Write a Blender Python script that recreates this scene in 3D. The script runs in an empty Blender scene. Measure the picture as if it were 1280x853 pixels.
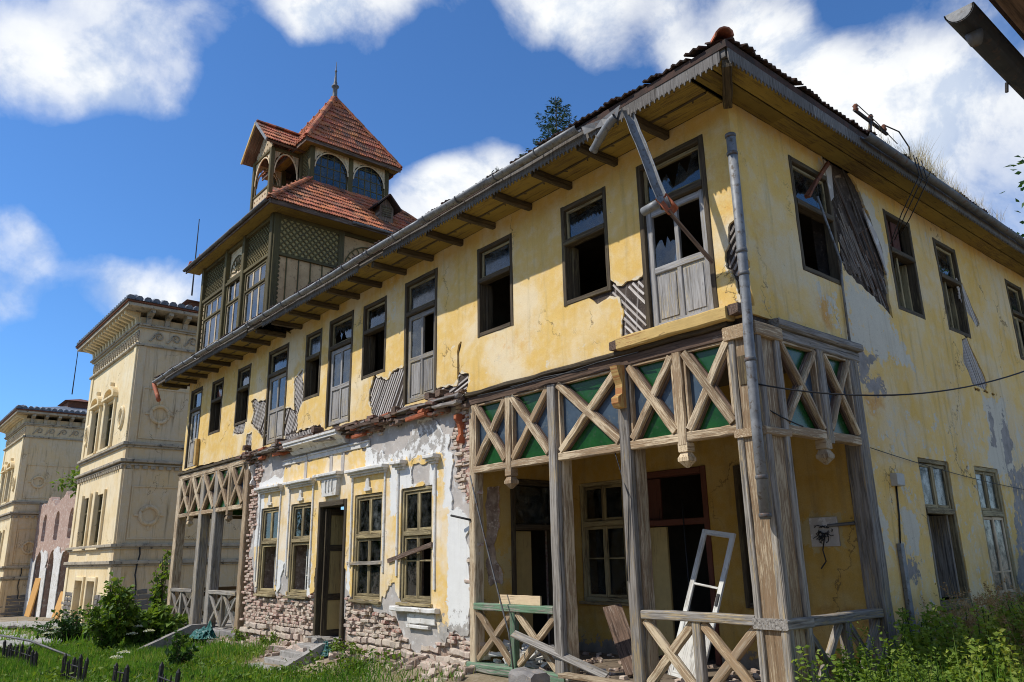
import bpy, math, random
import numpy as np
from mathutils import Vector, Matrix

random.seed(7)
np.random.seed(7)
sc = bpy.context.scene

# ------------------------------------------------------------------ camera
CAM = (5.158, -8.191, 1.75)
RT = (0.64261135, 0.76597171, -0.01838459)
DN = (-0.21793048, 0.15972367, -0.96280562)
FW = (-0.73454541, 0.62271638, 0.26956883)
cam_data = bpy.data.cameras.new('camera')
cam_data.lens = 27.008
cam_data.sensor_width = 36.0
cam_data.clip_end = 3000
cam = bpy.data.objects.new('camera', cam_data)
sc.collection.objects.link(cam)
cam.matrix_world = Matrix(((RT[0], -DN[0], -FW[0], CAM[0]), (RT[1], -DN[1], -FW[1], CAM[1]),
                           (RT[2], -DN[2], -FW[2], CAM[2]), (0, 0, 0, 1)))
sc.camera = cam
sc.render.resolution_x, sc.render.resolution_y = 1024, 682
sc.view_settings.view_transform = 'Standard'
sc.view_settings.look = 'None'
sc.view_settings.exposure = 0.0
sc.view_settings.gamma = 1.0
sc.view_settings.use_curve_mapping = False
sc.cycles.use_denoising = True
sc.cycles.filter_width = 1.05
sc.cycles.max_bounces = 8
sc.cycles.transparent_max_bounces = 8
sc.cycles.sample_clamp_indirect = 6.0

# ------------------------------------------------------------------ sun and sky
SUN = Vector((-0.50, -0.80, 1.06)).normalized()          # direction towards the sun
sun_data = bpy.data.lights.new('sun', 'SUN')
sun_data.energy = 4.2
sun_data.angle = math.radians(0.53)
sun_data.color = (1.0, 0.955, 0.88)
sun = bpy.data.objects.new('sun', sun_data)
sc.collection.objects.link(sun)
sun.rotation_euler = SUN.to_track_quat('Z', 'Y').to_euler()
sun.location = (0, -20, 40)


def nd(nt, typ, props=None, **inp):
    n = nt.nodes.new(typ)
    for k, v in (props or {}).items():
        setattr(n, k, v)
    for k, v in inp.items():
        s = n.inputs[int(k[1:])] if k[0] == 'i' and k[1:].isdigit() else n.inputs[k.replace('_', ' ')]
        if isinstance(v, bpy.types.NodeSocket):
            nt.links.new(v, s)
        else:
            s.default_value = v
    return n


def rgba(c):
    return (c[0], c[1], c[2], 1.0)


class NT:
    """a small wrapper for writing node trees"""

    def __init__(self, tree):
        self.t = tree

    def pos(self):
        return nd(self.t, 'ShaderNodeNewGeometry').outputs['Position']

    def attr(self, name, out='Vector'):
        return nd(self.t, 'ShaderNodeAttribute', {'attribute_name': name}).outputs[out]

    def rnd(self):
        return nd(self.t, 'ShaderNodeObjectInfo').outputs['Random']

    def vscale(self, v, s):
        return nd(self.t, 'ShaderNodeVectorMath', {'operation': 'MULTIPLY'}, i0=v, i1=s).outputs[0]

    def vadd(self, v, s):
        return nd(self.t, 'ShaderNodeVectorMath', {'operation': 'ADD'}, i0=v, i1=s).outputs[0]

    def noise(self, vec, scale=5, detail=4, rough=.55, dist=0):
        return nd(self.t, 'ShaderNodeTexNoise', None, Vector=vec, Scale=scale, Detail=detail, Roughness=rough,
                  Distortion=dist).outputs[0]

    def voro(self, vec, scale, feature='F1', out=0):
        return nd(self.t, 'ShaderNodeTexVoronoi', {'feature': feature}, Vector=vec, Scale=scale).outputs[out]

    def ramp(self, fac, stops, interp='LINEAR'):
        n = nd(self.t, 'ShaderNodeValToRGB', None, Fac=fac)
        r = n.color_ramp
        r.interpolation = interp
        while len(r.elements) < len(stops):
            r.elements.new(0.5)
        for e, (p, c) in zip(r.elements, stops):
            e.position = p
            e.color = (c, c, c, 1) if isinstance(c, (int, float)) else rgba(c)
        return n.outputs[0]

    def mix(self, fac, a, b, blend='MIX'):
        n = self.t.nodes.new('ShaderNodeMix')
        n.data_type = 'RGBA'
        n.blend_type = blend
        for i, v in ((0, fac), (6, a), (7, b)):
            s = n.inputs[i]
            if isinstance(v, bpy.types.NodeSocket):
                self.t.links.new(v, s)
            else:
                s.default_value = v if i == 0 else rgba(v)
        return n.outputs[2]

    def math(self, op, a, b=0.0, clamp=False):
        n = nd(self.t, 'ShaderNodeMath', {'operation': op, 'use_clamp': clamp}, i0=a, i1=b)
        return n.outputs[0]

    def sstep(self, x, lo, hi):
        n = nd(self.t, 'ShaderNodeMapRange', {'interpolation_type': 'SMOOTHSTEP'}, i0=x, i1=lo, i2=hi)
        return n.outputs[0]

    def sep(self, c):
        return nd(self.t, 'ShaderNodeSeparateColor', None, Color=c).outputs

    def sepx(self, c):
        return nd(self.t, 'ShaderNodeSeparateXYZ', None, Vector=c).outputs

    def comb(self, x, y, z):
        return nd(self.t, 'ShaderNodeCombineXYZ', None, X=x, Y=y, Z=z).outputs[0]

    def bump(self, h, strength=.5, dist=.02, normal=None):
        n = nd(self.t, 'ShaderNodeBump', None, Height=h, Strength=strength, Distance=dist)
        if normal is not None:
            self.t.links.new(normal, n.inputs['Normal'])
        return n.outputs[0]


def pix_dir(px, py):
    x, y = px - 640, py - 426.5
    v = Vector([RT[i] * x + DN[i] * y + FW[i] * 960.28 for i in range(3)])
    return v.normalized()


def make_world():
    w = bpy.data.worlds.new('World')
    sc.world = w
    w.use_nodes = True
    t = w.node_tree
    t.nodes.clear()
    N = NT(t)
    sky = nd(t, 'ShaderNodeTexSky', {'sky_type': 'NISHITA', 'sun_disc': False})
    sky.sun_elevation = math.asin(SUN.z)
    sky.sun_rotation = math.atan2(SUN.x, SUN.y)
    sky.altitude = 600
    sky.air_density = 1.0
    sky.dust_density = 0.25
    sky.ozone_density = 2.6
    d = nd(t, 'ShaderNodeTexCoord').outputs['Generated']
    fb = N.noise(d, 5.5, 12, .60, .25)
    toward = N.vadd(d, tuple(c * .035 for c in SUN))
    fb2 = N.noise(toward, 5.5, 12, .60, .25)
    base = N.math('MULTIPLY', N.sstep(N.noise(N.vadd(d, (2.0, 5.0, 1.0)), 2.1, 3, .5), .46, .60), .45)
    dens = N.math('ADD', base, N.math('MULTIPLY', N.math('SUBTRACT', fb, .5), 2.1))
    # the banks of cloud and the clear gaps the afternoon shows, as directions with a reach each
    for (px, py, rad, wt) in CLOUDS:
        v = pix_dir(px, py)
        dt = nd(t, 'ShaderNodeVectorMath', {'operation': 'DOT_PRODUCT'}, i0=d, i1=tuple(v)).outputs['Value']
        m = N.sstep(dt, math.cos(math.radians(rad)), 1.0)
        dens = N.math('ADD', dens, N.math('MULTIPLY', m, wt))
    cover = N.ramp(dens, [(0.05, 0.0), (0.24, 0.15), (0.50, 0.52), (0.80, 0.86), (1.0, 0.97)])
    lit = N.math('ADD', N.math('MULTIPLY', N.math('SUBTRACT', fb, fb2), 5.0), .62, True)
    shade = N.ramp(lit, [(0.15, (4.3, 4.9, 5.9)), (0.75, (6.9, 7.0, 7.0))])
    blue = N.mix(1.0, sky.outputs[0], (0.52, 0.84, 1.16), 'MULTIPLY')
    col = N.mix(cover, blue, shade)
    bg = nd(t, 'ShaderNodeBackground', None, Color=col, Strength=0.15)
    out = nd(t, 'ShaderNodeOutputWorld')
    t.links.new(bg.outputs[0], out.inputs[0])


CLOUDS = [(60, 30, 8, .22), (150, 60, 8, .26), (225, 85, 6, .26), (60, 115, 6, .16), (245, 180, 4, .2),
          (40, 350, 7, .62), (120, 346, 7, .66), (200, 354, 6, .62),
          (350, 5, 6, .4), (440, 20, 6, .6), (515, 25, 6, .6), (640, 8, 5, .5), (700, 22, 6, .65), (775, 15, 6, .6),
          (590, 212, 5, .75), (540, 255, 5, .7), (620, 235, 4, .5),
          (905, 40, 6, .35), (970, 90, 7, .40), (1040, 70, 6, .18), (1100, 150, 7, .40), (1180, 150, 7, .36), (1245, 210, 8, .42), (1200, 40, 6, .16), (1265, 100, 6, .2),
          (480, 115, 7, -.9), (350, 125, 6, -.7), (600, 105, 8, -.9), (760, 95, 6, -.7), (60, 245, 8, -.9), (175, 262, 7, -.9), (20, 430, 8, -.9), (120, 440, 6, -.7),
          (300, 200, 6, -.6), (880, 22, 2.5, -.3), (1060, 12, 3, -.35), (1090, 90, 3, -.2), (300, 60, 4, -.35)]
make_world()

# ------------------------------------------------------------------ materials
def new_mat(name):
    m = bpy.data.materials.new(name)
    m.use_nodes = True
    t = m.node_tree
    t.nodes.clear()
    out = nd(t, 'ShaderNodeOutputMaterial')
    p = nd(t, 'ShaderNodeBsdfPrincipled', None, Roughness=.85)
    p.inputs['Specular IOR Level'].default_value = .25
    t.links.new(p.outputs[0], out.inputs[0])
    return m, NT(t), p, out


def link(N, s, node, name):
    N.t.links.new(s, node.inputs[name])


def mat_plaster(name, b1, b2, pale, grey, orange, dirt=.35, peel=0.0, bump=.35, wash=.55):
    """painted lime plaster; the mask attribute carries where paint has gone (red), bare render (green), rust (blue)"""
    m, N, p, _ = new_mat(name)
    pos = N.pos()
    n1 = N.noise(pos, .9, 5, .6)
    n2 = N.noise(pos, 5, 6, .6)
    n3 = N.noise(pos, 38, 4, .6)
    col = N.mix(N.ramp(n1, [(.35, 0.0), (.65, 1.0)]), b1, b2)
    col = N.mix(N.math('MULTIPLY', N.sstep(n2, .42, .72), .4), col, pale)
    bl = N.noise(N.vadd(pos, (31, 7, 3)), .75, 7, .62, .3)
    col = N.mix(N.math('MULTIPLY', N.sstep(bl, .44, .66), wash), col, pale)
    e = N.noise(pos, 6.5, 9, .68)
    ee = N.math('MULTIPLY', N.math('SUBTRACT', e, .5), 1.5)
    ms = N.sep(N.attr('mask', 'Color'))
    stain = N.sstep(N.math('ADD', ms[2], ee), .3, .85)
    col = N.mix(N.math('MULTIPLY', stain, .8), col, orange)
    r = ms[0]
    if peel:
        st = N.noise(N.vscale(pos, (1.6, 1.6, .55)), 1.6, 7, .66, .4)
        r = N.math('ADD', r, N.math('MULTIPLY', N.sstep(st, .52, .72), peel))
    pm = N.sstep(N.math('ADD', r, ee), .47, .56)
    pcol = N.mix(n2, pale, tuple(c * .82 for c in pale))
    col = N.mix(pm, col, pcol)
    gm = N.sstep(N.math('ADD', ms[1], ee), .47, .54)
    gcol = N.mix(N.sstep(n2, .35, .7), grey, tuple(c * .68 for c in grey))
    col = N.mix(gm, col, gcol)
    streak = N.noise(N.vscale(pos, (4.5, 4.5, .35)), 1.5, 6, .62)
    col = N.mix(N.math('MULTIPLY', N.sstep(streak, .5, .78), dirt), col, (.20, .145, .075), 'MIX')
    wv = nd(N.t, 'ShaderNodeTexNoise', None, Vector=pos, Scale=2.2, Detail=5, Roughness=.6)
    warp = N.vadd(pos, nd(N.t, 'ShaderNodeVectorMath', {'operation': 'SCALE'}, i0=wv.outputs['Color'], Scale=.9).outputs[0])
    ck = N.voro(N.vscale(warp, (1.0, 1.0, .55)), .55, 'DISTANCE_TO_EDGE')
    crack = N.math('MULTIPLY', N.math('SUBTRACT', 1.0, N.sstep(ck, .002, .007)), N.sstep(N.noise(pos, .7, 3, .5), .5, .6))
    col = N.mix(N.math('MULTIPLY', crack, .7), col, (.13, .085, .04))
    spots = N.noise(pos, 17, 5, .7)
    col = N.mix(N.math('MULTIPLY', N.sstep(spots, .62, .73), .5), col, (.16, .12, .07))
    grit = N.noise(pos, 55, 4, .75)
    col = N.mix(.22, col, N.mix(1.0, col, N.ramp(grit, [(.3, 0.25), (.7, 0.85)]), 'OVERLAY'))
    link(N, col, p, 'Base Color')
    h = N.math('ADD', N.math('MULTIPLY', n2, .5), N.math('MULTIPLY', n3, .16))
    h = N.math('SUBTRACT', h, N.math('MULTIPLY', crack, .3))
    h = N.math('SUBTRACT', h, N.math('MULTIPLY', pm, .10))
    h = N.math('SUBTRACT', h, N.math('MULTIPLY', gm, .18))
    link(N, N.bump(h, bump, .03), p, 'Normal')
    p.inputs['Roughness'].default_value = .92
    return m


def mat_wood(name, bare, dark, paint=None, amount=.5, rough=.8, under=None):
    """weathered timber: grey grain, with what is left of a coat of paint"""
    m, N, p, _ = new_mat(name)
    g = N.attr('grain')
    gs = N.vscale(g, (1.0, 16, 16))
    gr = N.noise(gs, 2.2, 6, .62, .3)
    fine = N.noise(N.vscale(g, (4, 60, 60)), 1.6, 3, .6)
    col = N.mix(N.ramp(gr, [(.28, 0.0), (.62, 1.0)]), dark, bare)
    col = N.mix(N.math('MULTIPLY', N.sstep(fine, .55, .75), .35), col, tuple(c * .45 for c in dark))
    crack = N.noise(N.vscale(g, (.6, 30, 30)), 1.0, 2, .5)
    ck = N.sstep(crack, .60, .68)
    col = N.mix(N.math('MULTIPLY', ck, .55), col, tuple(c * .25 for c in dark))
    h = N.math('SUBTRACT', N.math('ADD', N.math('MULTIPLY', gr, .6), N.math('MULTIPLY', fine, .2)), N.math('MULTIPLY', ck, .6))
    if paint:
        pn = N.noise(N.vscale(g, (1.5, 26, 26)), 1.9, 9, .74, .1)
        big = N.noise(N.pos(), 1.3, 3, .5)
        k = N.math('ADD', N.math('MULTIPLY', pn, .72), N.math('MULTIPLY', big, .28))
        thr = .5 + (.5 - amount) * .34
        thr = N.math('ADD', thr - .035, N.math('MULTIPLY', N.math('FRACT', N.math('MULTIPLY', N.rnd(), 7.31)), .07))
        pm = N.math('MULTIPLY', N.sstep(N.math('SUBTRACT', k, thr), -.03, .03), .9)
        pc = N.mix(N.noise(N.pos(), 7, 4, .6), tuple(c * .78 for c in paint), tuple(min(1, c * 1.15) for c in paint))
        if under:
            um = N.sstep(N.math('SUBTRACT', k, thr), -.10, -.06)
            col = N.mix(N.math('MULTIPLY', um, .8), col, under)
        col = N.mix(pm, col, pc)
        h = N.math('ADD', h, N.math('MULTIPLY', pm, .5))
    tone = N.ramp(N.rnd(), [(0, (.70, .68, .66)), (.35, (.95, .92, .88)), (.7, (1.0, 1.0, 1.0)), (1, (1.12, 1.08, 1.0))])
    col = N.mix(1.0, col, tone, 'MULTIPLY')
    kn = N.sstep(N.noise(N.vscale(g, (3.0, 9, 9)), 1.4, 2, .5), .70, .76)
    col = N.mix(N.math('MULTIPLY', kn, .6), col, tuple(c * .5 for c in dark))
    link(N, col, p, 'Base Color')
    link(N, N.bump(h, .55, .012), p, 'Normal')
    p.inputs['Roughness'].default_value = rough
    return m


def mat_masonry(name, cols, seed=0.0, mortar=(.62, .53, .43), bump=.6):
    """rough bricks and stones: a colour of its own for each piece, mortar smears on it"""
    m, N, p, _ = new_mat(name)
    pos = N.pos()
    r = N.rnd()
    k = 1.0 / (len(cols) - 1)
    col = N.ramp(r, [(i * k, c) for i, c in enumerate(cols)])
    n = N.noise(pos, 14, 6, .65)
    col = N.mix(N.sstep(n, .40, .58), col, mortar)
    n2 = N.noise(pos, 45, 4, .6)
    col = N.mix(N.math('MULTIPLY', n2, .5), col, N.mix(1.0, col, (.55, .5, .48), 'MULTIPLY'))
    link(N, col, p, 'Base Color')
    link(N, N.bump(N.math('ADD', n, N.math('MULTIPLY', n2, .4)), bump, .02), p, 'Normal')
    p.inputs['Roughness'].default_value = .95
    return m


def mat_patchy(name, c1, c2, c3=None, scale=3, rough=.85, bump=.3, metal=0.0, bscale=30, spec=.25):
    m, N, p, _ = new_mat(name)
    pos = N.pos()
    n = N.noise(pos, scale, 7, .62)
    col = N.mix(N.ramp(n, [(.36, 0.0), (.64, 1.0)]), c1, c2)
    if c3:
        col = N.mix(N.sstep(N.noise(N.vadd(pos, (7, 3, 5)), scale * 2.3, 7, .68), .54, .64), col, c3)
    link(N, col, p, 'Base Color')
    link(N, N.bump(N.math('ADD', n, N.math('MULTIPLY', N.noise(pos, bscale, 4, .6), .4)), bump, .02), p, 'Normal')
    p.inputs['Roughness'].default_value = rough
    p.inputs['Metallic'].default_value = metal
    p.inputs['Specular IOR Level'].default_value = spec
    return m


def mat_tile(name):
    m, N, p, _ = new_mat(name)
    pos = N.pos()
    col = N.ramp(N.rnd(), [(0, (.28, .09, .045)), (.3, (.46, .145, .065)), (.7, (.58, .195, .09)), (.88, (.38, .12, .06)), (1, (.16, .08, .055))])
    if True:
        cellv = N.voro(pos, 3.4, 'F1', 1)
        col = N.mix(.12, col, N.mix(1.0, col, cellv, 'OVERLAY'))
    n = N.noise(pos, 5, 7, .66)
    col = N.mix(N.math('MULTIPLY', N.sstep(n, .50, .64), .75), col, (.11, .065, .048))
    col = N.mix(N.math('MULTIPLY', N.sstep(N.noise(N.vadd(pos, (9, 2, 4)), 1.3, 5, .6), .52, .66), .55), col, (.20, .12, .085))
    col = N.mix(N.math('MULTIPLY', N.sstep(N.noise(pos, 21, 5, .6), .52, .7), .45), col, (.42, .20, .12))
    link(N, col, p, 'Base Color')
    link(N, N.bump(n, .4, .02), p, 'Normal')
    p.inputs['Roughness'].default_value = .82
    return m


def mat_glass(name, tint=(.62, .66, .66), dirt=.10, dcol=(.20, .20, .18), gloss=.03):
    """window glass: mirrors the sky at a slant, shows the dark room otherwise, dusty"""
    m, N, p, out = new_mat(name)
    t = N.t
    tr = nd(t, 'ShaderNodeBsdfTransparent', None, Color=rgba(tint))
    gl = nd(t, 'ShaderNodeBsdfGlossy', None, Color=(1, 1, 1, 1), Roughness=gloss)
    wob = N.bump(N.noise(N.pos(), 3.0, 2, .5), .06, .05)
    link(N, wob, gl, 'Normal')
    fr = nd(t, 'ShaderNodeFresnel', None, IOR=1.6)
    f = N.math('ADD', N.math('MULTIPLY', fr.outputs[0], 1.15), .0, True)
    mx = nd(t, 'ShaderNodeMixShader', None, i0=f, i1=tr.outputs[0], i2=gl.outputs[0])
    df = nd(t, 'ShaderNodeBsdfDiffuse', None, Color=rgba(dcol))
    dm = N.math('MULTIPLY', N.sstep(N.noise(N.pos(), 6, 6, .65), .35, .8), dirt * 2)
    mx2 = nd(t, 'ShaderNodeMixShader', None, i0=dm, i1=mx.outputs[0], i2=df.outputs[0])
    t.links.new(mx2.outputs[0], out.inputs[0])
    return m


def mat_leaf(name, cols, trans=.35, rough=.55):
    m, N, p, out = new_mat(name)
    t = N.t
    v = N.attr('tint', 'Fac')
    k = 1.0 / (len(cols) - 1)
    col = N.ramp(v, [(i * k, c) for i, c in enumerate(cols)])
    link(N, col, p, 'Base Color')
    p.inputs['Roughness'].default_value = rough
    tl = nd(t, 'ShaderNodeBsdfTranslucent')
    link(N, N.mix(1.0, col, (1.3, 1.25, .55), 'MULTIPLY'), tl, 'Color')
    mx = nd(t, 'ShaderNodeMixShader', None, i0=trans, i1=p.outputs[0], i2=tl.outputs[0])
    t.links.new(mx.outputs[0], out.inputs[0])
    return m


def mat_ground(name):
    m, N, p, _ = new_mat(name)
    pos = N.pos()
    n = N.noise(pos, 1.1, 6, .6)
    n2 = N.noise(pos, 11, 6, .65)
    col = N.mix(N.ramp(n, [(.4, 0.0), (.6, 1.0)]), (.22, .17, .10), (.32, .26, .18))
    col = N.mix(N.math('MULTIPLY', N.sstep(n2, .45, .7), .6), col, (.36, .30, .22))
    link(N, col, p, 'Base Color')
    link(N, N.bump(N.math('ADD', n, n2), .6, .05), p, 'Normal')
    p.inputs['Roughness'].default_value = .95
    return m


YEL = (.70, .445, .135)
M = {}
M['plaster'] = mat_plaster('yellow lime plaster', (.71, .45, .125), (.78, .53, .18), (.80, .68, .47), (.42, .39, .35), (.68, .33, .06), .26, .12, .4, .75)
M['plaster_b'] = mat_plaster('stained yellow plaster', (.74, .46, .12), (.80, .54, .19), (.68, .61, .47), (.34, .31, .28), (.62, .29, .06), .36, .30, .45, .48)
M['plaster_g'] = mat_plaster('yellow and white plaster', (.76, .49, .145), (.80, .55, .20), (.82, .81, .77), (.44, .41, .37), (.70, .36, .08), .26, .05)
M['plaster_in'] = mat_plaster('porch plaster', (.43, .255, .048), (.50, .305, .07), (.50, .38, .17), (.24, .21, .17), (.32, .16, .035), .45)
M['plaster_t'] = mat_plaster('old ochre stucco', (.74, .56, .30), (.80, .64, .38), (.82, .71, .50), (.26, .24, .20), (.55, .36, .14), .45, .2, .4, .5)
M['plaster_side'] = mat_plaster('side wall stucco', (.66, .47, .24), (.58, .45, .28), (.62, .53, .40), (.27, .25, .22), (.52, .35, .15), .80, .25, .4, .3)  # side wall coat: duller base and heavier streaks than the front
M['white_stucco'] = mat_patchy('white stucco moulding', (.76, .74, .70), (.58, .56, .51), (.44, .39, .32), 3.5, .9, .35)
M['render'] = mat_patchy('bare grey render', (.40, .37, .34), (.52, .47, .42), (.60, .58, .55), 2.6, .95, .6)
M['mortar'] = mat_patchy('crumbling mortar', (.46, .35, .27), (.20, .135, .10), (.58, .49, .40), 5.5, .95, 1.0, bscale=16)
M['brick'] = mat_masonry('old brick', [(.44, .21, .16), (.56, .36, .29), (.63, .48, .39), (.68, .57, .44), (.40, .18, .14), (.58, .38, .32)])
M['stone'] = mat_masonry('rubble stone', [(.52, .43, .32), (.62, .53, .40), (.46, .37, .31), (.55, .39, .31)])
M['darkstone'] = mat_patchy('dark plinth stone', (.17, .16, .155), (.30, .28, .26), (.36, .30, .24), 4, .95, .9)
M['wood_grey'] = mat_wood('silvered timber', (.385, .36, .325), (.088, .073, .06), (.46, .36, .21), .32)
M['wood_cream'] = mat_wood('timber with flaking cream paint', (.43, .345, .245), (.14, .10, .062), (.66, .54, .37), .46, under=(.32, .21, .115))
M['wood_green'] = mat_wood('timber with green paint', (.36, .33, .28), (.18, .16, .13), (.13, .25, .15), .58)
M['wood_brown'] = mat_wood('dark brown timber', (.115, .088, .055), (.042, .031, .02), (.19, .15, .075), .32)
M['wood_frame'] = mat_wood('olive brown window timber', (.28, .225, .125), (.10, .078, .044), (.43, .35, .19), .52)
M['wood_door'] = mat_wood('weathered grey door', (.42, .41, .40), (.17, .155, .14), (.50, .42, .27), .36)
M['wood_olive'] = mat_wood('olive painted timber', (.15, .12, .062), (.05, .039, .02), (.125, .10, .038), .60)
M['wood_buff'] = mat_wood('buff painted boards', (.58, .44, .28), (.28, .19, .11), (.80, .63, .41), .62)
M['wood_lath'] = mat_wood('bare lath', (.66, .62, .58), (.40, .36, .33))
M['wood_lathdark'] = mat_wood('sooty lath', (.17, .15, .135), (.05, .04, .035))
M['wood_rot'] = mat_wood('rotten brown timber', (.19, .125, .09), (.045, .03, .022), (.34, .27, .22), .28)
M['wood_beam'] = mat_wood('ochre painted beam', (.42, .31, .19), (.22, .14, .08), (.62, .45, .17), .66, under=(.50, .20, .06))
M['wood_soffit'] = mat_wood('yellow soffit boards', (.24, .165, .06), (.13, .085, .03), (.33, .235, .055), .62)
M['wood_maroon'] = mat_wood('maroon door', (.11, .045, .03), (.06, .025, .02), (.13, .05, .035), .6)
M['wood_panel'] = mat_wood('yellow door panel', (.45, .34, .15), (.30, .21, .09), (.52, .40, .17), .7)
M['wood_white'] = mat_wood('white painted leaf', (.6, .58, .53), (.4, .37, .33), (.74, .74, .70), .66, .5)
M['wood_core'] = mat_patchy('dark wall core', (.045, .034, .028), (.085, .065, .052), (.13, .10, .08), 6, .95, 1.0)  # near-black all over, so gaps between laths and holes look dark
M['tile'] = mat_tile('clay tile')
M['tile_dark'] = mat_patchy('mossy dark tile', (.045, .032, .026), (.085, .045, .033), (.035, .032, .024), 6, .9, .5)
M['slate'] = mat_patchy('blue grey tile', (.10, .12, .15), (.20, .22, .25), (.06, .065, .07), 5, .6, .4, spec=.4)
M['zinc'] = mat_patchy('weathered zinc', (.17, .175, .18), (.27, .275, .275), (.12, .10, .08), 6, .55, .2, .2)
M['zinc_dark'] = mat_patchy('dull dark zinc', (.10, .10, .10), (.17, .17, .17), (.13, .08, .055), 5, .6, .15, .25)
M['rust'] = mat_patchy('rusty iron', (.20, .07, .035), (.11, .05, .035), (.30, .12, .05), 8, .85, .3)
M['terracotta'] = mat_patchy('red clay pipe', (.44, .13, .05), (.33, .09, .045), (.5, .2, .09), 6, .7, .2)
M['iron'] = mat_patchy('black iron', (.02, .02, .022), (.04, .038, .036), (.07, .045, .03), 9, .6, .2)
M['cable'] = mat_patchy('black cable', (.018, .018, .02), (.03, .03, .032), None, 9, .5, .1)
M['glass'] = mat_glass('old window glass')
M['glass_dust'] = mat_glass('dusty window glass', (.45, .5, .5), .30, (.17, .18, .175), .10)
M['glass_green'] = mat_patchy('green glass', (.007, .050, .010), (.013, .080, .016), (.03, .07, .03), 4, .22, .10, spec=.4)
M['glass_blue'] = mat_patchy('blue grey glass', (.045, .068, .098), (.065, .095, .13), (.10, .12, .13), 4, .22, .10, spec=.4)
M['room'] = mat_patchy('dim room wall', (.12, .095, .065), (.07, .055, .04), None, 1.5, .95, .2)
M['concrete'] = mat_patchy('worn concrete', (.40, .375, .34), (.28, .26, .235), (.18, .17, .145), 3.2, .92, .5)
M['slab'] = mat_patchy('pale paving', (.42, .40, .37), (.32, .30, .27), (.16, .15, .11), 2.2, .92, .4)
M['ground'] = mat_ground('earth and turf')
M['path'] = mat_patchy('gravel path', (.40, .36, .29), (.30, .26, .20), (.20, .17, .12), 7, .95, .8)
M['tarp'] = mat_patchy('teal tarpaulin', (.02, .10, .085), (.035, .16, .14), (.015, .06, .05), 5, .5, .5, spec=.4)
M['orange_board'] = mat_patchy('orange board', (.62, .34, .10), (.56, .29, .08), None, 3, .7, .1)
M['wood_stub'] = mat_patchy('grey plastic box', (.5, .48, .42), (.42, .4, .35), None, 5, .6, .1)
M['leaf'] = mat_leaf('fresh leaf', [(.05, .10, .014), (.10, .18, .022), (.17, .26, .035), (.30, .34, .07)])
M['leaf_dark'] = mat_leaf('dark leaf', [(.018, .05, .012), (.035, .085, .016), (.06, .13, .025)])
M['leaf_pale'] = mat_leaf('pale leaf', [(.07, .14, .02), (.13, .22, .03), (.22, .30, .05)])
M['needle'] = mat_leaf('spruce needle', [(.014, .035, .014), (.03, .065, .025), (.05, .09, .03)], .15)
M['grass'] = mat_leaf('grass', [(.055, .14, .013), (.10, .235, .024), (.155, .30, .04), (.38, .38, .13)], .4)
M['straw'] = mat_leaf('dry straw', [(.34, .24, .11), (.46, .36, .18), (.56, .48, .28)], .25)
M['flower'] = mat_leaf('white flower', [(.55, .57, .48), (.72, .73, .66)], .3)
M['bark'] = mat_patchy('bark', (.10, .075, .05), (.17, .13, .09), None, 9, .95, .7)
M['dark_floor'] = mat_patchy('dark porch floor', (.13, .10, .07), (.22, .17, .12), (.08, .06, .045), 4, .95, .6)  # porch floor colour darkened to cut the sunlight it bounces inside
M['wood_dark'] = mat_wood('blackened fascia timber', (.19, .175, .16), (.085, .075, .065), (.34, .32, .29), .30)
M['wood_lathgrey'] = mat_wood('grey split lath', (.34, .31, .285), (.16, .14, .125))
M['brick_dark'] = mat_masonry('blackened brick', [(.20, .09, .065), (.28, .14, .10), (.15, .085, .065), (.30, .20, .15), (.22, .12, .09)], mortar=(.20, .155, .125))
M['glass_dull'] = mat_glass('side glass with painted dark reflection', (.40, .45, .42), .55, (.10, .115, .10), .22)  # dark green-grey colour painted in for the reflected building and trees opposite
M['weed'] = mat_leaf('weed leaf', [(.06, .12, .016), (.13, .22, .03), (.22, .32, .05), (.40, .42, .10)], .45)
M['seed'] = mat_leaf('brown seed head', [(.34, .20, .09), (.46, .29, .14), (.58, .42, .24)], .3)
M['buff_board'] = mat_patchy('buff painted boarding', (.62, .40, .20), (.50, .31, .15), (.36, .22, .11), 3.5, .8, .2)

# ------------------------------------------------------------------ geometry helpers
COL = sc.collection
rr = random.Random(11)


class Fr:
    """a flat frame of reference on a wall: u along it, v up, n outward"""

    def __init__(self, o, u, v=(0, 0, 1), n=None):
        self.o, self.u, self.v = np.array(o, float), np.array(u, float), np.array(v, float)
        self.n = np.cross(self.u, self.v) if n is None else np.array(n, float)

    def p(self, u, v, n=0.0):
        return self.o + self.u * u + self.v * v + self.n * n

    def many(self, U, V, Nn):
        return self.o + np.outer(U, self.u) + np.outer(V, self.v) + np.outer(Nn, self.n)


WORLD = Fr((0, 0, 0), (1, 0, 0), (0, 1, 0), (0, 0, 1))


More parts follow.
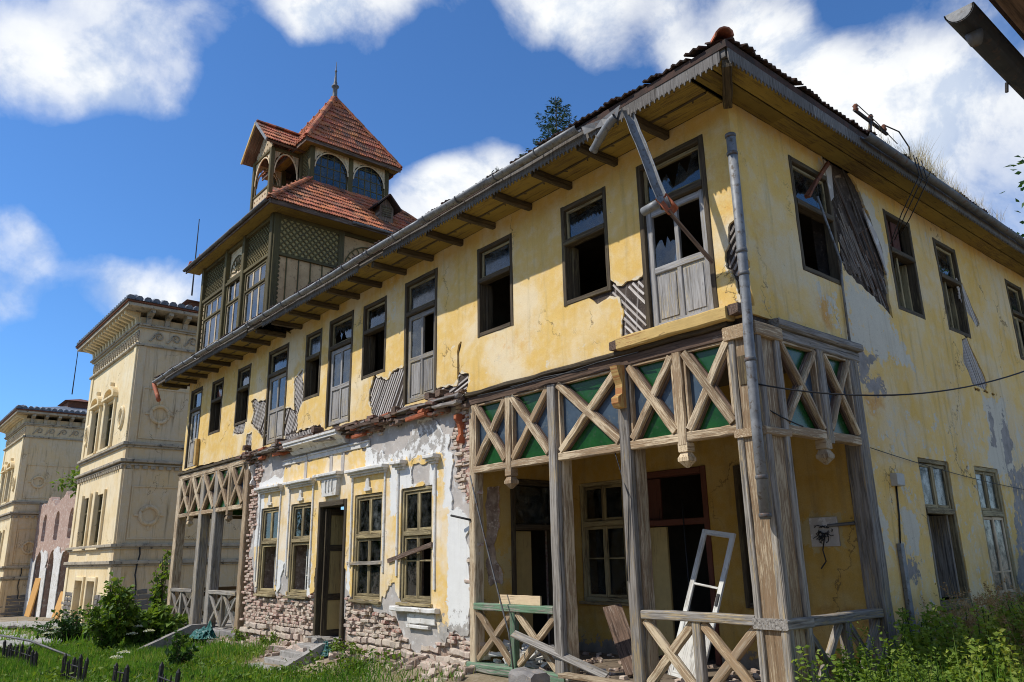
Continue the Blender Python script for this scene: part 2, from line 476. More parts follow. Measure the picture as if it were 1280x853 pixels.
class MB:
    def __init__(self):
        self.v, self.f, self.g = [], [], []

    def add(self, vs, fs, grain=None):
        b = len(self.v)
        self.v += [tuple(map(float, x)) for x in vs]
        self.f += [tuple(b + i for i in q) for q in fs]
        self.g += [tuple(map(float, x)) for x in grain] if grain is not None else [(0, 0, 0)] * len(vs)
        return self

    def prism(self, p0, p1, a, b, ha, hb, ch=None, seg=1, jit=0.0, taper=1.0):
        """a squared timber from p0 to p1, half sizes ha, hb along the unit vectors a, b, arrises chamfered"""
        p0, p1, a, b = (np.array(x, float) for x in (p0, p1, a, b))
        L = float(np.linalg.norm(p1 - p0))
        ch = min(ha, hb) * .22 if ch is None else min(ch, min(ha, hb) * .45)
        prof = [(-ha + ch, -hb), (ha - ch, -hb), (ha, -hb + ch), (ha, hb - ch), (ha - ch, hb), (-ha + ch, hb), (-ha, hb - ch), (-ha, -hb + ch)]
        off = (rr.uniform(0, 50), rr.uniform(0, 50), rr.uniform(0, 50))
        vs, gs, fs = [], [], []
        for s in range(seg + 1):
            t = s / seg
            k = 1 + (taper - 1) * t
            c = p0 + (p1 - p0) * t
            ja, jb = (rr.uniform(-jit, jit), rr.uniform(-jit, jit)) if jit else (0, 0)
            for (x, y) in prof:
                x2, y2 = x * k + ja + (rr.uniform(-jit, jit) * .6 if jit else 0), y * k + jb + (rr.uniform(-jit, jit) * .6 if jit else 0)
                vs.append(c + a * x2 + b * y2)
                gs.append((t * L + off[0], x + off[1], y + off[2]))
        for s in range(seg):
            for i in range(8):
                j = (i + 1) % 8
                fs.append((s * 8 + i, s * 8 + j, s * 8 + 8 + j, s * 8 + 8 + i))
        fs.append(tuple(range(7, -1, -1)))
        fs.append(tuple(seg * 8 + i for i in range(8)))
        d = np.dot(np.cross(a, b), p1 - p0)
        if d < 0:
            fs = [q[::-1] for q in fs]
        return self.add(vs, fs, gs)

    def box(self, F, u0, u1, v0, v1, n0, n1, ch=None, jit=0.0, seg=1):
        du, dv, dn = abs(u1 - u0), abs(v1 - v0), abs(n1 - n0)
        uc, vc, nc = (u0 + u1) / 2, (v0 + v1) / 2, (n0 + n1) / 2
        if du >= dv and du >= dn:
            return self.prism(F.p(u0, vc, nc), F.p(u1, vc, nc), F.v, F.n, dv / 2, dn / 2, ch, seg, jit)
        if dv >= dn:
            return self.prism(F.p(uc, v0, nc), F.p(uc, v1, nc), F.u, F.n, du / 2, dn / 2, ch, seg, jit)
        return self.prism(F.p(uc, vc, n0), F.p(uc, vc, n1), F.u, F.v, du / 2, dv / 2, ch, seg, jit)

    def bar(self, F, p, q, w, n0, n1, ch=None, jit=0.0, seg=1):
        a, b = F.p(p[0], p[1], (n0 + n1) / 2), F.p(q[0], q[1], (n0 + n1) / 2)
        d = (b - a) / max(1e-9, np.linalg.norm(b - a))
        return self.prism(a, b, np.cross(F.n, d), F.n, w / 2, abs(n1 - n0) / 2, ch, seg, jit)

    def poly(self, F, pts, n0, n1):
        """an outline in the frame given thickness"""
        k = len(pts)
        area = sum(pts[i][0] * pts[(i + 1) % k][1] - pts[(i + 1) % k][0] * pts[i][1] for i in range(k))
        if area < 0:
            pts = pts[::-1]
        vs = [F.p(u, v, n0) for u, v in pts] + [F.p(u, v, n1) for u, v in pts]
        fs = [tuple(range(k - 1, -1, -1)), tuple(range(k, 2 * k))] + [(i, (i + 1) % k, k + (i + 1) % k, k + i) for i in range(k)]
        o = rr.uniform(0, 40)
        return self.add(vs, fs, [(v + o, u + o, 0) for u, v in pts] * 2)

    def tube(self, pts, r, seg=8, cap=True, closed=False):
        pts = [np.array(p, float) for p in pts]
        rs = r if isinstance(r, (list, tuple)) else [r] * len(pts)
        vs, fs, gs = [], [], []
        n = len(pts)
        up = np.array((.123, .31, .94))
        o = rr.uniform(0, 40)
        for i, p in enumerate(pts):
            d = pts[(i + 1) % n if closed else min(i + 1, n - 1)] - pts[(i - 1) % n if closed else max(i - 1, 0)]
            d = d / max(1e-9, np.linalg.norm(d))
            a = np.cross(d, up)
            a = a / max(1e-9, np.linalg.norm(a))
            b = np.cross(d, a)
            for k in range(seg):
                t = 2 * math.pi * k / seg
                vs.append(p + (a * math.cos(t) + b * math.sin(t)) * rs[i])
                gs.append((i * .3 + o, math.cos(t) * rs[i], math.sin(t) * rs[i]))
        for i in range(n if closed else n - 1):
            for k in range(seg):
                k2, i2 = (k + 1) % seg, (i + 1) % n
                fs.append((i * seg + k, i2 * seg + k, i2 * seg + k2, i * seg + k2))
        if cap and not closed:
            fs.append(tuple(range(seg)))
            fs.append(tuple((n - 1) * seg + k for k in range(seg - 1, -1, -1)))
        return self.add(vs, fs, gs)

    def half_pipe(self, p0, p1, r, th=.006, seg=8, n=1, up=(0, 0, 1), jit=0.0, ends=True):
        """a half-round gutter open upward"""
        p0, p1, up = np.array(p0, float), np.array(p1, float), np.array(up, float)
        d = (p1 - p0) / np.linalg.norm(p1 - p0)
        s = np.cross(d, up)
        s /= np.linalg.norm(s)
        upv = np.cross(s, d)
        vs, fs = [], []
        m = seg + 1
        for i in range(n + 1):
            c = p0 + (p1 - p0) * i / n + np.array([rr.uniform(-jit, jit), rr.uniform(-jit, jit), rr.uniform(-jit, jit)])
            for rad in (r, r - th):
                for k in range(m):
                    t = math.pi * k / seg
                    vs.append(c + s * math.cos(t) * rad - upv * math.sin(t) * rad)
        for i in range(n):
            a, b = i * 2 * m, (i + 1) * 2 * m
            for k in range(seg):
                fs += [(a + k, a + k + 1, b + k + 1, b + k), (a + m + k, b + m + k, b + m + k + 1, a + m + k + 1)]
            fs += [(a, b, b + m, a + m), (a + seg, a + m + seg, b + m + seg, b + seg)]
        for a in (0, n * 2 * m):
            fs += [(a + k, a + k + 1, a + m + k + 1, a + m + k) for k in range(seg)]
        return self.add(vs, fs)

    def lathe(self, c, prof, seg=12, axis=(0, 0, 1)):
        c, z = np.array(c, float), np.array(axis, float)
        x = np.cross(z, (0.3, .9, .1))
        x /= np.linalg.norm(x)
        y = np.cross(z, x)
        vs, fs = [], []
        for (r, h) in prof:
            for k in range(seg):
                t = 2 * math.pi * k / seg
                vs.append(c + z * h + (x * math.cos(t) + y * math.sin(t)) * r)
        for i in range(len(prof) - 1):
            for k in range(seg):
                k2 = (k + 1) % seg
                fs.append((i * seg + k, i * seg + k2, i * seg + seg + k2, i * seg + seg + k))
        fs.append(tuple(range(seg - 1, -1, -1)))
        fs.append(tuple((len(prof) - 1) * seg + k for k in range(seg)))
        return self.add(vs, fs)

    def mesh(self, name, mat=None):
        me = bpy.data.meshes.new(name)
        me.from_pydata(self.v, [], self.f)
        a = me.attributes.new('grain', 'FLOAT_VECTOR', 'POINT')
        a.data.foreach_set('vector', np.array(self.g, 'f').ravel())
        if mat:
            me.materials.append(M[mat])
        me.update()
        return me

    def build(self, name, mat, parent=None, smooth=False, kind=None):
        me = self.mesh(name, mat)
        if smooth:
            me.polygons.foreach_set('use_smooth', [True] * len(me.polygons))
        return put(name, me, parent, kind)


def put(name, data, parent=None, kind=None, loc=None):
    o = bpy.data.objects.new(name, data)
    COL.objects.link(o)
    if parent is not None:
        o.parent = parent
        o.matrix_parent_inverse = Matrix.Translation(-wloc(parent))
    if loc is not None:
        o.location = loc
    if kind:
        o['kind'] = kind
    return o


def wloc(o):
    v = Vector(o.location)
    if o.parent is not None:
        v = v + o.matrix_parent_inverse.translation + wloc(o.parent)
    return v


def thing(name, label, cat, loc=(0, 0, 0), group=None):
    o = put(name, None, loc=loc)
    o.empty_display_size = .2
    return tag(o, label, cat, group)


def tag(o, label, cat, group=None):
    o['label'] = label
    o['category'] = cat
    if group:
        o['group'] = group
    return o


def one(name, mat, fn, parent=None, smooth=False, kind=None):
    mb = MB()
    fn(mb)
    return mb.build(name, mat, parent, smooth, kind)


def fbox(name, mat, F, u0, u1, v0, v1, n0, n1, parent, ch=None, jit=0.0, seg=1):
    return MB().box(F, u0, u1, v0, v1, n0, n1, ch, jit, seg).build(name, mat, parent)


def fbar(name, mat, F, p, q, w, n0, n1, parent, ch=None, jit=0.0, seg=1):
    return MB().bar(F, p, q, w, n0, n1, ch, jit, seg).build(name, mat, parent)


# ---- value noise on the plane
def _h(ix, iy, s):
    n = (ix * 374761393 + iy * 668265263 + s * 974711) & 0xffffffff
    n = ((n ^ (n >> 13)) * 1274126177) & 0xffffffff
    return ((n ^ (n >> 16)) & 0xffff) / 65535.0


def vnoise(U, V, s=0):
    U, V = np.asarray(U, float), np.asarray(V, float)
    iu, iv = np.floor(U).astype(np.int64), np.floor(V).astype(np.int64)
    fu, fv = U - iu, V - iv
    fu, fv = fu * fu * (3 - 2 * fu), fv * fv * (3 - 2 * fv)
    a, b, c, d = _h(iu, iv, s), _h(iu + 1, iv, s), _h(iu, iv + 1, s), _h(iu + 1, iv + 1, s)
    return (a * (1 - fu) + b * fu) * (1 - fv) + (c * (1 - fu) + d * fu) * fv


def fbm(U, V, sc_=1.0, octs=4, s=0):
    t, amp, tot = 0, 1.0, 0
    for i in range(octs):
        t = t + vnoise(np.asarray(U) * sc_ * 2 ** i + 17.3 * i, np.asarray(V) * sc_ * 2 ** i - 9.1 * i, s + i) * amp
        tot += amp
        amp *= .55
    return t / tot - .5


def sd_rect(U, V, r):
    u0, u1, v0, v1 = r
    return np.maximum(np.abs(U - (u0 + u1) / 2) - (u1 - u0) / 2, np.abs(V - (v0 + v1) / 2) - (v1 - v0) / 2)


def sd_poly(U, V, pts):
    """distance to an outline, negative inside"""
    pts = [np.array(p, float) for p in pts]
    best = np.full(np.shape(U), 1e9)
    ins = np.zeros(np.shape(U), bool)
    k = len(pts)
    for i in range(k):
        a, b = pts[i], pts[(i + 1) % k]
        e = b - a
        t = np.clip(((U - a[0]) * e[0] + (V - a[1]) * e[1]) / max(1e-9, e @ e), 0, 1)
        best = np.minimum(best, np.hypot(U - a[0] - e[0] * t, V - a[1] - e[1] * t))
        c = (a[1] > V) != (b[1] > V)
        if b[1] != a[1]:
            ins ^= c & (U < (b[0] - a[0]) * (V - a[1]) / (b[1] - a[1]) + a[0])
    return np.where(ins, -best, best)


def sheet(name, mat, F, u0, u1, v0, v1, step, field, parent, n0=0.0, th=.03, relief=None, mask=None, kind=None):
    """a coat of material on a wall where field > 0, cut along field = 0, its broken edge as thick as the coat"""
    nu, nv = int(round((u1 - u0) / step)) + 1, int(round((v1 - v0) / step)) + 1
    us, vs = np.linspace(u0, u1, nu), np.linspace(v0, v1, nv)
    U, V = np.meshgrid(us, vs, indexing='ij')
    f = field(U, V)
    f = np.where(np.abs(f) < 1e-5, 1e-5, f)
    idx = np.arange(nu * nv).reshape(nu, nv)
    pos = f > 0
    c4 = pos[:-1, :-1].astype(int) + pos[1:, :-1] + pos[1:, 1:] + pos[:-1, 1:]
    i, j = np.nonzero(c4 == 4)
    quads = np.stack([idx[i, j], idx[i + 1, j], idx[i + 1, j + 1], idx[i, j + 1]], 1)
    eu, ev = list(U.ravel()), list(V.ravel())
    cache, faces, cuts = {}, [], []

    def cutv(a, b):
        key = (a, b) if a < b else (b, a)
        if key not in cache:
            fa, fb = f.flat[a], f.flat[b]
            t = fa / (fa - fb)
            cache[key] = len(eu)
            eu.append(eu[a] + (eu[b] - eu[a]) * t)
            ev.append(ev[a] + (ev[b] - ev[a]) * t)
        return cache[key]

    for i, j in zip(*np.nonzero((c4 > 0) & (c4 < 4))):
        q = [idx[i, j], idx[i + 1, j], idx[i + 1, j + 1], idx[i, j + 1]]
        poly, ex = [], []
        for k in range(4):
            a, b = q[k], q[(k + 1) % 4]
            pa, pb = f.flat[a] > 0, f.flat[b] > 0
            if pa:
                poly.append(a)
            if pa != pb:
                c = cutv(a, b)
                poly.append(c)
                ex.append((c, pa))
        if len(poly) >= 3:
            faces.append(poly)
            for k in range(len(ex)):
                if ex[k][1]:
                    cuts.append((ex[k][0], ex[(k + 1) % len(ex)][0]))
    # rim of the sheet
    for arr, flip in ((idx[:, 0], 0), (idx[-1, :], 0), (idx[:, -1], 1), (idx[0, :], 1)):
        for a, b in zip(arr[:-1], arr[1:]):
            if f.flat[a] > 0 and f.flat[b] > 0:
                cuts.append((b, a) if not flip else (a, b))
    eu, ev = np.array(eu), np.array(ev)
    nn = np.full(len(eu), n0 + th)
    if relief is not None:
        nn = nn + relief(eu, ev)
    P = F.many(eu, ev, nn)
    Pb = F.many(eu, ev, np.full(len(eu), n0))
    allf = [list(q) for q in quads.tolist()] + faces
    bv = {}
    back = []

    def bk(a):
        if a not in bv:
            bv[a] = len(eu) + len(back)
            back.append(a)
        return bv[a]
    for (a, b) in cuts:
        allf.append([b, a, bk(a), bk(b)])
    if back:
        P = np.vstack([P, Pb[back]])
        eu, ev = np.concatenate([eu, eu[back]]), np.concatenate([ev, ev[back]])
    used = np.zeros(len(P), bool)
    for q in allf:
        for a in q:
            used[a] = True
    remap = np.cumsum(used) - 1
    me = bpy.data.meshes.new(name)
    me.from_pydata(P[used].tolist(), [], [[int(remap[a]) for a in q] for q in allf])
    if mask is not None:
        mk = mask(eu[used], ev[used])
        at = me.attributes.new('mask', 'FLOAT_COLOR', 'POINT')
        at.data.foreach_set('color', np.column_stack([mk[0], mk[1], mk[2], np.ones(len(mk[0]))]).astype('f').ravel())
    gr = me.attributes.new('grain', 'FLOAT_VECTOR', 'POINT')
    gr.data.foreach_set('vector', np.column_stack([ev[used], eu[used], eu[used] * 0]).astype('f').ravel())
    me.materials.append(M[mat])
    me.polygons.foreach_set('use_smooth', [False] * len(me.polygons))
    me.update()
    return put(name, me, parent, kind)


def wall_boxes(name, mat, F, u0, u1, v0, v1, n0, n1, holes, parent):
    """a wall of some thickness with rectangular openings through it, as one closed mesh"""
    us = sorted({u0, u1} | {min(max(x, u0), u1) for h in holes for x in h[:2]})
    vs = sorted({v0, v1} | {min(max(x, v0), v1) for h in holes for x in h[2:]})
    solid = [[not any(h[0] < (us[i] + us[i + 1]) / 2 < h[1] and h[2] < (vs[j] + vs[j + 1]) / 2 < h[3] for h in holes)
              for j in range(len(vs) - 1)] for i in range(len(us) - 1)]
    vid, V, Fc = {}, [], []

    def vt(i, j, k):
        if (i, j, k) not in vid:
            vid[(i, j, k)] = len(V)
            V.append(F.p(us[i], vs[j], (n0, n1)[k]))
        return vid[(i, j, k)]

    def S(i, j):
        return 0 <= i < len(us) - 1 and 0 <= j < len(vs) - 1 and solid[i][j]
    for i in range(len(us) - 1):
        for j in range(len(vs) - 1):
            if not S(i, j):
                continue
            Fc.append((vt(i, j, 1), vt(i + 1, j, 1), vt(i + 1, j + 1, 1), vt(i, j + 1, 1)))
            Fc.append((vt(i, j, 0), vt(i, j + 1, 0), vt(i + 1, j + 1, 0), vt(i + 1, j, 0)))
            if not S(i - 1, j):
                Fc.append((vt(i, j, 0), vt(i, j, 1), vt(i, j + 1, 1), vt(i, j + 1, 0)))
            if not S(i + 1, j):
                Fc.append((vt(i + 1, j, 0), vt(i + 1, j + 1, 0), vt(i + 1, j + 1, 1), vt(i + 1, j, 1)))
            if not S(i, j - 1):
                Fc.append((vt(i, j, 0), vt(i + 1, j, 0), vt(i + 1, j, 1), vt(i, j, 1)))
            if not S(i, j + 1):
                Fc.append((vt(i, j + 1, 0), vt(i, j + 1, 1), vt(i + 1, j + 1, 1), vt(i + 1, j + 1, 0)))
    return MB().add(V, Fc).build(name, mat, parent)


def jagged(u0, u1, v0, v1, side='top', k=9, amp=.12):
    """outline of a broken pane: one edge in shards"""
    pts = [(u0, v0), (u1, v0)]
    for i in range(k + 1):
        t = i / k
        pts.append((u1 + (u0 - u1) * t, v1 - (rr.random() ** 1.5) * amp * (v1 - v0) * (1 if i % 2 else 2.0)))
    if side == 'bottom':
        pts = [(u, v0 + v1 - v) for u, v in pts]
    return pts


# ---- leaves and blades, made in bulk
def leaf_mesh(name, mat, C, D, L, W, tint, up=None, fold=.25, bend=.12):
    """one diamond leaf at each point C, pointing along D"""
    C, D = np.asarray(C, float), np.asarray(D, float)
    n = len(C)
    D = D / np.maximum(1e-9, np.linalg.norm(D, axis=1))[:, None]
    R = np.random.normal(size=(n, 3)) if up is None else np.asarray(up, float) + np.random.normal(size=(n, 3)) * .5
    S = np.cross(D, R)
    S /= np.maximum(1e-9, np.linalg.norm(S, axis=1))[:, None]
    Q = np.cross(S, D)
    L, W = np.asarray(L, float).reshape(-1, 1) * np.ones((n, 1)), np.asarray(W, float).reshape(-1, 1) * np.ones((n, 1))
    a = C
    b = C + D * L * .45 + S * W + Q * W * fold
    c = C + D * L - Q * L * bend
    d = C + D * L * .45 - S * W + Q * W * fold
    V = np.stack([a, b, c, d], 1).reshape(-1, 3)
    me = bpy.data.meshes.new(name)
    me.vertices.add(4 * n)
    me.vertices.foreach_set('co', V.astype('f').ravel())
    base = np.arange(n) * 4
    Fi = np.stack([base, base + 1, base + 2, base, base + 2, base + 3], 1).ravel()
    me.loops.add(6 * n)
    me.loops.foreach_set('vertex_index', Fi.astype('i'))
    me.polygons.add(2 * n)
    me.polygons.foreach_set('loop_start', (np.arange(2 * n) * 3).astype('i'))
    at = me.attributes.new('tint', 'FLOAT', 'POINT')
    at.data.foreach_set('value', np.repeat(np.asarray(tint, float) * np.ones(n), 4).astype('f'))
    me.materials.append(M[mat])
    me.update(calc_edges=True)
    me.validate()
    return me

# ------------------------------------------------------------------ ground
def sst(x, a, b):
    t = np.clip((x - a) / (b - a), 0, 1)
    return t * t * (3 - 2 * t)


def terrain(x, y):
    x, y = np.asarray(x, float), np.asarray(y, float)
    z = -.05 - .032 * np.maximum(0, -9 - x)
    z = z - .28 * sst(-y, .1, 1.6) * sst(-x, -1.5, 3)
    z = np.maximum(z, -2.6)
    return z + .05 * (vnoise(x * .7, y * .7, 3) - .5) * sst(-y, .1, .8)


def make_ground():
    xs = np.concatenate([np.linspace(-400, -80, 9), np.linspace(-72, -26, 24), np.linspace(-25, 8, 134), np.linspace(12, 40, 8), np.linspace(80, 400, 6)])
    ys = np.concatenate([np.linspace(-400, -40, 7), np.linspace(-30, -10, 11), np.linspace(-9, 3, 61), np.linspace(4, 40, 19), np.linspace(60, 500, 9)])
    X, Y = np.meshgrid(xs, ys, indexing='ij')
    Z = terrain(X, Y)
    n = len(ys)
    vs = np.stack([X, Y, Z], -1).reshape(-1, 3)
    fs = [(i * n + j, (i + 1) * n + j, (i + 1) * n + j + 1, i * n + j + 1) for i in range(len(xs) - 1) for j in range(n - 1)]
    return MB().add(vs, fs).build('ground', 'ground', None, True, 'structure')


make_ground()
# gravel path past the iron fence
px_ = np.linspace(-60, 0, 61)
pv, pf = [], []
for i, x in enumerate(px_):
    for j, y in enumerate(np.linspace(-9.5, -5.7, 7)):
        yy = y + (.25 * math.sin(x * 1.3 + j) if j in (0, 6) else 0)
        pv.append((x, yy, float(terrain(x, yy)) + .012))
pf = [(i * 7 + j, (i + 1) * 7 + j, (i + 1) * 7 + j + 1, i * 7 + j + 1) for i in range(60) for j in range(6)]
MB().add(pv, pf).build('path', 'path', None, True, 'structure')

# ------------------------------------------------------------------ the yellow house
XB = .10
FA = Fr((0, 0, 0), (1, 0, 0))
FB = Fr((XB, 0, 0), (0, 1, 0))
house = thing('house', 'derelict two-storey yellow house with crumbling plaster, timber porches and broken windows', 'house', (-10.8, 7.0, -.1))

W_A = [(-3.2, -2.18), (-5.46, -4.45), (-9.7, -8.68), (-12.62, -11.74), (-17.19, -16.2), (-19.35, -18.36)]
D_A = [(-1.55, -.34), (-7.95, -6.76), (-11.35, -10.15), (-14.95, -13.65), (-21.35, -20.25)]
G_A = [(-14.75, -13.67), (-12.95, -11.87), (-9.8, -8.66), (-7.95, -6.87)]
GD = (-11.45, -10.14, .1, 3.02)
W_B = [(1.45, 2.6), (4.4, 5.42), (6.4, 7.42), (10.05, 11.05), (12.6, 13.6)]
G_B = [(4.2, 5.35), (6.4, 7.5), (10.1, 11.2)]
up_a = [(a, b, 5.57, 7.28) for a, b in W_A] + [(a, b, 4.72, 7.33) for a, b in D_A]
gr_a = [(a, b, .95, 3.06) for a, b in G_A] + [GD]
up_b = [(a, b, 5.53, 7.32) for a, b in W_B]
gr_b = [(a, b, .92, 3.1) for a, b in G_B]

# wall cores
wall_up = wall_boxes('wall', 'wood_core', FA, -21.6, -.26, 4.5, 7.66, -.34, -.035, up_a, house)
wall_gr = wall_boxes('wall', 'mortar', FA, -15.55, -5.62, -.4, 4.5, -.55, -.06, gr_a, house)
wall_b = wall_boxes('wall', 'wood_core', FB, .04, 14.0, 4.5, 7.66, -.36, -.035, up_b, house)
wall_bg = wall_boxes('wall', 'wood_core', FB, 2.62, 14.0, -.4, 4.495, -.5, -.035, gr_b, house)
wall_boxes('wall', 'plaster', Fr((-21.6, 7.0, 0), (0, -1, 0)), 0, 6.62, 4.5, 7.66, -.3, 0, [], house)
wall_boxes('wall', 'plaster', Fr((-6.9, 7.0, 0), (-1, 0, 0)), 0, 14.7, -.4, 7.66, -.3, 0, [], house)
wall_boxes('wall', 'plaster', Fr((0.05, 14.05, 0), (-1, 0, 0)), 0, 7.3, -.4, 7.66, 0, .3, [], house)
wall_boxes('wall', 'plaster', Fr((-7.2, 14.0, 0), (0, -1, 0)), 0, 6.7, -.4, 7.66, -.3, 0, [], house)
# floors, ceilings and partitions that make the rooms dark
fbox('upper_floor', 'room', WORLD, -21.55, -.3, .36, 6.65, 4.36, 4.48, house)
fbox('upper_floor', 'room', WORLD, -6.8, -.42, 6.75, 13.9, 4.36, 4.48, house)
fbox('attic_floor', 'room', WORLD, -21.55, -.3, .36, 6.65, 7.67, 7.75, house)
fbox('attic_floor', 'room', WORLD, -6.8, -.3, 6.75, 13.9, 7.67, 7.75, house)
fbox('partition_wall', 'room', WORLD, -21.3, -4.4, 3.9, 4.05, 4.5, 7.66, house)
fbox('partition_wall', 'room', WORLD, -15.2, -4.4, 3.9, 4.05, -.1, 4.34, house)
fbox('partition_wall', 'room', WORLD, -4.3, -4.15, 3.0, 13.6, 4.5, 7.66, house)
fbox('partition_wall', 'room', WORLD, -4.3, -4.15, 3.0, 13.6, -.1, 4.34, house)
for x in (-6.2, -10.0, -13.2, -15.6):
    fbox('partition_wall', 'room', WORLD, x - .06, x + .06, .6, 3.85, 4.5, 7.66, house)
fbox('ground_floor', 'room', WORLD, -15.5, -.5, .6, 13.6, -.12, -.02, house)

# where the coat of plaster has come away
PATCH_A = [
    [(-2.21, 5.7), (-2.01, 5.59), (-1.75, 5.57), (-1.53, 5.6), (-1.53, 4.70), (-1.97, 4.73), (-2.03, 4.81), (-2.01, 5.08), (-2.02, 5.26), (-2.03, 5.42), (-2.23, 5.49)],
    [(-9.1, 5.57), (-8.62, 5.37), (-8.46, 5.5), (-7.93, 5.56), (-7.9, 4.5), (-9.09, 4.5), (-9.33, 5.07), (-9.3, 5.29)],
    [(-6.78, 4.85), (-6.11, 4.83), (-6.01, 5.02), (-5.73, 4.95), (-5.85, 4.5), (-6.78, 4.5)],
    [(-13.22, 6.26), (-12.76, 6.42), (-12.6, 5.58), (-13.02, 5.21), (-13.2, 5.88)],
    [(-13.68, 5.55), (-13.37, 5.53), (-12.91, 5.3), (-12.86, 4.87), (-13.68, 4.8)],
    [(-15.97, 6.11), (-15.68, 6.14), (-15.44, 6.03), (-14.9, 5.97), (-14.8, 4.8), (-15.13, 5.06), (-15.92, 5.46), (-15.76, 5.78)],
    [(-17.2, 5.6), (-16.33, 5.6), (-16.4, 5.26), (-17.2, 5.33)],
    [(-13.6, 4.86), (-11.57, 4.84), (-11.44, 4.5), (-13.6, 4.5)],
    [(-16.17, 5.2), (-15.8, 5.21), (-15.71, 4.5), (-16.16, 4.5)],
    [(-.10, 5.82), (.02, 5.9), (.2, 5.8), (.2, 4.6), (-.02, 4.72), (-.05, 5.1), (-.16, 5.3)]]
SMALL_A = [[(-2.67, 5.6), (-2.2, 5.6), (-2.25, 5.46), (-2.49, 5.42)], [(-5.93, 5.66), (-6.06, 5.58), (-6.09, 5.45), (-6.08, 4.9), (-6.03, 4.9), (-6.02, 5.15), (-6.03, 5.4)]]
HOLE_B = [(2.46, 7.7), (3.13, 7.75), (3.47, 7.6), (3.65, 7.32), (3.98, 6.82), (4.13, 6.36), (4.12, 5.76), (4.1, 5.35), (3.9, 5.42), (3.18, 5.68), (2.69, 5.82), (2.55, 6.5), (2.55, 7.21)]
SLIT_B = [[(7.30, 6.72), (7.53, 6.66), (8.03, 5.93), (7.87, 5.83), (7.44, 6.09), (7.24, 6.37)],
          [(6.94, 5.45), (7.22, 5.5), (7.6, 5.05), (7.83, 4.68), (7.68, 4.56), (7.04, 4.62), (6.96, 4.82), (6.81, 4.97)]]


def broken(U, V, f, polys, amp=.05, s=0):
    for k, p in enumerate(polys):
        f = np.minimum(f, sd_poly(U, V, p) + fbm(U, V, 6, 4, s + k) * amp * 3)
    return f


def f_up_a(U, V):
    f = np.full(U.shape, 1.0)
    for r in up_a:
        f = np.minimum(f, sd_rect(U, V, r))
    f = broken(U, V, f, PATCH_A, .05, 5)
    f = broken(U, V, f, SMALL_A, .015, 25)
    edge = V - (4.60 + .10 * np.maximum(0, fbm(U, V, 2.5, 3, 77) + .1) * sst(-U, 5.5, 6.5) + .05 * sst(-U, 5.6, 6.0))
    return np.minimum(f, edge)


def blob(U, V, r, soft=.25):
    return np.clip(.5 - sd_rect(U, V, r) / soft * .5, 0, 1)


def m_up_a(U, V):
    pale = np.zeros(U.shape)
    for r in [(-8.75, -8.0, 6.5, 7.7), (-9.7, -9.0, 4.7, 5.4), (-6.45, -5.95, 5.2, 5.75), (-3.9, -2.4, 4.6, 4.95), (-5.4, -4.6, 4.75, 5.3), (-2.9, -2.0, 7.3, 7.5)]:
        pale = np.maximum(pale, blob(U, V, r, .5) * .55)
    for q in PATCH_A:
        pale = np.maximum(pale, np.clip(.62 - np.abs(sd_poly(U, V, q)) * 4.5, 0, .6))
    orange = np.zeros(U.shape)
    for r in [(-9.1, -8.7, 6.3, 7.2), (-8.6, -8.3, 5.9, 6.6), (-5.0, -3.9, 5.0, 5.5), (-17.8, -17.2, 4.7, 5.3), (-.3, .0, 5.9, 6.9)]:
        orange = np.maximum(orange, blob(U, V, r, .6) * .6)
    grey = np.clip(.5 - (V - 4.60) * 2.2, 0, .5) * sst(-U, 5.2, 6.2) + .05
    return pale, grey, orange


def rel(amp, s):
    return lambda U, V: (fbm(U, V, .8, 3, s) * amp + fbm(U, V, 4, 2, s + 9) * amp * .35)


sheet('plaster', 'plaster', FA, -21.6, XB, 4.60, 7.65, .04, f_up_a, house, -.035, .035, rel(.022, 1), m_up_a)


def f_b(U, V):
    f = np.full(U.shape, 1.0)
    for r in up_b + gr_b:
        f = np.minimum(f, sd_rect(U, V, r))
    f = np.minimum(f, np.maximum(U - 2.62, V - 4.62))
    f = broken(U, V, f, [HOLE_B, [(-.1, 5.85), (.06, 5.8), (.10, 5.3), (.05, 4.95), (.16, 4.75), (-.1, 4.6)]], .07, 3)
    f = broken(U, V, f, SLIT_B, .02, 8)
    for p in ([(7.1, 4.55), (8.6, 4.6), (8.6, 4.53), (7.1, 4.49)],):
        f = np.minimum(f, sd_poly(U, V, p) + .02 + fbm(U, V, 7, 3, 31) * .12)
    return f


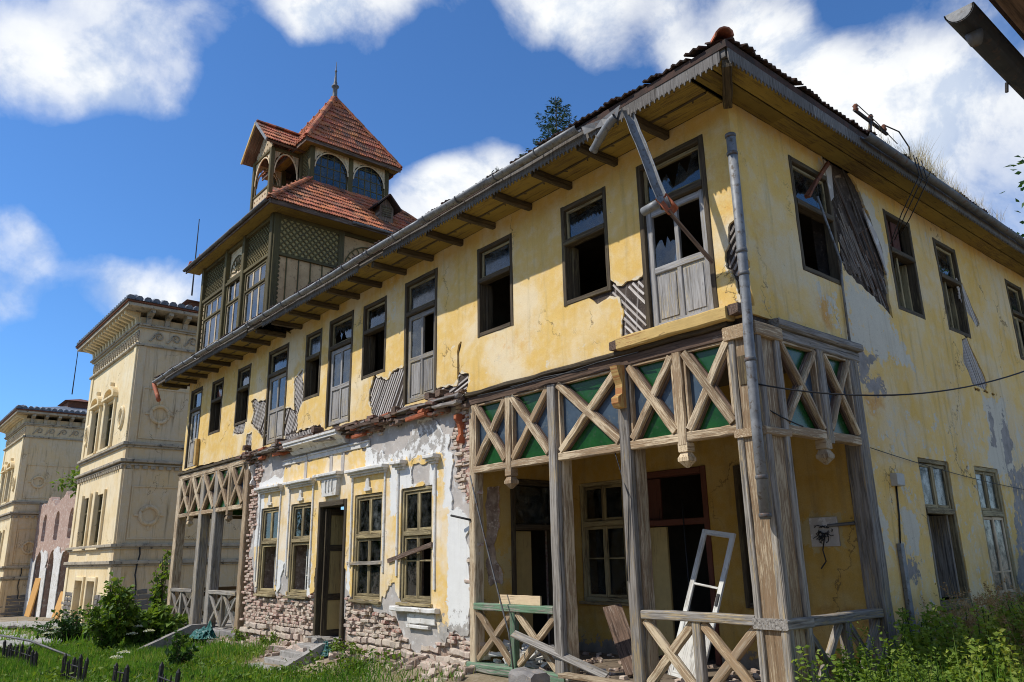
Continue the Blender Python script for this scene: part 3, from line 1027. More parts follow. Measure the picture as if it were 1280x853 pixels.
def m_b(U, V):
    pale, grey, orange = np.zeros(U.shape), np.zeros(U.shape), np.zeros(U.shape)
    for p, a in (([(7.33, 4.48), (8.67, 4.53), (8.42, 2.95), (7.27, 2.9), (7.0, 3.42), (7.43, 3.76)], .8), ([(3.46, 4.81), (4.17, 5.02), (4.54, 4.73), (4.75, 4.54), (3.78, 4.62)], .9),
                 ([(2.65, 5.78), (4.0, 5.49), (4.53, 4.82), (3.6, 4.45), (2.49, 4.51)], .72), ([(2.64, 2.37), (3.01, 2.14), (2.87, 1.59), (2.59, 1.67)], .8),
                 ([(3.22, 2.52), (3.96, 2.16), (3.86, 1.61), (3.28, 1.58)], .75), ([(2.2, 7.7), (2.75, 7.5), (2.7, 6.9), (2.4, 7.2)], .8), ([(3.6, 7.4), (4.0, 7.4), (4.4, 6.6), (4.2, 5.9), (4.0, 6.5)], .9),
                 ([(5.9, 7.5), (6.4, 7.5), (6.3, 6.9), (6.0, 7.1)], .6), ([(1.5, 5.5), (2.6, 5.5), (2.5, 4.6), (2.1, 4.6)], .5)):
        pale = np.maximum(pale, np.clip(.5 - sd_poly(U, V, p) * 2.2, 0, 1) * a)
    for p, a in (([(2.7, 4.6), (3.52, 4.61), (3.08, 4.34), (2.92, 4.2), (3.3, 4.28), (3.5, 4.13), (3.45, 3.98), (3.17, 3.87), (2.89, 3.92), (2.7, 4.03)], .85),
                 ([(7.58, 4.26), (7.84, 4.22), (7.74, 3.47), (7.46, 3.45)], .8), ([(8.35, 4.29), (8.62, 3.68), (8.4, 3.27), (7.95, 3.14), (8.01, 3.81)], .8),
                 ([(3.3, 1.66), (3.88, 1.65), (3.61, 1.21), (3.06, 1.24)], .7), ([(7.66, 3.2), (8.01, 2.74), (7.3, .94), (6.69, .5), (9.5, .5), (9.5, 3.4)], .62), ([(2.6, .9), (14, .7), (14, -.2), (2.6, -.2)], .55),
                 ([(.3, 4.9), (.9, 4.75), (.8, 4.6), (.3, 4.6)], .6)):
        grey = np.maximum(grey, np.clip(.5 - sd_poly(U, V, p) * 2.6, 0, 1) * a)
    for p, a in (([(2.61, 5.23), (2.95, 4.56), (2.49, 4.51)], .9), ([(1.84, 5.22), (2.08, 5.25), (2.05, 4.8), (1.86, 4.85)], 1.1), ([(2.65, 4.0), (3.4, 4.3), (3.4, 3.7), (2.8, 3.5)], .7),
                 ([(3.5, 5.3), (4.3, 5.2), (4.5, 4.7), (3.6, 4.7)], .5), ([(.2, 6.6), (.6, 6.6), (.5, 5.4), (.2, 5.4)], .4)):
        orange = np.maximum(orange, np.clip(.55 - sd_poly(U, V, p) * 2.0, 0, 1) * a)
    pale = np.maximum(pale, .36 * sst(-V, -4.6, -3.6) + .08 * sst(U, 5.5, 8))
    grey = np.maximum(grey, .24 * sst(-V, -3.2, -1.5) + .10 * sst(U, 6, 9) * sst(-V, -4.6, -4.0))
    return pale, grey, orange


plaster_b = sheet('plaster', 'plaster_b', FB, 0, 14.0, -.3, 7.65, .04, f_b, house, -.035, .035, rel(.03, 21), m_b)

# ---- ground floor of the long front: brick, bare render, then yellow and white coats
REND = [(-15.0, 4.4), (-15.05, 2.6), (-15.5, 2.45), (-15.5, 1.75), (-15.0, 1.6), (-14.9, 1.05), (-13.0, .98), (-11.5, .98), (-11.4, .4), (-11.3, 4.4)]
REND2 = [(-11.4, 4.4), (-11.4, .5), (-10.2, .5), (-10.0, 1.0), (-8.9, .9), (-8.4, .75), (-8.05, .55), (-7.9, .22), (-6.9, .15), (-6.4, .45), (-5.7, .4), (-5.7, 2.6), (-5.9, 2.75), (-6.2, 3.2), (-6.25, 4.4)]
FIN = [(-15.0, 3.72), (-15.02, 1.9), (-14.85, 1.15), (-13.5, 1.05), (-13.1, 1.7), (-12.95, 1.0), (-11.5, 1.05), (-11.45, 1.6), (-10.1, 1.6), (-9.95, 1.25), (-9.85, .9), (-8.62, .9), (-8.5, 1.2), (-8.1, 1.35),
       (-8.0, .88), (-6.75, .9), (-6.66, .5), (-6.5, .42), (-6.4, .62), (-6.3, .5), (-5.74, .5), (-5.74, 2.4), (-6.05, 2.5), (-6.3, 2.55), (-6.3, 3.4), (-6.35, 3.9), (-6.9, 4.28),
       (-7.6, 4.25), (-7.8, 3.85), (-8.3, 3.75), (-9.2, 4.05), (-13.3, 4.05), (-13.6, 3.85)]


def f_rend(U, V):
    nz = fbm(U, V, 2.6, 5, 50) * .55
    f = np.maximum(-sd_poly(U, V, REND), -sd_poly(U, V, REND2)) + nz
    for r in gr_a:
        f = np.minimum(f, sd_rect(U, V, r))
    return f


def f_fin(U, V):
    f = -sd_poly(U, V, FIN) + fbm(U, V, 3.4, 5, 60) * .42
    f = np.minimum(f, sd_poly(U, V, [(-7.55, 3.48), (-6.98, 3.48), (-6.98, 3.1), (-7.6, 3.1)]) + fbm(U, V, 5, 3, 63) * .15)
    for r in gr_a:
        f = np.minimum(f, sd_rect(U, V, r))
    return f


WHITE = [(-6.37, -5.6, 0, 2.7), (-8.3, -6.2, 3.62, 4.6), (-15.2, -14.6, 2.1, 3.8), (-15.0, -13.5, 3.62, 4.2), (-12.05, -11.72, .9, 2.0), (-8.36, -8.1, 2.55, 3.6),
         (-8.1, -7.4, 3.05, 3.5), (-7.0, -6.72, 2.9, 3.5), (-9.4, -8.3, 3.6, 4.3), (-10.05, -9.9, .9, 1.7), (-6.5, -6.2, 2.6, 4.2), (-13.55, -13.05, .9, 1.75)]


def m_fin(U, V):
    w = np.zeros(U.shape)
    for r in WHITE:
        w = np.maximum(w, blob(U, V, r, .16))
    g = np.maximum(np.clip(.45 - (V - .5) * .7, 0, .5), .42 * blob(U, V, (-9.3, -6.2, 3.5, 4.5), .5)) + .16
    return w, g, blob(U, V, (-6.7, -6.3, .3, 1.0), .8) * .8


sheet('render_coat', 'render', FA, -15.55, -5.72, -.05, 4.42, .04, f_rend, house, -.06, .035, rel(.02, 70))
sheet('plaster', 'plaster_g', FA, -15.55, -5.72, -.05, 4.42, .035, f_fin, house, -.03, .03, rel(.010, 80), m_fin)
# rough face of the mortar bed that the bricks sit in
sheet('mortar_bed', 'mortar', FA, -15.56, -5.62, -.35, 4.5, .055, lambda U, V: np.min([sd_rect(U, V, r) for r in gr_a], axis=0), wall_gr, -.105, .01,
      lambda U, V: fbm(U, V, 5, 4, 90) * .10 + fbm(U, V, 1.2, 2, 95) * .06)


def piece_mesh(name, mat, l, h, d, jit, k):
    out = []
    for _ in range(k):
        mb = MB().prism((-l / 2 * rr.uniform(.9, 1.05), 0, 0), (l / 2 * rr.uniform(.85, 1.05), 0, 0), (0, 0, 1), (0, 1, 0), h / 2 * rr.uniform(.85, 1.05), d / 2, h * .14, 2, jit)
        out.append(mb.mesh(name, mat))
    return out


def place(name, me, parent, loc, rot=(0, 0, 0), scale=None):
    o = put(name, me, parent, None, loc)
    o.rotation_euler = rot
    if scale:
        o.scale = scale
    return o


def lay_bricks():
    brick = piece_mesh('brick', 'brick', .205, .056, .12, .010, 10)
    half = piece_mesh('brick', 'brick', .10, .056, .12, .009, 6)
    stone = piece_mesh('stone', 'stone', .30, .13, .14, .018, 8)
    spots = []
    v, row = -.30, 0
    while v < 4.45:
        big = v < .26
        hgt = .142 if big else .066
        u = -15.6 + (.13 if row % 2 else 0) - rr.random() * .1
        while u < -5.7:
            ln = rr.uniform(.2, .38) if big else (.216 if rr.random() < .62 else .112)
            uc, vc = u + ln / 2, v + hgt / 2
            U, V = np.array([[uc]]), np.array([[vc]])
            ok = all(sd_rect(U, V, r)[0, 0] > .07 for r in gr_a)
            if ok and f_rend(U, V)[0, 0] < .02 and f_fin(U, V)[0, 0] < .03 and rr.random() > .08:
                kind = 'stone' if (big or (rr.random() < .16 and vc < .9)) else ('brick' if ln > .15 else 'half')
                spots.append((uc, vc, kind, ln))
            u += ln
        v += hgt
        row += 1
    c = np.array(CAM)
    spots.sort(key=lambda s: (s[0] - c[0]) ** 2 + c[1] ** 2)
    rest = MB()
    count = {'brick': 0, 'stone': 0}
    for (uc, vc, kind, ln) in spots:
        n = -.078 + rr.uniform(-.045, .045)
        nm = 'stone' if kind == 'stone' else 'brick'
        me = rr.choice({'brick': brick, 'half': half, 'stone': stone}[kind])
        rot = (rr.uniform(-.12, .12), rr.uniform(-.07, .07), rr.uniform(-.12, .12))
        count[nm] += 1
        if count[nm] <= 300:
            sc_ = None if kind != 'stone' else (ln / .31, 1, rr.uniform(.75, 1.05) if vc < .26 else .5)
            place(nm, me, wall_gr, (uc, -n, vc), rot, sc_)
        else:
            rest.prism((uc - ln * .47, -n, vc), (uc + ln * .47, -n, vc), (0, 0, 1), (0, 1, 0), .027, .06, .009, 1, .008)
    if rest.v:
        rest.build('brickwork', 'brick', wall_gr, False, 'stuff')


lay_bricks()

# ---- laths that the fallen plaster shows
def lath_fill(F, poly, ang0, pitch, w, n0, mat, parent, grow=.04, jit=.004, skip=.06, turn=.015, snap=0.0):
    us, vs = [p[0] for p in poly], [p[1] for p in poly]
    cu, cv = sum(us) / len(us), sum(vs) / len(vs)
    R = max(max(us) - min(us), max(vs) - min(vs))
    for k in range(-int(R / pitch), int(R / pitch) + 1):
        ang = ang0 + rr.uniform(-turn, turn)
        d = np.array((math.cos(ang), math.sin(ang)))
        q = np.array((-math.sin(ang0), math.cos(ang0)))
        t = np.linspace(-R, R, 121)
        P = np.array((cu, cv)) + np.outer(t, d) + q * (k * pitch)
        ins = np.nonzero(sd_poly(P[:, 0], P[:, 1], poly) < grow)[0]
        if len(ins) < 4 or rr.random() < skip:
            continue
        a, b = P[ins[0]], P[ins[-1]]
        ln = float(np.linalg.norm(b - a))
        a = a + d * (rr.uniform(0, .05) + (rr.random() ** 2) * snap * ln)
        b = b - d * (rr.uniform(0, .05) + (rr.random() ** 2) * snap * ln)
        fbar('lath', mat, F, a, b, w * rr.uniform(.8, 1.1), n0, n0 + .014 + rr.uniform(0, .006), parent, .002, jit, 2)


for k, (poly, ang) in enumerate(zip(PATCH_A, (-.85, 1.0, .3, 1.1, 1.05, 1.0, 1.0, 1.1, 1.2, .9))):
    poly = [(min(a, .07), b) for a, b in poly]
    lath_fill(FA, poly, ang, .078, .036, -.034, 'wood_lath' if k < 9 else 'wood_lathgrey', wall_up, -.01)
lath_fill(FA, PATCH_A[0], 1.45, .22, .03, -.05, 'wood_lathgrey', wall_up)
lath_fill(FB, HOLE_B, 2.06, .10, .020, -.034, 'wood_lathdark', wall_b, .01, .012, .15, .09, .55)
lath_fill(FB, [(2.62, 6.7), (3.0, 6.75), (3.7, 6.2), (4.05, 6.0), (4.1, 5.4), (3.2, 5.7), (2.72, 5.85)], 2.04, .048, .013, -.022, 'wood_lathgrey', wall_b, .01, .010, .22, .10, .5)
lath_fill(FB, [(2.6, 7.0), (2.8, 7.0), (3.7, 5.6), (3.2, 5.7), (2.7, 5.85)], 2.1, .06, .014, -.014, 'wood_lathgrey', wall_b, .01, .010, .2, .05, .25)
lath_fill(FB, [(3.0, 6.6), (3.5, 6.9), (4.1, 6.1), (4.08, 5.4), (3.3, 5.7), (2.75, 5.85), (2.7, 6.5)], 2.0, .14, .018, -.018, 'wood_rot', wall_b, -.02, .014, .2, .25, .6)
lath_fill(FB, HOLE_B, .35, .5, .05, -.05, 'wood_rot', wall_b, -.02, .012, .1, .2, .3)
lath_fill(FB, [(2.62, 6.6), (3.0, 6.3), (3.9, 5.5), (3.1, 5.72), (2.7, 5.85)], 2.1, .16, .013, -.010, 'wood_lathgrey', wall_b, -.02, .006, .3, .05, .3)
for p in SLIT_B:
    lath_fill(FB, p, 2.05, .05, .024, -.03, 'wood_lath', wall_b, .02, .003, 0)
# hanging shards of plaster at the big hole
for pts in ([(3.62, 7.1), (3.98, 6.75), (4.12, 6.35), (4.14, 6.05), (3.98, 6.4), (3.72, 6.85)], [(2.5, 7.6), (2.72, 7.55), (2.66, 7.0), (2.55, 6.9)]):
    one('plaster_flake', 'render', lambda mb: mb.poly(FB, pts, .0, .018), plaster_b)
one('broken_timber', 'wood_rot', lambda mb: mb.bar(FB, (2.75, 7.5), (3.75, 5.75), .05, -.03, .0, None, .01, 5), wall_b)


# ------------------------------------------------------------------ windows and doors
def frame(mb, F, u0, u1, v0, v1, w, n0, n1, jit=.003):
    mb.box(F, u0, u0 + w, v0, v1, n0, n1, None, jit, 4)
    mb.box(F, u1 - w, u1, v0, v1, n0, n1, None, jit, 4)
    mb.box(F, u0 + w, u1 - w, v1 - w, v1, n0 + .002, n1 - .002, None, jit, 3)
    mb.box(F, u0 + w, u1 - w, v0, v0 + w, n0 + .002, n1 - .002, None, jit, 3)


def pane(F, u0, u1, v0, v1, n, parent, mat='glass', broken_side=None, amp=.3):
    pts = [(u0, v0), (u1, v0), (u1, v1), (u0, v1)] if not broken_side else jagged(u0, u1, v0, v1, broken_side, 8, amp)
    return one('pane', mat, lambda mb: mb.poly(F, pts, n, n + .004), parent)


def sash(F, u0, u1, v0, v1, w, n0, n1, parent, mat, glass='glass', bars=(), brk=None, amp=.3):
    mb = MB()
    frame(mb, F, u0, u1, v0, v1, w, n0, n1, .002)
    for v in bars:
        mb.box(F, u0 + w, u1 - w, v - .014, v + .014, n0 + .004, n1 - .004)
    mb.build('sash', mat, parent)
    if glass:
        pane(F, u0 + w * .8, u1 - w * .8, v0 + w * .8, v1 - w * .8, (n0 + n1) / 2, parent, glass, brk, amp)


def upper_window(F, r, vt, lower, top='glass', mat='wood_brown', brk=None):
    u0, u1, v0, v1 = r
    mb = MB()
    frame(mb, F, u0, u1, v0, v1, .075, -.15, .012)
    mb.box(F, u0 + .06, u1 - .06, vt - .045, vt + .045, -.14, .03, None, .003, 3)
    w = mb.build('window', mat, house)
    if top:
        sash(F, u0 + .08, u1 - .08, vt + .05, v1 - .08, .045, -.10, -.05, w, 'wood_frame', top, brk=brk)
    FI = Fr(F.p(0, 0, 0), -F.n)            # a casement swung into the room
    if lower == 'open':
        sash(FI, .16, .16 + (u1 - u0) / 2 - .1, v0 + .09, vt - .06, .05, 0, .04, w, 'wood_frame', None) if False else None
        mb = MB()
        mb.box(F, u0 + .08, u0 + .125, v0 + .08, vt - .05, -.26, -.13, None, .003, 3)
        mb.build('casement', 'wood_brown', w)
    elif lower == 'bar':
        uc = (u0 + u1) / 2 - .08
        fbox('casement', 'wood_frame', F, uc - .025, uc + .025, v0 + .08, vt - .05, -.11, -.06, w, None, .002, 3)
        mb = MB()
        mb.box(F, u1 - .125, u1 - .08, v0 + .08, vt - .05, -.5, -.13, None, .003, 3)
        mb.build('casement', 'wood_frame', w)
    elif lower == 'glass':
        uc = (u0 + u1) / 2
        sash(F, u0 + .08, uc, v0 + .08, vt - .05, .05, -.10, -.05, w, 'wood_frame', 'glass_dust')
        sash(F, uc, u1 - .08, v0 + .08, vt - .05, .05, -.10, -.05, w, 'wood_frame', None)
    return w


for k, (a, b) in enumerate(W_A):
    upper_window(FA, (a, b, 5.57, 7.28), 6.63, 'open', ('glass', 'glass_dust', 'glass', 'glass_dust', 'glass', 'glass')[k])
for k, (a, b) in enumerate(W_B):
    upper_window(FB, (a, b, 5.53, 7.32), 6.60, ('open', 'bar', 'bar', 'glass', 'glass')[k], ('glass', None, 'glass', 'glass', 'glass')[k])
wb2 = upper_window  # the second window of the side wall has torn boards instead of glass in its fanlight
fbox('board', 'wood_maroon', FB, 4.5, 4.72, 6.68, 7.22, -.1, -.07, house, None, .003, 3)
fbox('board', 'wood_maroon', FB, 4.80, 5.08, 6.68, 7.22, -.1, -.07, house, None, .003, 3)


def upper_door(r, vt, k):
    u0, u1, v0, v1 = r
    F = FA
    mb = MB()
    mb.box(F, u0, u0 + .08, v0, v1, -.16, .015, None, .003, 5)
    mb.box(F, u1 - .08, u1, v0, v1, -.16, .015, None, .003, 5)
    mb.box(F, u0 + .08, u1 - .08, v1 - .085, v1, -.158, .018, None, .003, 3)
    mb.box(F, u0 + .08, u1 - .08, vt - .05, vt + .05, -.15, .02, None, .003, 3)
    d = mb.build('door', 'wood_brown', house)
    a, b = u0 + .085, u1 - .085
    top = vt + .055
    if k == 0:
        sash(F, a, b, top, v1 - .09, .055, -.11, -.05, d, 'wood_frame', 'glass', brk='top', amp=.45)
    elif k == 2:
        sash(F, a, b, top, v1 - .09, .05, -.11, -.05, d, 'wood_frame', 'glass', brk='bottom', amp=.5)
    else:
        sash(F, a, b, top, v1 - .09, .05, -.11, -.05, d, 'wood_frame', 'glass' if k != 1 else 'glass_dust')
    lv0, lv1, m = v0 + .03, vt - .06, v0 + .90
    uc = (a + b) / 2
    mb = MB()
    frame(mb, F, a, b, lv0, lv1, .10, -.10, -.04)
    mb.box(F, a + .1, b - .1, m - .05, m + .05, -.098, -.038, None, .003, 3)
    mb.box(F, uc - .035, uc + .035, lv0 + .1, m - .05, -.096, -.042, None, .002, 3)
    mb.box(F, uc - .035, uc + .035, m + .05, lv1 - .1, -.096, -.042, None, .002, 3)
    leaf = mb.build('door_leaf', 'wood_door', d)
    for (x0, x1) in ((a + .1, uc - .035), (uc + .035, b - .1)):
        fbox('panel', 'wood_door', F, x0, x1, lv0 + .1, m - .05, -.085, -.065, d)
        MB().box(F, x0 + .04, x1 - .04, lv0 + .15, m - .1, -.066, -.052, .008).build('panel', 'wood_door', d)
    glz = {0: ('half', None), 1: ('glass_dust', None), 2: ('glass_dust', 'glass_dust'), 3: ('glass', 'glass'), 4: ('glass', 'glass')}[k]
    for (x0, x1), g in zip(((a + .1, uc - .035), (uc + .035, b - .1)), glz):
        if g == 'half':
            pane(F, x0, x1, m + .05, m + .05 + (lv1 - m) * .45, -.07, d, 'glass', 'top', .2)
        elif g:
            pane(F, x0, x1, m + .05, lv1 - .1, -.07, d, g)
    return d


for k, (a, b) in enumerate(D_A):
    upper_door((a, b, 4.72, 7.33), 6.62, k)


def ground_window(F, r, vt, k, mat='wood_frame', low='two', n=0.0):
    u0, u1, v0, v1 = r
    mb = MB()
    frame(mb, F, u0, u1, v0, v1, .07, -.17 + n, -.03 + n, .004)
    mb.box(F, u0 + .07, u1 - .07, vt - .045, vt + .045, -.165 + n, -.02 + n, None, .003, 3)
    w = mb.build('window', mat, house)
    a, b, uc = u0 + .075, u1 - .075, (u0 + u1) / 2
    g = ('glass_dust', 'glass', 'glass', 'glass')[k % 4] if F is not FB else 'glass_dull'
    sash(F, a, uc, vt + .05, v1 - .075, .05, -.12 + n, -.06 + n, w, mat, g, brk='top' if k == 2 else None)
    sash(F, uc, b, vt + .05, v1 - .075, .05, -.12 + n, -.06 + n, w, mat, 'glass_dust' if k == 2 else g)
    if low == 'two':
        sash(F, a, uc, v0 + .075, vt - .05, .05, -.12 + n, -.06 + n, w, mat, g, bars=(v0 + .75,) if k % 2 else ())
        sash(F, uc, b, v0 + .075, vt - .05, .05, -.12 + n, -.06 + n, w, mat, 'glass' if k != 3 else None, bars=(v0 + .75,) if k % 2 else ())
    elif low == 'one':
        sash(F, a, b, v0 + .075, vt - .05, .06, -.12 + n, -.06 + n, w, mat, None)
        sash(F, a + .35, b - .12, v0 + .1, vt - .1, .035, -.30 + n, -.26 + n, w, 'wood_white', 'glass_dust', bars=(v0 + .45,), brk='top', amp=.5)
    elif low == 'white':
        sash(F, a, uc, v0 + .075, vt - .05, .05, -.10 + n, -.05 + n, w, 'wood_buff', 'glass_dull', bars=(v0 + .42,))
        sash(F, uc, b, v0 + .075, vt - .05, .05, -.10 + n, -.05 + n, w, 'wood_buff', 'glass_dull', bars=(v0 + .42,))
    elif low == 'open':
        mb = MB()
        mb.box(F, uc - .1, uc - .05, v0 + .08, vt - .05, -.55 + n, -.2 + n, None, .003, 3)
        mb.box(F, b - .05, b, v0 + .08, vt - .05, -.5 + n, -.13 + n, None, .003, 3)
        mb.build('casement', 'wood_grey', w)
    fbox('sill', mat, F, u0 - .04, u1 + .04, v0 - .05, v0 - .002, -.15 + n, .06 + n, w, None, .006, 4)
    return w


for k, ((a, b), low) in enumerate(zip(G_A, ('one', 'one', 'two', 'two'))):
    ground_window(FA, (a, b, .95, 3.06), 2.2, k, 'wood_frame', low)
fbar('nailed_board', 'wood_grey', FA, (-10.0, 1.66), (-8.55, 1.68), .07, .0, .03, house, None, .003, 4)
fbar('nailed_board', 'wood_rot', FA, (-8.35, 1.70), (-6.84, 1.98), .085, .0, .035, house, None, .004, 4)
for k, ((a, b), low) in enumerate(zip(G_B, ('open', 'white', 'two'))):
    ground_window(FB, (a, b, .92, 3.1), 2.3, k, 'wood_frame', low, .02)

# open front door
mb = MB()
u0, u1, v0, v1 = GD
mb.box(FA, u0, u0 + .1, v0, v1, -.3, .02, None, .004, 6)
mb.box(FA, u1 - .1, u1, v0, v1, -.3, .02, None, .004, 6)
mb.box(FA, u0 + .1, u1 - .1, v1 - .13, v1, -.3, .03, None, .004, 3)
dr = mb.build('door', 'wood_brown', house)
FD = Fr((u0 + .22, .05, 0), (0, 1, 0))       # the leaf folded back into the hall, seen from the right
mb = MB()
frame(mb, FD, 0, .82, .14, 2.85, .13, 0, .05)
for v in (.95, 2.0):
    mb.box(FD, .13, .69, v - .07, v + .07, .002, .048)
mb.build('door_leaf', 'wood_brown', dr)
for v0_, v1_ in ((.27, .88), (1.02, 1.93), (2.07, 2.72)):
    fbox('panel', 'wood_panel', FD, .14, .68, v0_, v1_, .008, .034, dr)
FD2 = Fr((u1 - .13, .32, 0), (0, 1, 0))
fbox('door_leaf', 'wood_maroon', FD2, 0, .8, .14, 2.1, -.045, 0, dr)
# worn tread in the doorway
fbox('threshold', 'concrete', FA, -11.4, -10.2, -.1, .12, -.5, .06, house, None, .01, 5)


# ---- stucco mouldings of the ground floor
def hood(u0, u1, cut=None):
    spans = [(u0 - .20, u1 + .22)] if not cut else cut
    for a, b in spans:
        mb = MB()
        mb.box(FA, a, b, 3.53, 3.60, -.02, .17, .012, .004, 5)
        mb.box(FA, a + .03, b - .03, 3.485, 3.532, -.02, .11, .01)
        mb.box(FA, a + .06, b - .06, 3.44, 3.487, -.02, .06, .01)
        mb.build('hood_moulding', 'white_stucco', house)


for k, (a, b) in enumerate(G_A):
    hood(a, b, [(-8.17, -7.75), (-6.98, -6.62)] if k == 3 else None)
    for x in (a - .13, b + .07):
        if k == 3 and x > b:
            fbox('architrave', 'white_stucco', FA, x, x + .06, 1.2, 3.44, -.02, .03, house, .01, .003, 6)
        else:
            fbox('architrave', 'white_stucco', FA, x, x + .06, (1.0, 1.0, 1.25, 1.3)[k] + rr.uniform(0, .4), 3.44, -.02, .03, house, .01, .003, 6)
    if k < 3:
        c = (a + b) / 2
        pr = [(-.13, 3.12), (.13, 3.12), (.13, 3.17), (.075, 3.2), (.07, 3.3), (.05, 3.36), (0, 3.385), (-.05, 3.36), (-.07, 3.3), (-.075, 3.2), (-.13, 3.17)]
        one('bell_ornament', 'white_stucco', lambda mb: mb.poly(FA, [(c + x, v) for x, v in pr], -.01, .04), house)
mb = MB()
mb.box(FA, -11.5, -10.35, 3.56, 3.63, -.02, .19, .012, .003, 4)
mb.box(FA, -11.42, -10.43, 3.50, 3.558, -.02, .13, .012)
mb.build('hood_moulding', 'white_stucco', house)
one('keystone', 'white_stucco', lambda mb: mb.poly(FA, [(-11.18, 3.12), (-10.52, 3.12), (-10.48, 3.5), (-11.22, 3.5)], -.02, .09), house)
for x in (-11.0, -10.85, -10.7):
    fbox('keystone_rib', 'white_stucco', FA, x - .02, x + .02, 3.22, 3.47, .085, .115, house)
for a, b in ((-13.55, -12.2), (-12.1, -9.25)):
    mb = MB()
    mb.box(FA, a, b, 4.05, 4.15, -.02, .025, .01, .003, 6)
    mb.box(FA, a, b, 4.15, 4.19, -.02, .05, .01, .003, 6)
    mb.build('frieze_band', 'white_stucco', house)
for x in (-12.25, -10.95, -10.4):
    fbox('frieze_strip', 'render', FA, x - .07, x + .07, 3.64, 4.05, -.02, .012, house, .004, .003, 3)
FS = Fr((-12.95, 0, 0), (0, -1, 0))
one('cornice', 'white_stucco', lambda mb: mb.poly(FS, [(-.02, 4.24), (.05, 4.24), (.08, 4.27), (.12, 4.34), (.2, 4.39), (.3, 4.41), (.3, 4.46), (.33, 4.47), (.33, 4.52), (-.02, 4.52)], 0, -2.75), house)
# ruined piece of sill and panel below the last window
one('sill_moulding', 'white_stucco', lambda mb: mb.box(FA, -8.1, -6.6, .80, .885, -.04, .12, .015, .006, 6), house)
mb = MB()
mb.box(FA, -7.6, -6.72, .60, .78, -.04, .035, .01, .006, 4)
mb.box(FA, -7.6, -6.9, .52, .58, -.04, .055, .01, .004, 4)
mb.build('apron_panel', 'white_stucco', house)

# ---- the crumbled ledge between the storeys
for k in range(52):
    u = -16.3 + k * .205 + rr.uniform(-.1, .1)
    ln = rr.uniform(.8, 2.2)
    n = rr.uniform(-.02, .18)
    v = 4.52 + rr.uniform(-.10, .11) - n * .25
    fbar('splintered_board', 'wood_rot' if k % 3 else 'wood_lathgrey', FA, (u, v), (min(-5.75, u + ln), v + rr.uniform(-.04, .04)), rr.uniform(.03, .07), n, n + rr.uniform(.05, .16), house, .006, .012, 7)
bk = piece_mesh('brick', 'brick_dark', .22, .062, .13, .012, 7)
bt = piece_mesh('brick', 'terracotta', .24, .06, .13, .010, 3)
for k in range(170):
    u = rr.uniform(-16.2, -5.65)
    if -12.9 < u < -10.2 and rr.random() < .7:
        continue
    v = rr.choice((4.37, 4.445, 4.52, 4.59)) + rr.uniform(-.01, .01)
    lim = {0: .10, 1: .17, 2: .24, 3: .2}[min(3, max(0, int((v - 4.33) / .075)))]
    n = rr.uniform(-.05, lim)
    place('brick', rr.choice(bk if rr.random() < .85 else bt), house, (u, -n, v), (rr.uniform(-.15, .15), rr.uniform(-.1, .1), rr.uniform(-.25, .25)))
for (u, v, n) in ((-7.3, 4.36, .16), (-9.5, 4.30, .12), (-7.05, 4.365, .17), (-13.6, 4.36, .14)):
    place('brick', bt[0], house, (u, -n, v), (.1, -.06, .1), (1.6, 1, 1))
# joist ends under the doors
for (u, v, l) in ((-2.05, 4.64, .22), (-.06, 4.68, .2), (-11.5, 4.68, .3), (-13.55, 4.66, .3), (-6.75, 4.68, .28), (-6.45, 4.72, .24), (-8.05, 4.62, .22), (-15.9, 4.78, .2)):
    one('joist_end', 'wood_rot', lambda mb: mb.box(FA, u - .075, u + .075, v - .07, v + .07, -.1, l * .8, .02, .018, 4), house)
for (u, v) in ((-5.98, 3.98), (-15.45, 3.98)):      # broken scroll brackets at the two ends of the ledge
    FK = Fr((u + .05, 0, v), (0, -1, 0))
    one('scroll_bracket', 'terracotta' if u > -7 else 'white_stucco', lambda mb: mb.poly(FK, [(-.05, -.26), (.05, -.26), (.085, -.22), (.07, -.15), (.035, -.1), (.045, .0), (.08, .1), (.14, .17), (.14, .24), (.07, .27), (-.05, .27)], 0, .08), house)

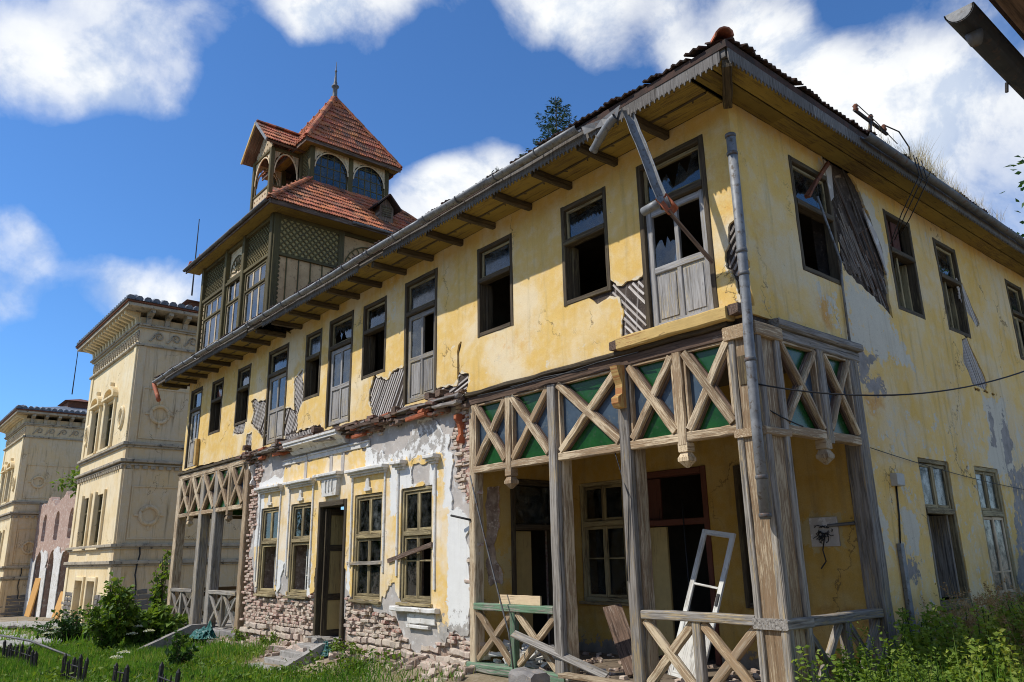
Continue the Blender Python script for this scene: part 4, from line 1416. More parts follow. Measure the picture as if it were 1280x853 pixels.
# ------------------------------------------------------------------ timber porches
def lattice(F, u0, u1, v0, v1, parent_house, n=0.0, mat='wood_cream', skip=(), w=.10, panes=True):
    """one bay of the frieze: frame, crossed braces, four coloured panes"""
    mb = MB()
    mb.box(F, u0 - .02, u1 + .02, v0 - .12, v0, -.07 + n, .055 + n, .012, .004, 6)
    mb.box(F, u0, u0 + .035, v0, v1, -.05 + n, .035 + n, None, .002, 4)
    mb.box(F, u1 - .035, u1, v0, v1, -.05 + n, .035 + n, None, .002, 4)
    mb.box(F, u0 + .035, u1 - .035, v1 - .03, v1, -.05 + n, .03 + n)
    p = mb.build('lattice_panel', mat, parent_house)
    for q0, q1, dn in (((u0 + .02, v1 - .03), (u1 - .02, v0 + .03), .0), ((u0 + .02, v0 + .03), (u1 - .02, v1 - .03), -.016)):
        br = fbar('brace', mat, F, q0, q1, w, -.02 + n + dn, .075 + n + dn, p, .016, .005, 7)
        fbar('bead', 'wood_rot' if mat == 'wood_cream' else mat, F, q0, q1, w + .05, -.045 + n + dn * .5, .012 + n + dn, p, .008, .004, 5)
    if panes:
        uc, vc = (u0 + u1) / 2, (v0 + v1) / 2
        e = .012
        tri = [[(u0 + e * 2, v1 - e), (uc, vc + e), (u1 - e * 2, v1 - e)], [(u0 + e * 2, v0 + e), (u1 - e * 2, v0 + e), (uc, vc - e)],
               [(u0 + e, v0 + e * 2), (uc - e, vc), (u0 + e, v1 - e * 2)], [(u1 - e, v0 + e * 2), (u1 - e, v1 - e * 2), (uc + e, vc)]]
        for k, t in enumerate(tri):
            if k in skip:
                continue
            one('pane', 'glass_green' if k < 2 else 'glass_blue', lambda m_: m_.poly(F, t, -.052 + n, -.046 + n), p)
    return p


def post(F, u0, u1, v0, v1, n0, n1, mat='wood_grey'):
    return fbox('post', mat, F, u0, u1, v0, v1, n0, n1, house, .018, .004, 14)


def balustrade(F, u0, u1, v0, v1, n0=-.06, rail='wood_grey', brace='wood_cream', mid='wood_grey', lean=0.0, w=.10):
    mb = MB().box(F, u0, u1, v1 - .11, v1, n0 - .02, n0 + .13, .012, .004, 8)
    b = mb.build('balustrade', rail, house)
    uc = (u0 + u1) / 2
    fbox('mid_post', mid, F, uc - .06, uc + .06, v0, v1 - .11, n0, n0 + .11, b, .012, .003, 5)
    for a, c in ((u0, uc - .06), (uc + .06, u1)):
        fbar('brace', brace, F, (a + .02, v1 - .13), (c - .02, v0 + .02), w, n0 + .01, n0 + .09, b, .014, .004, 6)
        fbar('brace', brace, F, (a + .02, v0 + .02), (c - .02, v1 - .13), w, n0 - .005, n0 + .075, b, .014, .004, 6)
    return b


def pendant(F, u, v, n=0.0, s=1.0):
    mb = MB()
    mb.box(F, u - .075 * s, u + .075 * s, v - .12, v, -.08 + n, .07 + n, .01)
    c = F.p(u, v - .12, -.005 + n)
    for (h0, h1, r0, r1) in ((0, -.07, .05, .08), (-.07, -.12, .085, .085), (-.12, -.2, .08, .015)):
        q = [(-1, -1), (1, -1), (1, 1), (-1, 1)]
        vs = [c + F.u * (x * r0) + F.n * (y * r0) + F.v * h0 for x, y in q] + [c + F.u * (x * r1) + F.n * (y * r1) + F.v * h1 for x, y in q]
        mb.add(vs, [(0, 1, 2, 3), (7, 6, 5, 4)] + [(k, 4 + k, 4 + (k + 1) % 4, (k + 1) % 4) for k in range(4)], [(x[2] * 1, x[0], x[1]) for x in vs])
    return mb.build('pendant', 'wood_cream', house)


# --- corner porch, long side
fbox('beam', 'wood_rot', FA, -5.72, -.2, 4.34, 4.50, -.12, .05, house, .015, .006, 24)  # dark brown timber also stands in for the shadow over this beam
fbox('beam_moulding', 'wood_brown', FA, -5.74, -.18, 4.50, 4.575, -.05, .11, house, .02, .008, 24)
fbox('painted_beam', 'wood_beam', FA, -1.98, -.12, 4.56, 4.74, .0, .20, house, .02, .006, 8)
for a, b, sk in ((-5.52, -4.66, ()), (-4.52, -3.6, ()), (-3.38, -2.12, ()), (-1.92, -1.13, ()), (-.95, -.24, (3,))):
    lattice(FA, a, b, 3.26, 4.34, house, skip=sk, w=.115)
post(FA, -5.68, -5.52, .05, 4.34, -.16, .05, 'wood_cream')
for pu in (-3.61, -2.13):
    post(FA, pu, pu + .18, .08, 4.34, -.04, .075, 'wood_grey')
    post(FA, pu + .02, pu + .215, .08, 4.34, -.24, -.045, 'wood_cream')
for u in (-4.59, -1.04):
    fbox('divider', 'wood_cream', FA, u - .07, u + .07, 3.1, 4.34, -.08, .07, house, .012, .004, 6)
    pendant(FA, u, 3.13)
FK = Fr((-2.08, 0, 3.95), (0, -1, 0))       # carved bracket on the third post
one('carved_bracket', 'wood_beam', lambda mb: mb.poly(FK, [(.07, -.22), (.2, -.22), (.24, -.16), (.24, -.08), (.15, -.02), (.14, .12), (.2, .25), (.24, .38), (.07, .4)], 0, -.13), house)
balustrade(FA, -5.53, -3.61, .12, 1.02, -.05, 'wood_green', 'wood_cream', 'wood_green')
balustrade(FA, -1.92, -.22, .12, 1.04, -.05, 'wood_grey', 'wood_cream', 'wood_grey', w=.115)
fbox('floor_beam', 'wood_green', FA, -5.7, -3.4, -.04, .10, -.2, .10, house, .02, .008, 8)
fbox('floor_beam', 'wood_grey', FA, -3.38, -.2, -.06, .08, -.2, .08, house, .02, .008, 8)
fbox('porch_floor', 'dark_floor', WORLD, -5.6, -.1, .2, 2.4, -.1, .07, house)
fbox('porch_base', 'darkstone', FA, -5.72, -.1, -.6, -.05, -.4, .06, house, .03, .02, 16)
# corner column
mb = MB().box(FA, -.165, .165, -.3, 4.46, -.40, .07, .015, .004, 14)
colm = mb.build('corner_column', 'wood_cream', house)
for (F_, a, b) in ((FA, -.20, -.115), (FA, .115, .20)):
    fbox('stile', 'wood_grey', F_, a, b, -.3, 4.3, .05, .098, colm, .012, .003, 14)
FC = Fr((.165, 0, 0), (0, 1, 0))
for (a, b) in ((-.095, .015), (.315, .42)):
    fbox('stile', 'wood_grey', FC, a, b, -.3, 4.3, -.01, .05, colm, .012, .003, 14)
fbox('stile', 'wood_cream', FC, .02, .31, -.3, 4.3, -.01, .004, colm, .002, .001, 10)
for v, h, e in ((4.30, .17, .03), (3.08, .1, .012), (1.02, -.12, .012)):
    one('column_band', 'wood_cream' if v > 2 else 'wood_grey', lambda mb: mb.box(WORLD, -.21 - e, .215 + e, -.105 - e, .43 + e, v, v + h, .015, .003, 3), colm)
one('recess_block', 'wood_brown', lambda mb: mb.box(FA, -.09, .06, 3.72, 4.08, .06, .09), colm)
# --- corner porch, short side
fbox('beam', 'wood_grey', FB, .46, 2.64, 4.36, 4.50, -.1, .06, house, .015, .004, 10)
fbox('beam_moulding', 'wood_grey', FB, .44, 2.66, 4.50, 4.62, -.05, .13, house, .03, .005, 10)
lattice(FB, .52, 1.42, 3.26, 4.36, house, 0, 'wood_cream', (2,), .07)
lattice(FB, 1.60, 2.34, 3.26, 4.36, house, 0, 'wood_cream', (), .07)
fbox('divider', 'wood_grey', FB, 1.43, 1.59, 3.1, 4.36, -.08, .07, house, .012, .003, 5)
pendant(FB, 1.42, 3.14, 0, 1.0)
post(FB, 2.35, 2.60, -.1, 4.36, -.2, .05, 'wood_grey')
balustrade(FB, .5, 2.36, .02, 1.0, -.1, 'wood_grey', 'wood_grey', 'wood_grey', w=.09)
fbox('porch_base', 'darkstone', FB, .5, 2.62, -.6, .0, -.4, .03, house, .03, .02, 8)

# --- inside the corner porch
FP = Fr((0, 2.4, 0), (1, 0, 0))
FL = Fr((-5.6, 0, 0), (0, 1, 0))
pw = [(-5.45, -4.3, .93, 3.06), (-3.95, -2.5, .08, 3.12), (-1.95, -.95, .93, 3.06)]
wall_boxes('wall', 'wood_core', FP, -5.6, -.03, -.1, 4.42, -.4, -.03, pw, house)


def f_p(U, V):
    f = np.full(U.shape, 1.0)
    for r in pw:
        f = np.minimum(f, sd_rect(U, V, r))
    return f


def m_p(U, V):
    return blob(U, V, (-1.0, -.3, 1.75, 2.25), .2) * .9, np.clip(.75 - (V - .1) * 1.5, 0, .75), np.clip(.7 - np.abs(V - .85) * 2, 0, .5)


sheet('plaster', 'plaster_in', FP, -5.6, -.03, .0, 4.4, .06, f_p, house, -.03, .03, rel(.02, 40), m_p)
lw = [(.82, 2.0, .08, 3.1)]
wall_boxes('wall', 'brick', FL, .05, 2.4, -.1, 4.42, -.4, -.03, lw, house)
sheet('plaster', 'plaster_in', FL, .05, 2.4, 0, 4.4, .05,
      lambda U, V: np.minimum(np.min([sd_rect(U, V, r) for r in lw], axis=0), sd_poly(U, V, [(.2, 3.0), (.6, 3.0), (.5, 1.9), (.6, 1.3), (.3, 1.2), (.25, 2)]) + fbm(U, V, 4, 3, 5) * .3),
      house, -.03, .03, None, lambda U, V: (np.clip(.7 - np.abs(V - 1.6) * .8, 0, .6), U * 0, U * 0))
fbox('porch_ceiling', 'wood_rot', WORLD, -5.55, -.12, .1, 2.38, 4.40, 4.46, house)
# window, doors behind
ground_window(FP, pw[0], 2.3, 1, 'wood_frame', 'two')
mb = MB()
u0, u1, v0, v1 = pw[1]
mb.box(FP, u0, u0 + .1, v0, v1, -.25, .03)
mb.box(FP, u1 - .1, u1, v0, v1, -.25, .03)
mb.box(FP, u0 + .1, u1 - .1, v1 - .1, v1, -.25, .03)
mb.box(FP, u0 + .1, u1 - .1, 2.2, 2.3, -.2, .02)
d = mb.build('door', 'wood_maroon', house)
fbox('door_leaf', 'wood_panel', FP, u0 + .1, u0 + .48, v0 + .02, 2.18, -.14, -.09, d)
fbox('door_leaf', 'wood_maroon', Fr((u1 - .18, 2.6, 0), (0, 1, 0)), 0, .6, .1, 2.2, -.05, 0, d)
fbox('fanlight', 'wood_maroon', FP, u0 + .1, u0 + .4, 2.3, 3.0, -.14, -.1, d)
upper = MB()
frame(upper, FP, pw[2][0], pw[2][1], .93, 3.06, .08, -.15, .06)
wn = upper.build('window', 'wood_brown', house)
pane(FP, pw[2][0] + .08, pw[2][1] - .08, 1.0, 3.0, -.08, wn, 'glass_dust')
mb = MB()
mb.box(FL, .82, .92, .08, 3.1, -.25, .03)
mb.box(FL, 1.9, 2.0, .08, 3.1, -.25, .03)
mb.box(FL, .92, 1.9, 3.0, 3.1, -.25, .03)
mb.box(FL, .92, 1.9, 2.2, 2.3, -.2, .02)
d = mb.build('door', 'wood_brown', house)
fbox('door_leaf', 'wood_panel', FL, .95, 1.42, .1, 2.18, -.2, -.14, d)
pane(FL, .95, 1.85, 2.32, 2.98, -.1, d, 'glass_dust')

# --- porch at the far end of the long side
fbox('beam', 'wood_cream', FA, -21.65, -15.75, 4.36, 4.52, -.15, .05, house, .015, .005, 20)
fbox('beam_moulding', 'wood_brown', FA, -21.68, -15.7, 4.52, 4.60, -.1, .1, house, .02, .006, 20)
us = [-21.45, -20.35, -19.3, -18.15, -17.05, -15.95]
for a, b in zip(us[:-1], us[1:]):
    lattice(FA, a + .07, b - .07, 3.26, 4.36, house, 0, 'wood_cream', (2, 3) if a < -20 else (), .13)
post(FA, -21.7, -21.4, -.6, 4.36, -.22, .05, 'wood_cream')
post(FA, -19.45, -19.15, -.1, 4.36, -.22, .05, 'wood_grey')
post(FA, -18.28, -17.98, -.1, 4.36, -.22, .05, 'wood_grey')
post(FA, -16.0, -15.75, -.3, 4.36, -.22, .03, 'wood_cream')
for u in (-20.35, -17.05):
    fbox('divider', 'wood_cream', FA, u - .07, u + .07, 3.1, 4.36, -.08, .07, house, .012, .003, 5)
    pendant(FA, u, 3.14)
balustrade(FA, -21.4, -19.45, .05, .98, -.06, 'wood_grey', 'wood_grey', 'wood_grey')
balustrade(FA, -17.98, -15.98, .05, .98, -.06, 'wood_grey', 'wood_grey', 'wood_grey')
FW_ = Fr((-21.55, 2.4, 0), (0, -1, 0))      # open gable end of the porch
post(FW_, -.12, .12, -.6, 4.36, -.2, .05, 'wood_brown')
fbox('beam', 'wood_brown', FW_, 0, 2.3, 4.36, 4.52, -.12, .04, house)
lattice(FW_, .15, 1.1, 3.26, 4.36, house, 0, 'wood_brown', (), .1)
lattice(FW_, 1.22, 2.15, 3.26, 4.36, house, 0, 'wood_brown', (), .1)
balustrade(FW_, .12, 2.2, .05, .95, -.06, 'wood_brown', 'wood_brown', 'wood_brown')
fbox('porch_floor', 'concrete', WORLD, -21.6, -15.6, .1, 2.4, -.2, -.02, house)
fbox('porch_base', 'darkstone', FA, -21.7, -15.6, -1.2, -.03, -.4, .04, house, .03, .02, 16)
fbox('porch_ceiling', 'wood_rot', WORLD, -21.5, -15.7, .2, 2.38, 4.40, 4.46, house)
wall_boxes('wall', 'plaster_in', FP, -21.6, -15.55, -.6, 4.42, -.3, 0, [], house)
wall_boxes('wall', 'brick', Fr((-15.55, 2.4, 0), (0, -1, 0)), 0, 2.33, -.4, 4.42, -.3, 0, [], house)
# shutter bracket by the last upper door
mb = MB().box(FA, -20.2, -20.02, 4.72, 5.55, .02, .12, .01, .003, 4)
sh = mb.build('pierced_board', 'wood_beam', house)

# ------------------------------------------------------------------ roof and eaves
OA, OB, ZS = .85, .57, 7.64
SL = .50
z0 = 7.83
yA, xB2 = -OA - .04, XB + OB + .04
P = {'a': (-22.45, yA), 'b': (xB2, yA), 'c': (xB2, 14.9), 'd': (xB2 - 8.7, 14.9), 'e': (xB2 - 8.7, yA + 8.7), 'f': (-22.45, yA + 8.7)}
J = (xB2 - 4.35, yA + 4.35)
Lr = (-22.45 + 4.35, yA + 4.35)
Br = (xB2 - 4.35, 14.9 - 4.35)
rv = [(*P[k], z0) for k in 'abcdef'] + [(*q, z0 + 4.35 * SL) for q in (J, Lr, Br)]
rf = [(0, 1, 6, 7), (1, 2, 8, 6), (2, 3, 8), (3, 4, 6, 8), (4, 5, 7, 6), (5, 0, 7)]
lo = [(x, y, z - .10) for x, y, z in rv]
mb = MB().add(rv + lo, rf + [tuple(9 + i for i in q[::-1]) for q in rf] + [(i, (i + 1) % 6, 9 + (i + 1) % 6, 9 + i)[::-1] for i in range(6)])
roof = mb.build('roof', 'tile_dark', house)


def pan_tile(name, w, l, th=.018, rise=.03, k=4, waves=1):
    """a clay pan tile: a shallow wave across, laid along y, butt at y = 0"""
    vs, fs = [], []
    for y in (0, l):
        for t in (0, -th):
            for i in range(k + 1):
                x = i / k
                vs.append(((x - .5) * w, y, t + rise * math.sin(x * 2 * math.pi * waves) * .5 + (.04 if y == 0 else 0.0)))
    m = k + 1
    for i in range(k):
        fs += [(i, i + 1, 2 * m + i + 1, 2 * m + i), (m + i, 3 * m + i, 3 * m + i + 1, m + i + 1), (i, m + i, m + i + 1, i + 1), (2 * m + i, 2 * m + i + 1, 3 * m + i + 1, 3 * m + i)]
    fs += [(0, 2 * m, 3 * m, m), (k, m + k, 3 * m + k, 2 * m + k)]
    return MB().add(vs, fs)


eave_tiles = []
for _ in range(2):
    eave_tiles.append(pan_tile('roof_tile', .235, .42, .022, .03, 6, 2).mesh('roof_tile', 'tile_dark'))
sl_ = math.atan(SL)
for k in range(97):
    x = -22.3 + k * .235
    place('roof_tile', eave_tiles[k % 2], roof, (x, yA - .04 + rr.uniform(-.03, .035), z0 + .0 + rr.uniform(-.01, .025)), (sl_ + rr.uniform(-.05, .05), rr.uniform(-.06, .06), rr.uniform(-.05, .05)))
for k in range(64):
    y = yA + .2 + k * .235
    place('roof_tile', eave_tiles[k % 2], roof, (xB2 + .04 + rr.uniform(-.035, .03), y, z0 + .0 + rr.uniform(-.01, .025)), (sl_ + rr.uniform(-.05, .05), rr.uniform(-.06, .06), math.pi / 2 + rr.uniform(-.05, .05)))
hipm = MB().half_pipe((0, 0, 0), (0, .4, 0), .12, .02, 6, 1, (0, 0, -1)).mesh('ridge_tile', 'tile')
for k in range(8):
    t = .02 + k * .36
    place('ridge_tile', hipm, roof, (xB2 - t * .7, yA + t * .7, z0 + .05 + t * .7 * SL), (math.atan(SL / 1.414), 0, math.pi / 4))

# soffit boards, brackets, fascia and valance
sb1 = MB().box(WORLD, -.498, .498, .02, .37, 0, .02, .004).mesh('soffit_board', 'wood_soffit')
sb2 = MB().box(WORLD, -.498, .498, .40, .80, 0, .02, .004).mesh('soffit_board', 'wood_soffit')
bat = MB()
for s in (-1, 1):
    bat.bar(WORLD, (s * .47, .40), (s * .28, .40), .02, -.012, 0)
    bat.bar(WORLD, (s * .28, .40), (s * .22, .32), .02, -.012, 0)
    bat.bar(WORLD, (s * .28, .80), (s * .22, .72), .02, -.012, 0)
bat.bar(WORLD, (-.47, .385), (.47, .385), .035, -.014, 0)
batm = bat.mesh('soffit_batten', 'wood_brown')
brm = MB().box(WORLD, -.05, .05, .0, .80, -.12, .0, .012, .006, 5).mesh('rafter_end', 'wood_brown')
sof = MB().box(WORLD, -22.3, XB + OB, -.86, -.82, ZS - .02, ZS + .2).build('fascia', 'wood_dark', house)
for k in range(23):
    x = -.45 - k * 1.0
    if k == 13:
        for (a, t) in ((.15, .5), (.45, .75)):       # boards hanging loose
            place('soffit_board', sb1, sof, (x + a - .2, .05, ZS - .15), (.3, t, .6), (.6, .6, 1))
    else:
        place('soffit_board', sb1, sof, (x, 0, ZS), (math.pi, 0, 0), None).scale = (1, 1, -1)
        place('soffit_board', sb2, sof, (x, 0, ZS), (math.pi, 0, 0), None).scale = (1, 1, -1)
        o = place('soffit_batten', batm, sof, (x, 0, ZS), (math.pi, 0, 0))
        o.scale = (1, 1, -1)
    if k < 22:
        o = place('rafter_end', brm, sof, (x - .5, 0, ZS - .002), (math.pi, 0, rr.uniform(-.03, .03)))
        o.scale = (1, 1, -1)
sofb = MB().box(WORLD, XB + OB - .02, XB + OB + .02, -.815, 14.8, ZS - .02, ZS + .2).build('fascia', 'wood_dark', house)
for k in range(15):
    y = .5 + k * 1.0
    for a, b in ((.01, .27), (.29, .55)):
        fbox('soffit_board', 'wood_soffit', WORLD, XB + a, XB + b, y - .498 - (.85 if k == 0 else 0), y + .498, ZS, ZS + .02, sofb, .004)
fbox('hip_rafter', 'wood_brown', Fr((XB, 0, 0), (.56, -.83, 0), (.83, .56, 0), (0, 0, 1)), .0, .98, -.06, .06, ZS - .13, ZS - .002, house, .012, .006, 5)
nt_ = 12
val = []
for i in range(nt_):
    a = -.5 + i / nt_
    w = 1.0 / nt_
    val += [(a, -.05), (a + w * .12, -.085), (a + w * .3, -.07), (a + w * .42, -.12), (a + w * .58, -.12), (a + w * .7, -.07), (a + w * .88, -.085)]
val = [(-.5, .1)] + val + [(.5, -.05), (.5, .1)]
FV = Fr((0, 0, 0), (1, 0, 0))
valm = {m: MB().poly(FV, val, -.008, .008).mesh('valance', m) for m in ('wood_grey', 'wood_dark')}
for k in range(22):
    if rr.random() < .12 and k > 2:
        continue
    place('valance', valm['wood_dark'], sof, (.1 - k * 1.0, -.875, ZS), (rr.uniform(-.05, .05), 0, 0))
for k in range(15):
    place('valance', valm['wood_dark'], sofb, (XB + OB + .03, -.35 + k * 1.0, ZS), (0, 0, math.pi / 2))

# gutters
for k in range(10):
    x1 = -1.75 - k * 2.05
    x0 = x1 - 2.045
    mb = MB().half_pipe((x0, -1.0, 7.735 + (.02 if k % 3 else 0) - (.05 if k == 9 else 0)), (x1, -1.0, 7.735 + (.015 if k % 2 else 0)), .075, .008, 8, 6, jit=.006)
    gs = mb.build('gutter', 'zinc', house, True)
    for xx in (x0 + .15, x0 + 1.15):
        ring = [(xx, -1.0 + .082 * math.cos(t), 7.74 - .082 * math.sin(t)) for t in np.linspace(-.2, math.pi + .2, 9)]
        MB().tube(ring, .012, 5).build('gutter_hook', 'zinc_dark', gs)
for k in range(6):
    y0 = 2.5 + k * 2.05
    MB().half_pipe((XB + OB + .13, y0, 7.72), (XB + OB + .13, y0 + 2.04, 7.72), .075, .008, 8, 6, jit=.006).build('gutter', 'zinc_dark', house, True)
hg = MB().half_pipe((-.88, -.93, 7.66), (-.47, -.78, 6.05), .075, .008, 8, 8, up=(.75, -.6, .1), jit=.004).build('hanging_gutter', 'zinc', house, True)
one('gutter_joint', 'terracotta', lambda mb: mb.half_pipe((-.52, -.80, 6.22), (-.38, -.75, 5.98), .085, .014, 8, 2, up=(.6, -.7, .3)), hg, True)
one('gutter_stub', 'zinc', lambda mb: mb.tube([(-.87, -.74, 6.14), (-.55, -.76, 6.16)], .06, 12), hg, True)
one('dangling_strip', 'wood_rot', lambda mb: mb.prism((-.46, -.74, 6.0), (-.14, -.34, 5.28), (.9, -.3, .4), (0, .8, .6), .03, .006), hg)
one('fallen_downpipe', 'zinc', lambda mb: mb.tube([(-1.1, -.92, 7.62), (-1.2, -.92, 7.58), (-1.32, -.90, 7.53), (-1.45, -.86, 7.48), (-1.56, -.83, 7.43), (-1.66, -.80, 7.38)], [.06, .066, .06, .066, .06, .066], 12, False), house, True)
one('torn_flashing', 'zinc_dark', lambda mb: mb.add([(-1.72, -.96, 7.74), (-1.35, -.93, 7.70), (-1.0, -.92, 7.76), (-1.1, -.90, 7.58), (-1.3, -.95, 7.56), (-1.5, -.92, 7.62), (-1.68, -.95, 7.60)], [(0, 1, 5, 6), (1, 4, 5), (1, 2, 3, 4)]), house)
# broken end of the gutter
one('gutter_outlet', 'terracotta', lambda mb: mb.tube([(-22.25, -1.0, 7.68), (-22.1, -1.0, 7.5), (-21.75, -.98, 7.15), (-21.55, -.98, 6.95)], .07, 10), house, True)
# downpipe at the corner
dp = one('downpipe', 'zinc', lambda mb: mb.tube([(.20, -.17, 6.98), (.19, -.17, 5.6), (.17, -.18, 4.5), (.17, -.2, 4.3), (.15, -.2, 3.2), (.14, -.2, 2.1)], .062, 14), house, True)
for (z, x) in ((6.96, .2), (6.7, .2), (5.35, .186), (5.05, .18), (3.95, .163), (2.55, .145), (2.12, .14)):
    one('pipe_collar', 'zinc_dark', lambda mb: mb.lathe((x, -.18 if z > 4.6 else -.2, z), [(.064, 0), (.072, .01), (.072, .04), (.064, .05)], 14), dp, True)

# things bolted to the side wall
one('conduit', 'zinc', lambda mb: mb.tube([(XB + .12, 1.92, 6.75), (XB + .08, 2.45, 5.86), (XB + .03, 2.5, 5.6), (XB + .03, 2.48, 4.66)], .018, 8), house, True)
one('rusty_arm', 'rust', lambda mb: mb.bar(FB, (1.68, 6.69), (2.5, 7.5), .06, .05, .10, None, .003, 4), house)
one('rusty_arm', 'rust', lambda mb: mb.bar(FB, (1.66, 6.66), (1.95, 7.0), .035, .10, .14, None, .003, 4), house)
one('conduit', 'zinc', lambda mb: mb.box(FB, 3.07, 3.18, .3, 1.82, .0, .06), house)
one('junction_box', 'wood_stub', lambda mb: mb.box(FB, 3.18, 3.42, 2.62, 2.80, .0, .1, .015), house)
one('wire', 'cable', lambda mb: mb.tube([(XB + .02, 3.3, 2.62), (XB + .02, 3.25, 2.2), (XB + .02, 3.15, 1.8)], .012, 6), house, True)

# ------------------------------------------------------------------ the wooden tower on the roof
tower = thing('wooden_tower', 'olive timber lookout tower with red tiled roofs and spire above the yellow house', 'tower', (-18.3, 3.0, 8.0))
TX0, TX1, TY0, TY1 = -21.35, -15.3, 0.02, 6.1
TF = Fr((0, TY0, 0), (1, 0, 0))
TS = Fr((TX1, 0, 0), (0, 1, 0))
ZE = 11.72
wall_boxes('wall', 'wood_core', TF, TX0 + .15, TX1 - .15, 7.9, ZE, -5.9, -.35, [], tower)
sidew = wall_boxes('wall', 'buff_board', TS, TY0 + .1, TY1, 7.9, ZE, -.12, -.03, [], tower)
for u in (TX0 + .1, -19.05, -17.52, TX1 - .1):
    fbox('post', 'wood_olive', TF, u - .1, u + .1, 8.0, ZE, -.14, .06, tower, .015, .003, 8)
for v in (8.58, 10.46, ZE - .08):
    for a, b in ((TX0 + .2, -19.15), (-18.95, -17.62), (-17.42, TX1 - .2)):
        if v == 8.58 and a == -18.95:
            continue
        fbox('rail', 'wood_olive', TF, a, b, v - .06, v + .06, -.1, .03, tower)
for a, b in ((TX0 + .2, -19.15), (-17.42, TX1 - .2)):
    fbox('apron', 'wood_buff', TF, a, b, 8.0, 8.52, -.08, -.03, tower)


def lattice_screen(F, u0, u1, v0, v1, n, parent, pitch=.17, w=.035):
    fbox('backing', 'wood_panel', F, u0, u1, v0, v1, n - .05, n - .03, parent)
    mb = MB()
    H, Wd = v1 - v0, u1 - u0
    k = -int(H / pitch) - 1
    while k * pitch < Wd:
        for s in (1, -1):
            a0, a1 = k * pitch, k * pitch + H
            t0, t1 = max(0, -a0 / H), min(1, (Wd - a0) / H)
            if t1 - t0 > .03:
                p, q = (a0 + H * t0, H * t0), (a0 + H * t1, H * t1)
                if s < 0:
                    p, q = (Wd - p[0], p[1]), (Wd - q[0], q[1])
                mb.bar(F, (u0 + p[0], v0 + p[1]), (u0 + q[0], v0 + q[1]), w, n + (0 if s > 0 else -.018), n + (.018 if s > 0 else 0), .003)
        k += 1
    return mb.build('lattice', 'wood_olive', parent)


def fan(F, uc, v0, r, n, parent, k=9):
    mb = MB()
    for i in range(k):
        t = math.pi * (.06 + .88 * i / (k - 1))
        mb.bar(F, (uc + .08 * math.cos(t), v0 + .08 * math.sin(t)), (uc + r * math.cos(t), v0 + r * math.sin(t)), .03, n, n + .02, .003)
    for rad in (.1, r):
        pts = [(uc + rad * math.cos(t), v0 + rad * math.sin(t)) for t in np.linspace(0, math.pi, 11)]
        for p, q in zip(pts[:-1], pts[1:]):
            mb.bar(F, p, q, .035, n, n + .022, .003)
    return mb.build('fan_ornament', 'wood_olive', parent)


lattice_screen(TF, TX0 + .2, -19.15, 10.52, ZE - .14, -.06, tower)
lattice_screen(TF, -17.42, TX1 - .2, 10.52, ZE - .14, -.06, tower)
fbox('backing', 'wood_buff', TF, -18.95, -17.62, 10.7, ZE - .14, -.12, -.09, tower)
fan(TF, -18.28, 10.75, .55, -.08, tower)


def tower_window(F, u0, u1, v0, v1, vt, cols, parent, mat='wood_olive'):
    mb = MB()
    frame(mb, F, u0, u1, v0, v1, .07, -.12, -.01)
    mb.box(F, u0 + .07, u1 - .07, vt - .04, vt + .04, -.11, .0)
    w = mb.build('window', mat, parent)
    cw = (u1 - u0 - .14) / cols
    for c in range(cols):
        a, b = u0 + .07 + c * cw, u0 + .07 + (c + 1) * cw
        mb = MB()
        for (y0, y1) in ((v0 + .07, vt - .04), (vt + .04, v1 - .07)):
            frame(mb, F, a + .004, b - .004, y0 + .004, y1 - .004, .035, -.09, -.05, .001)
        mb.build('sash', 'wood_buff', w)
        pane(F, a + .03, b - .03, v0 + .1, vt - .07, -.072, w, 'glass')
        pane(F, a + .03, b - .03, vt + .07, v1 - .1, -.072, w, 'glass')
    return w


tower_window(TF, TX0 + .35, -19.2, 8.65, 10.38, 9.75, 3, tower)
tower_window(TF, -18.9, -17.66, 8.2, 10.62, 9.75, 2, tower)
tower_window(TF, -17.36, TX1 - .38, 8.65, 10.38, 9.75, 3, tower)
for u in (TX0 + .28, TX1 - .29):
    for v in np.arange(8.7, 10.4, .16):
        fbox('trim_block', 'wood_buff', TF, u - .03, u + .03, v, v + .11, -.09, -.02, tower, .02)
# right-hand side
for u in (TY0 + .09, 2.2, 4.2):
    fbox('post', 'wood_olive', TS, u - .1, u + .1, 8.0, ZE, -.1, .06, tower, .015, .003, 8)
for a, b in ((.2, 2.1), (2.3, 4.1)):
    fbox('rail', 'wood_olive', TS, a, b, 10.40, 10.50, -.06, .04, tower)
    fbox('rail', 'wood_olive', TS, a, b, ZE - .14, ZE, -.06, .04, tower)
lattice_screen(TS, .2, 2.1, 10.50, ZE - .14, .035, tower, .2, .045)
for u in np.arange(.48, 4.2, .38):
    if abs(u - 2.2) > .15:
        fbox('batten', 'wood_olive', TS, u - .018, u + .018, 8.0, 10.40, -.03, -.005, tower)
for k in range(14):
    v = 8.5 + k * .135
    one('scallop', 'wood_olive', lambda mb: mb.poly(TS, [(.19, v), (.26, v + .02), (.285, v + .06), (.26, v + .10), (.19, v + .12)], -.03, -.004), tower)
star = [(1.25 + (.3 if i % 2 == 0 else .13) * math.sin(i * math.pi / 4), 9.5 + (.42 if i % 4 == 0 else .3 if i % 2 == 0 else .13) * math.cos(i * math.pi / 4)) for i in range(8)]
one('star_ornament', 'wood_olive', lambda mb: mb.poly(TS, star, -.03, .0), tower)
fan(TS, 3.2, 10.52, .85, .0, tower, 11)

# ---- tiled roofs; tiles of the slopes in view are pieces of their own
tile_me = [pan_tile('roof_tile', w, .40, .022, .034, 9, 3).mesh('roof_tile', 'tile') for w in (.235, .24, .23)]


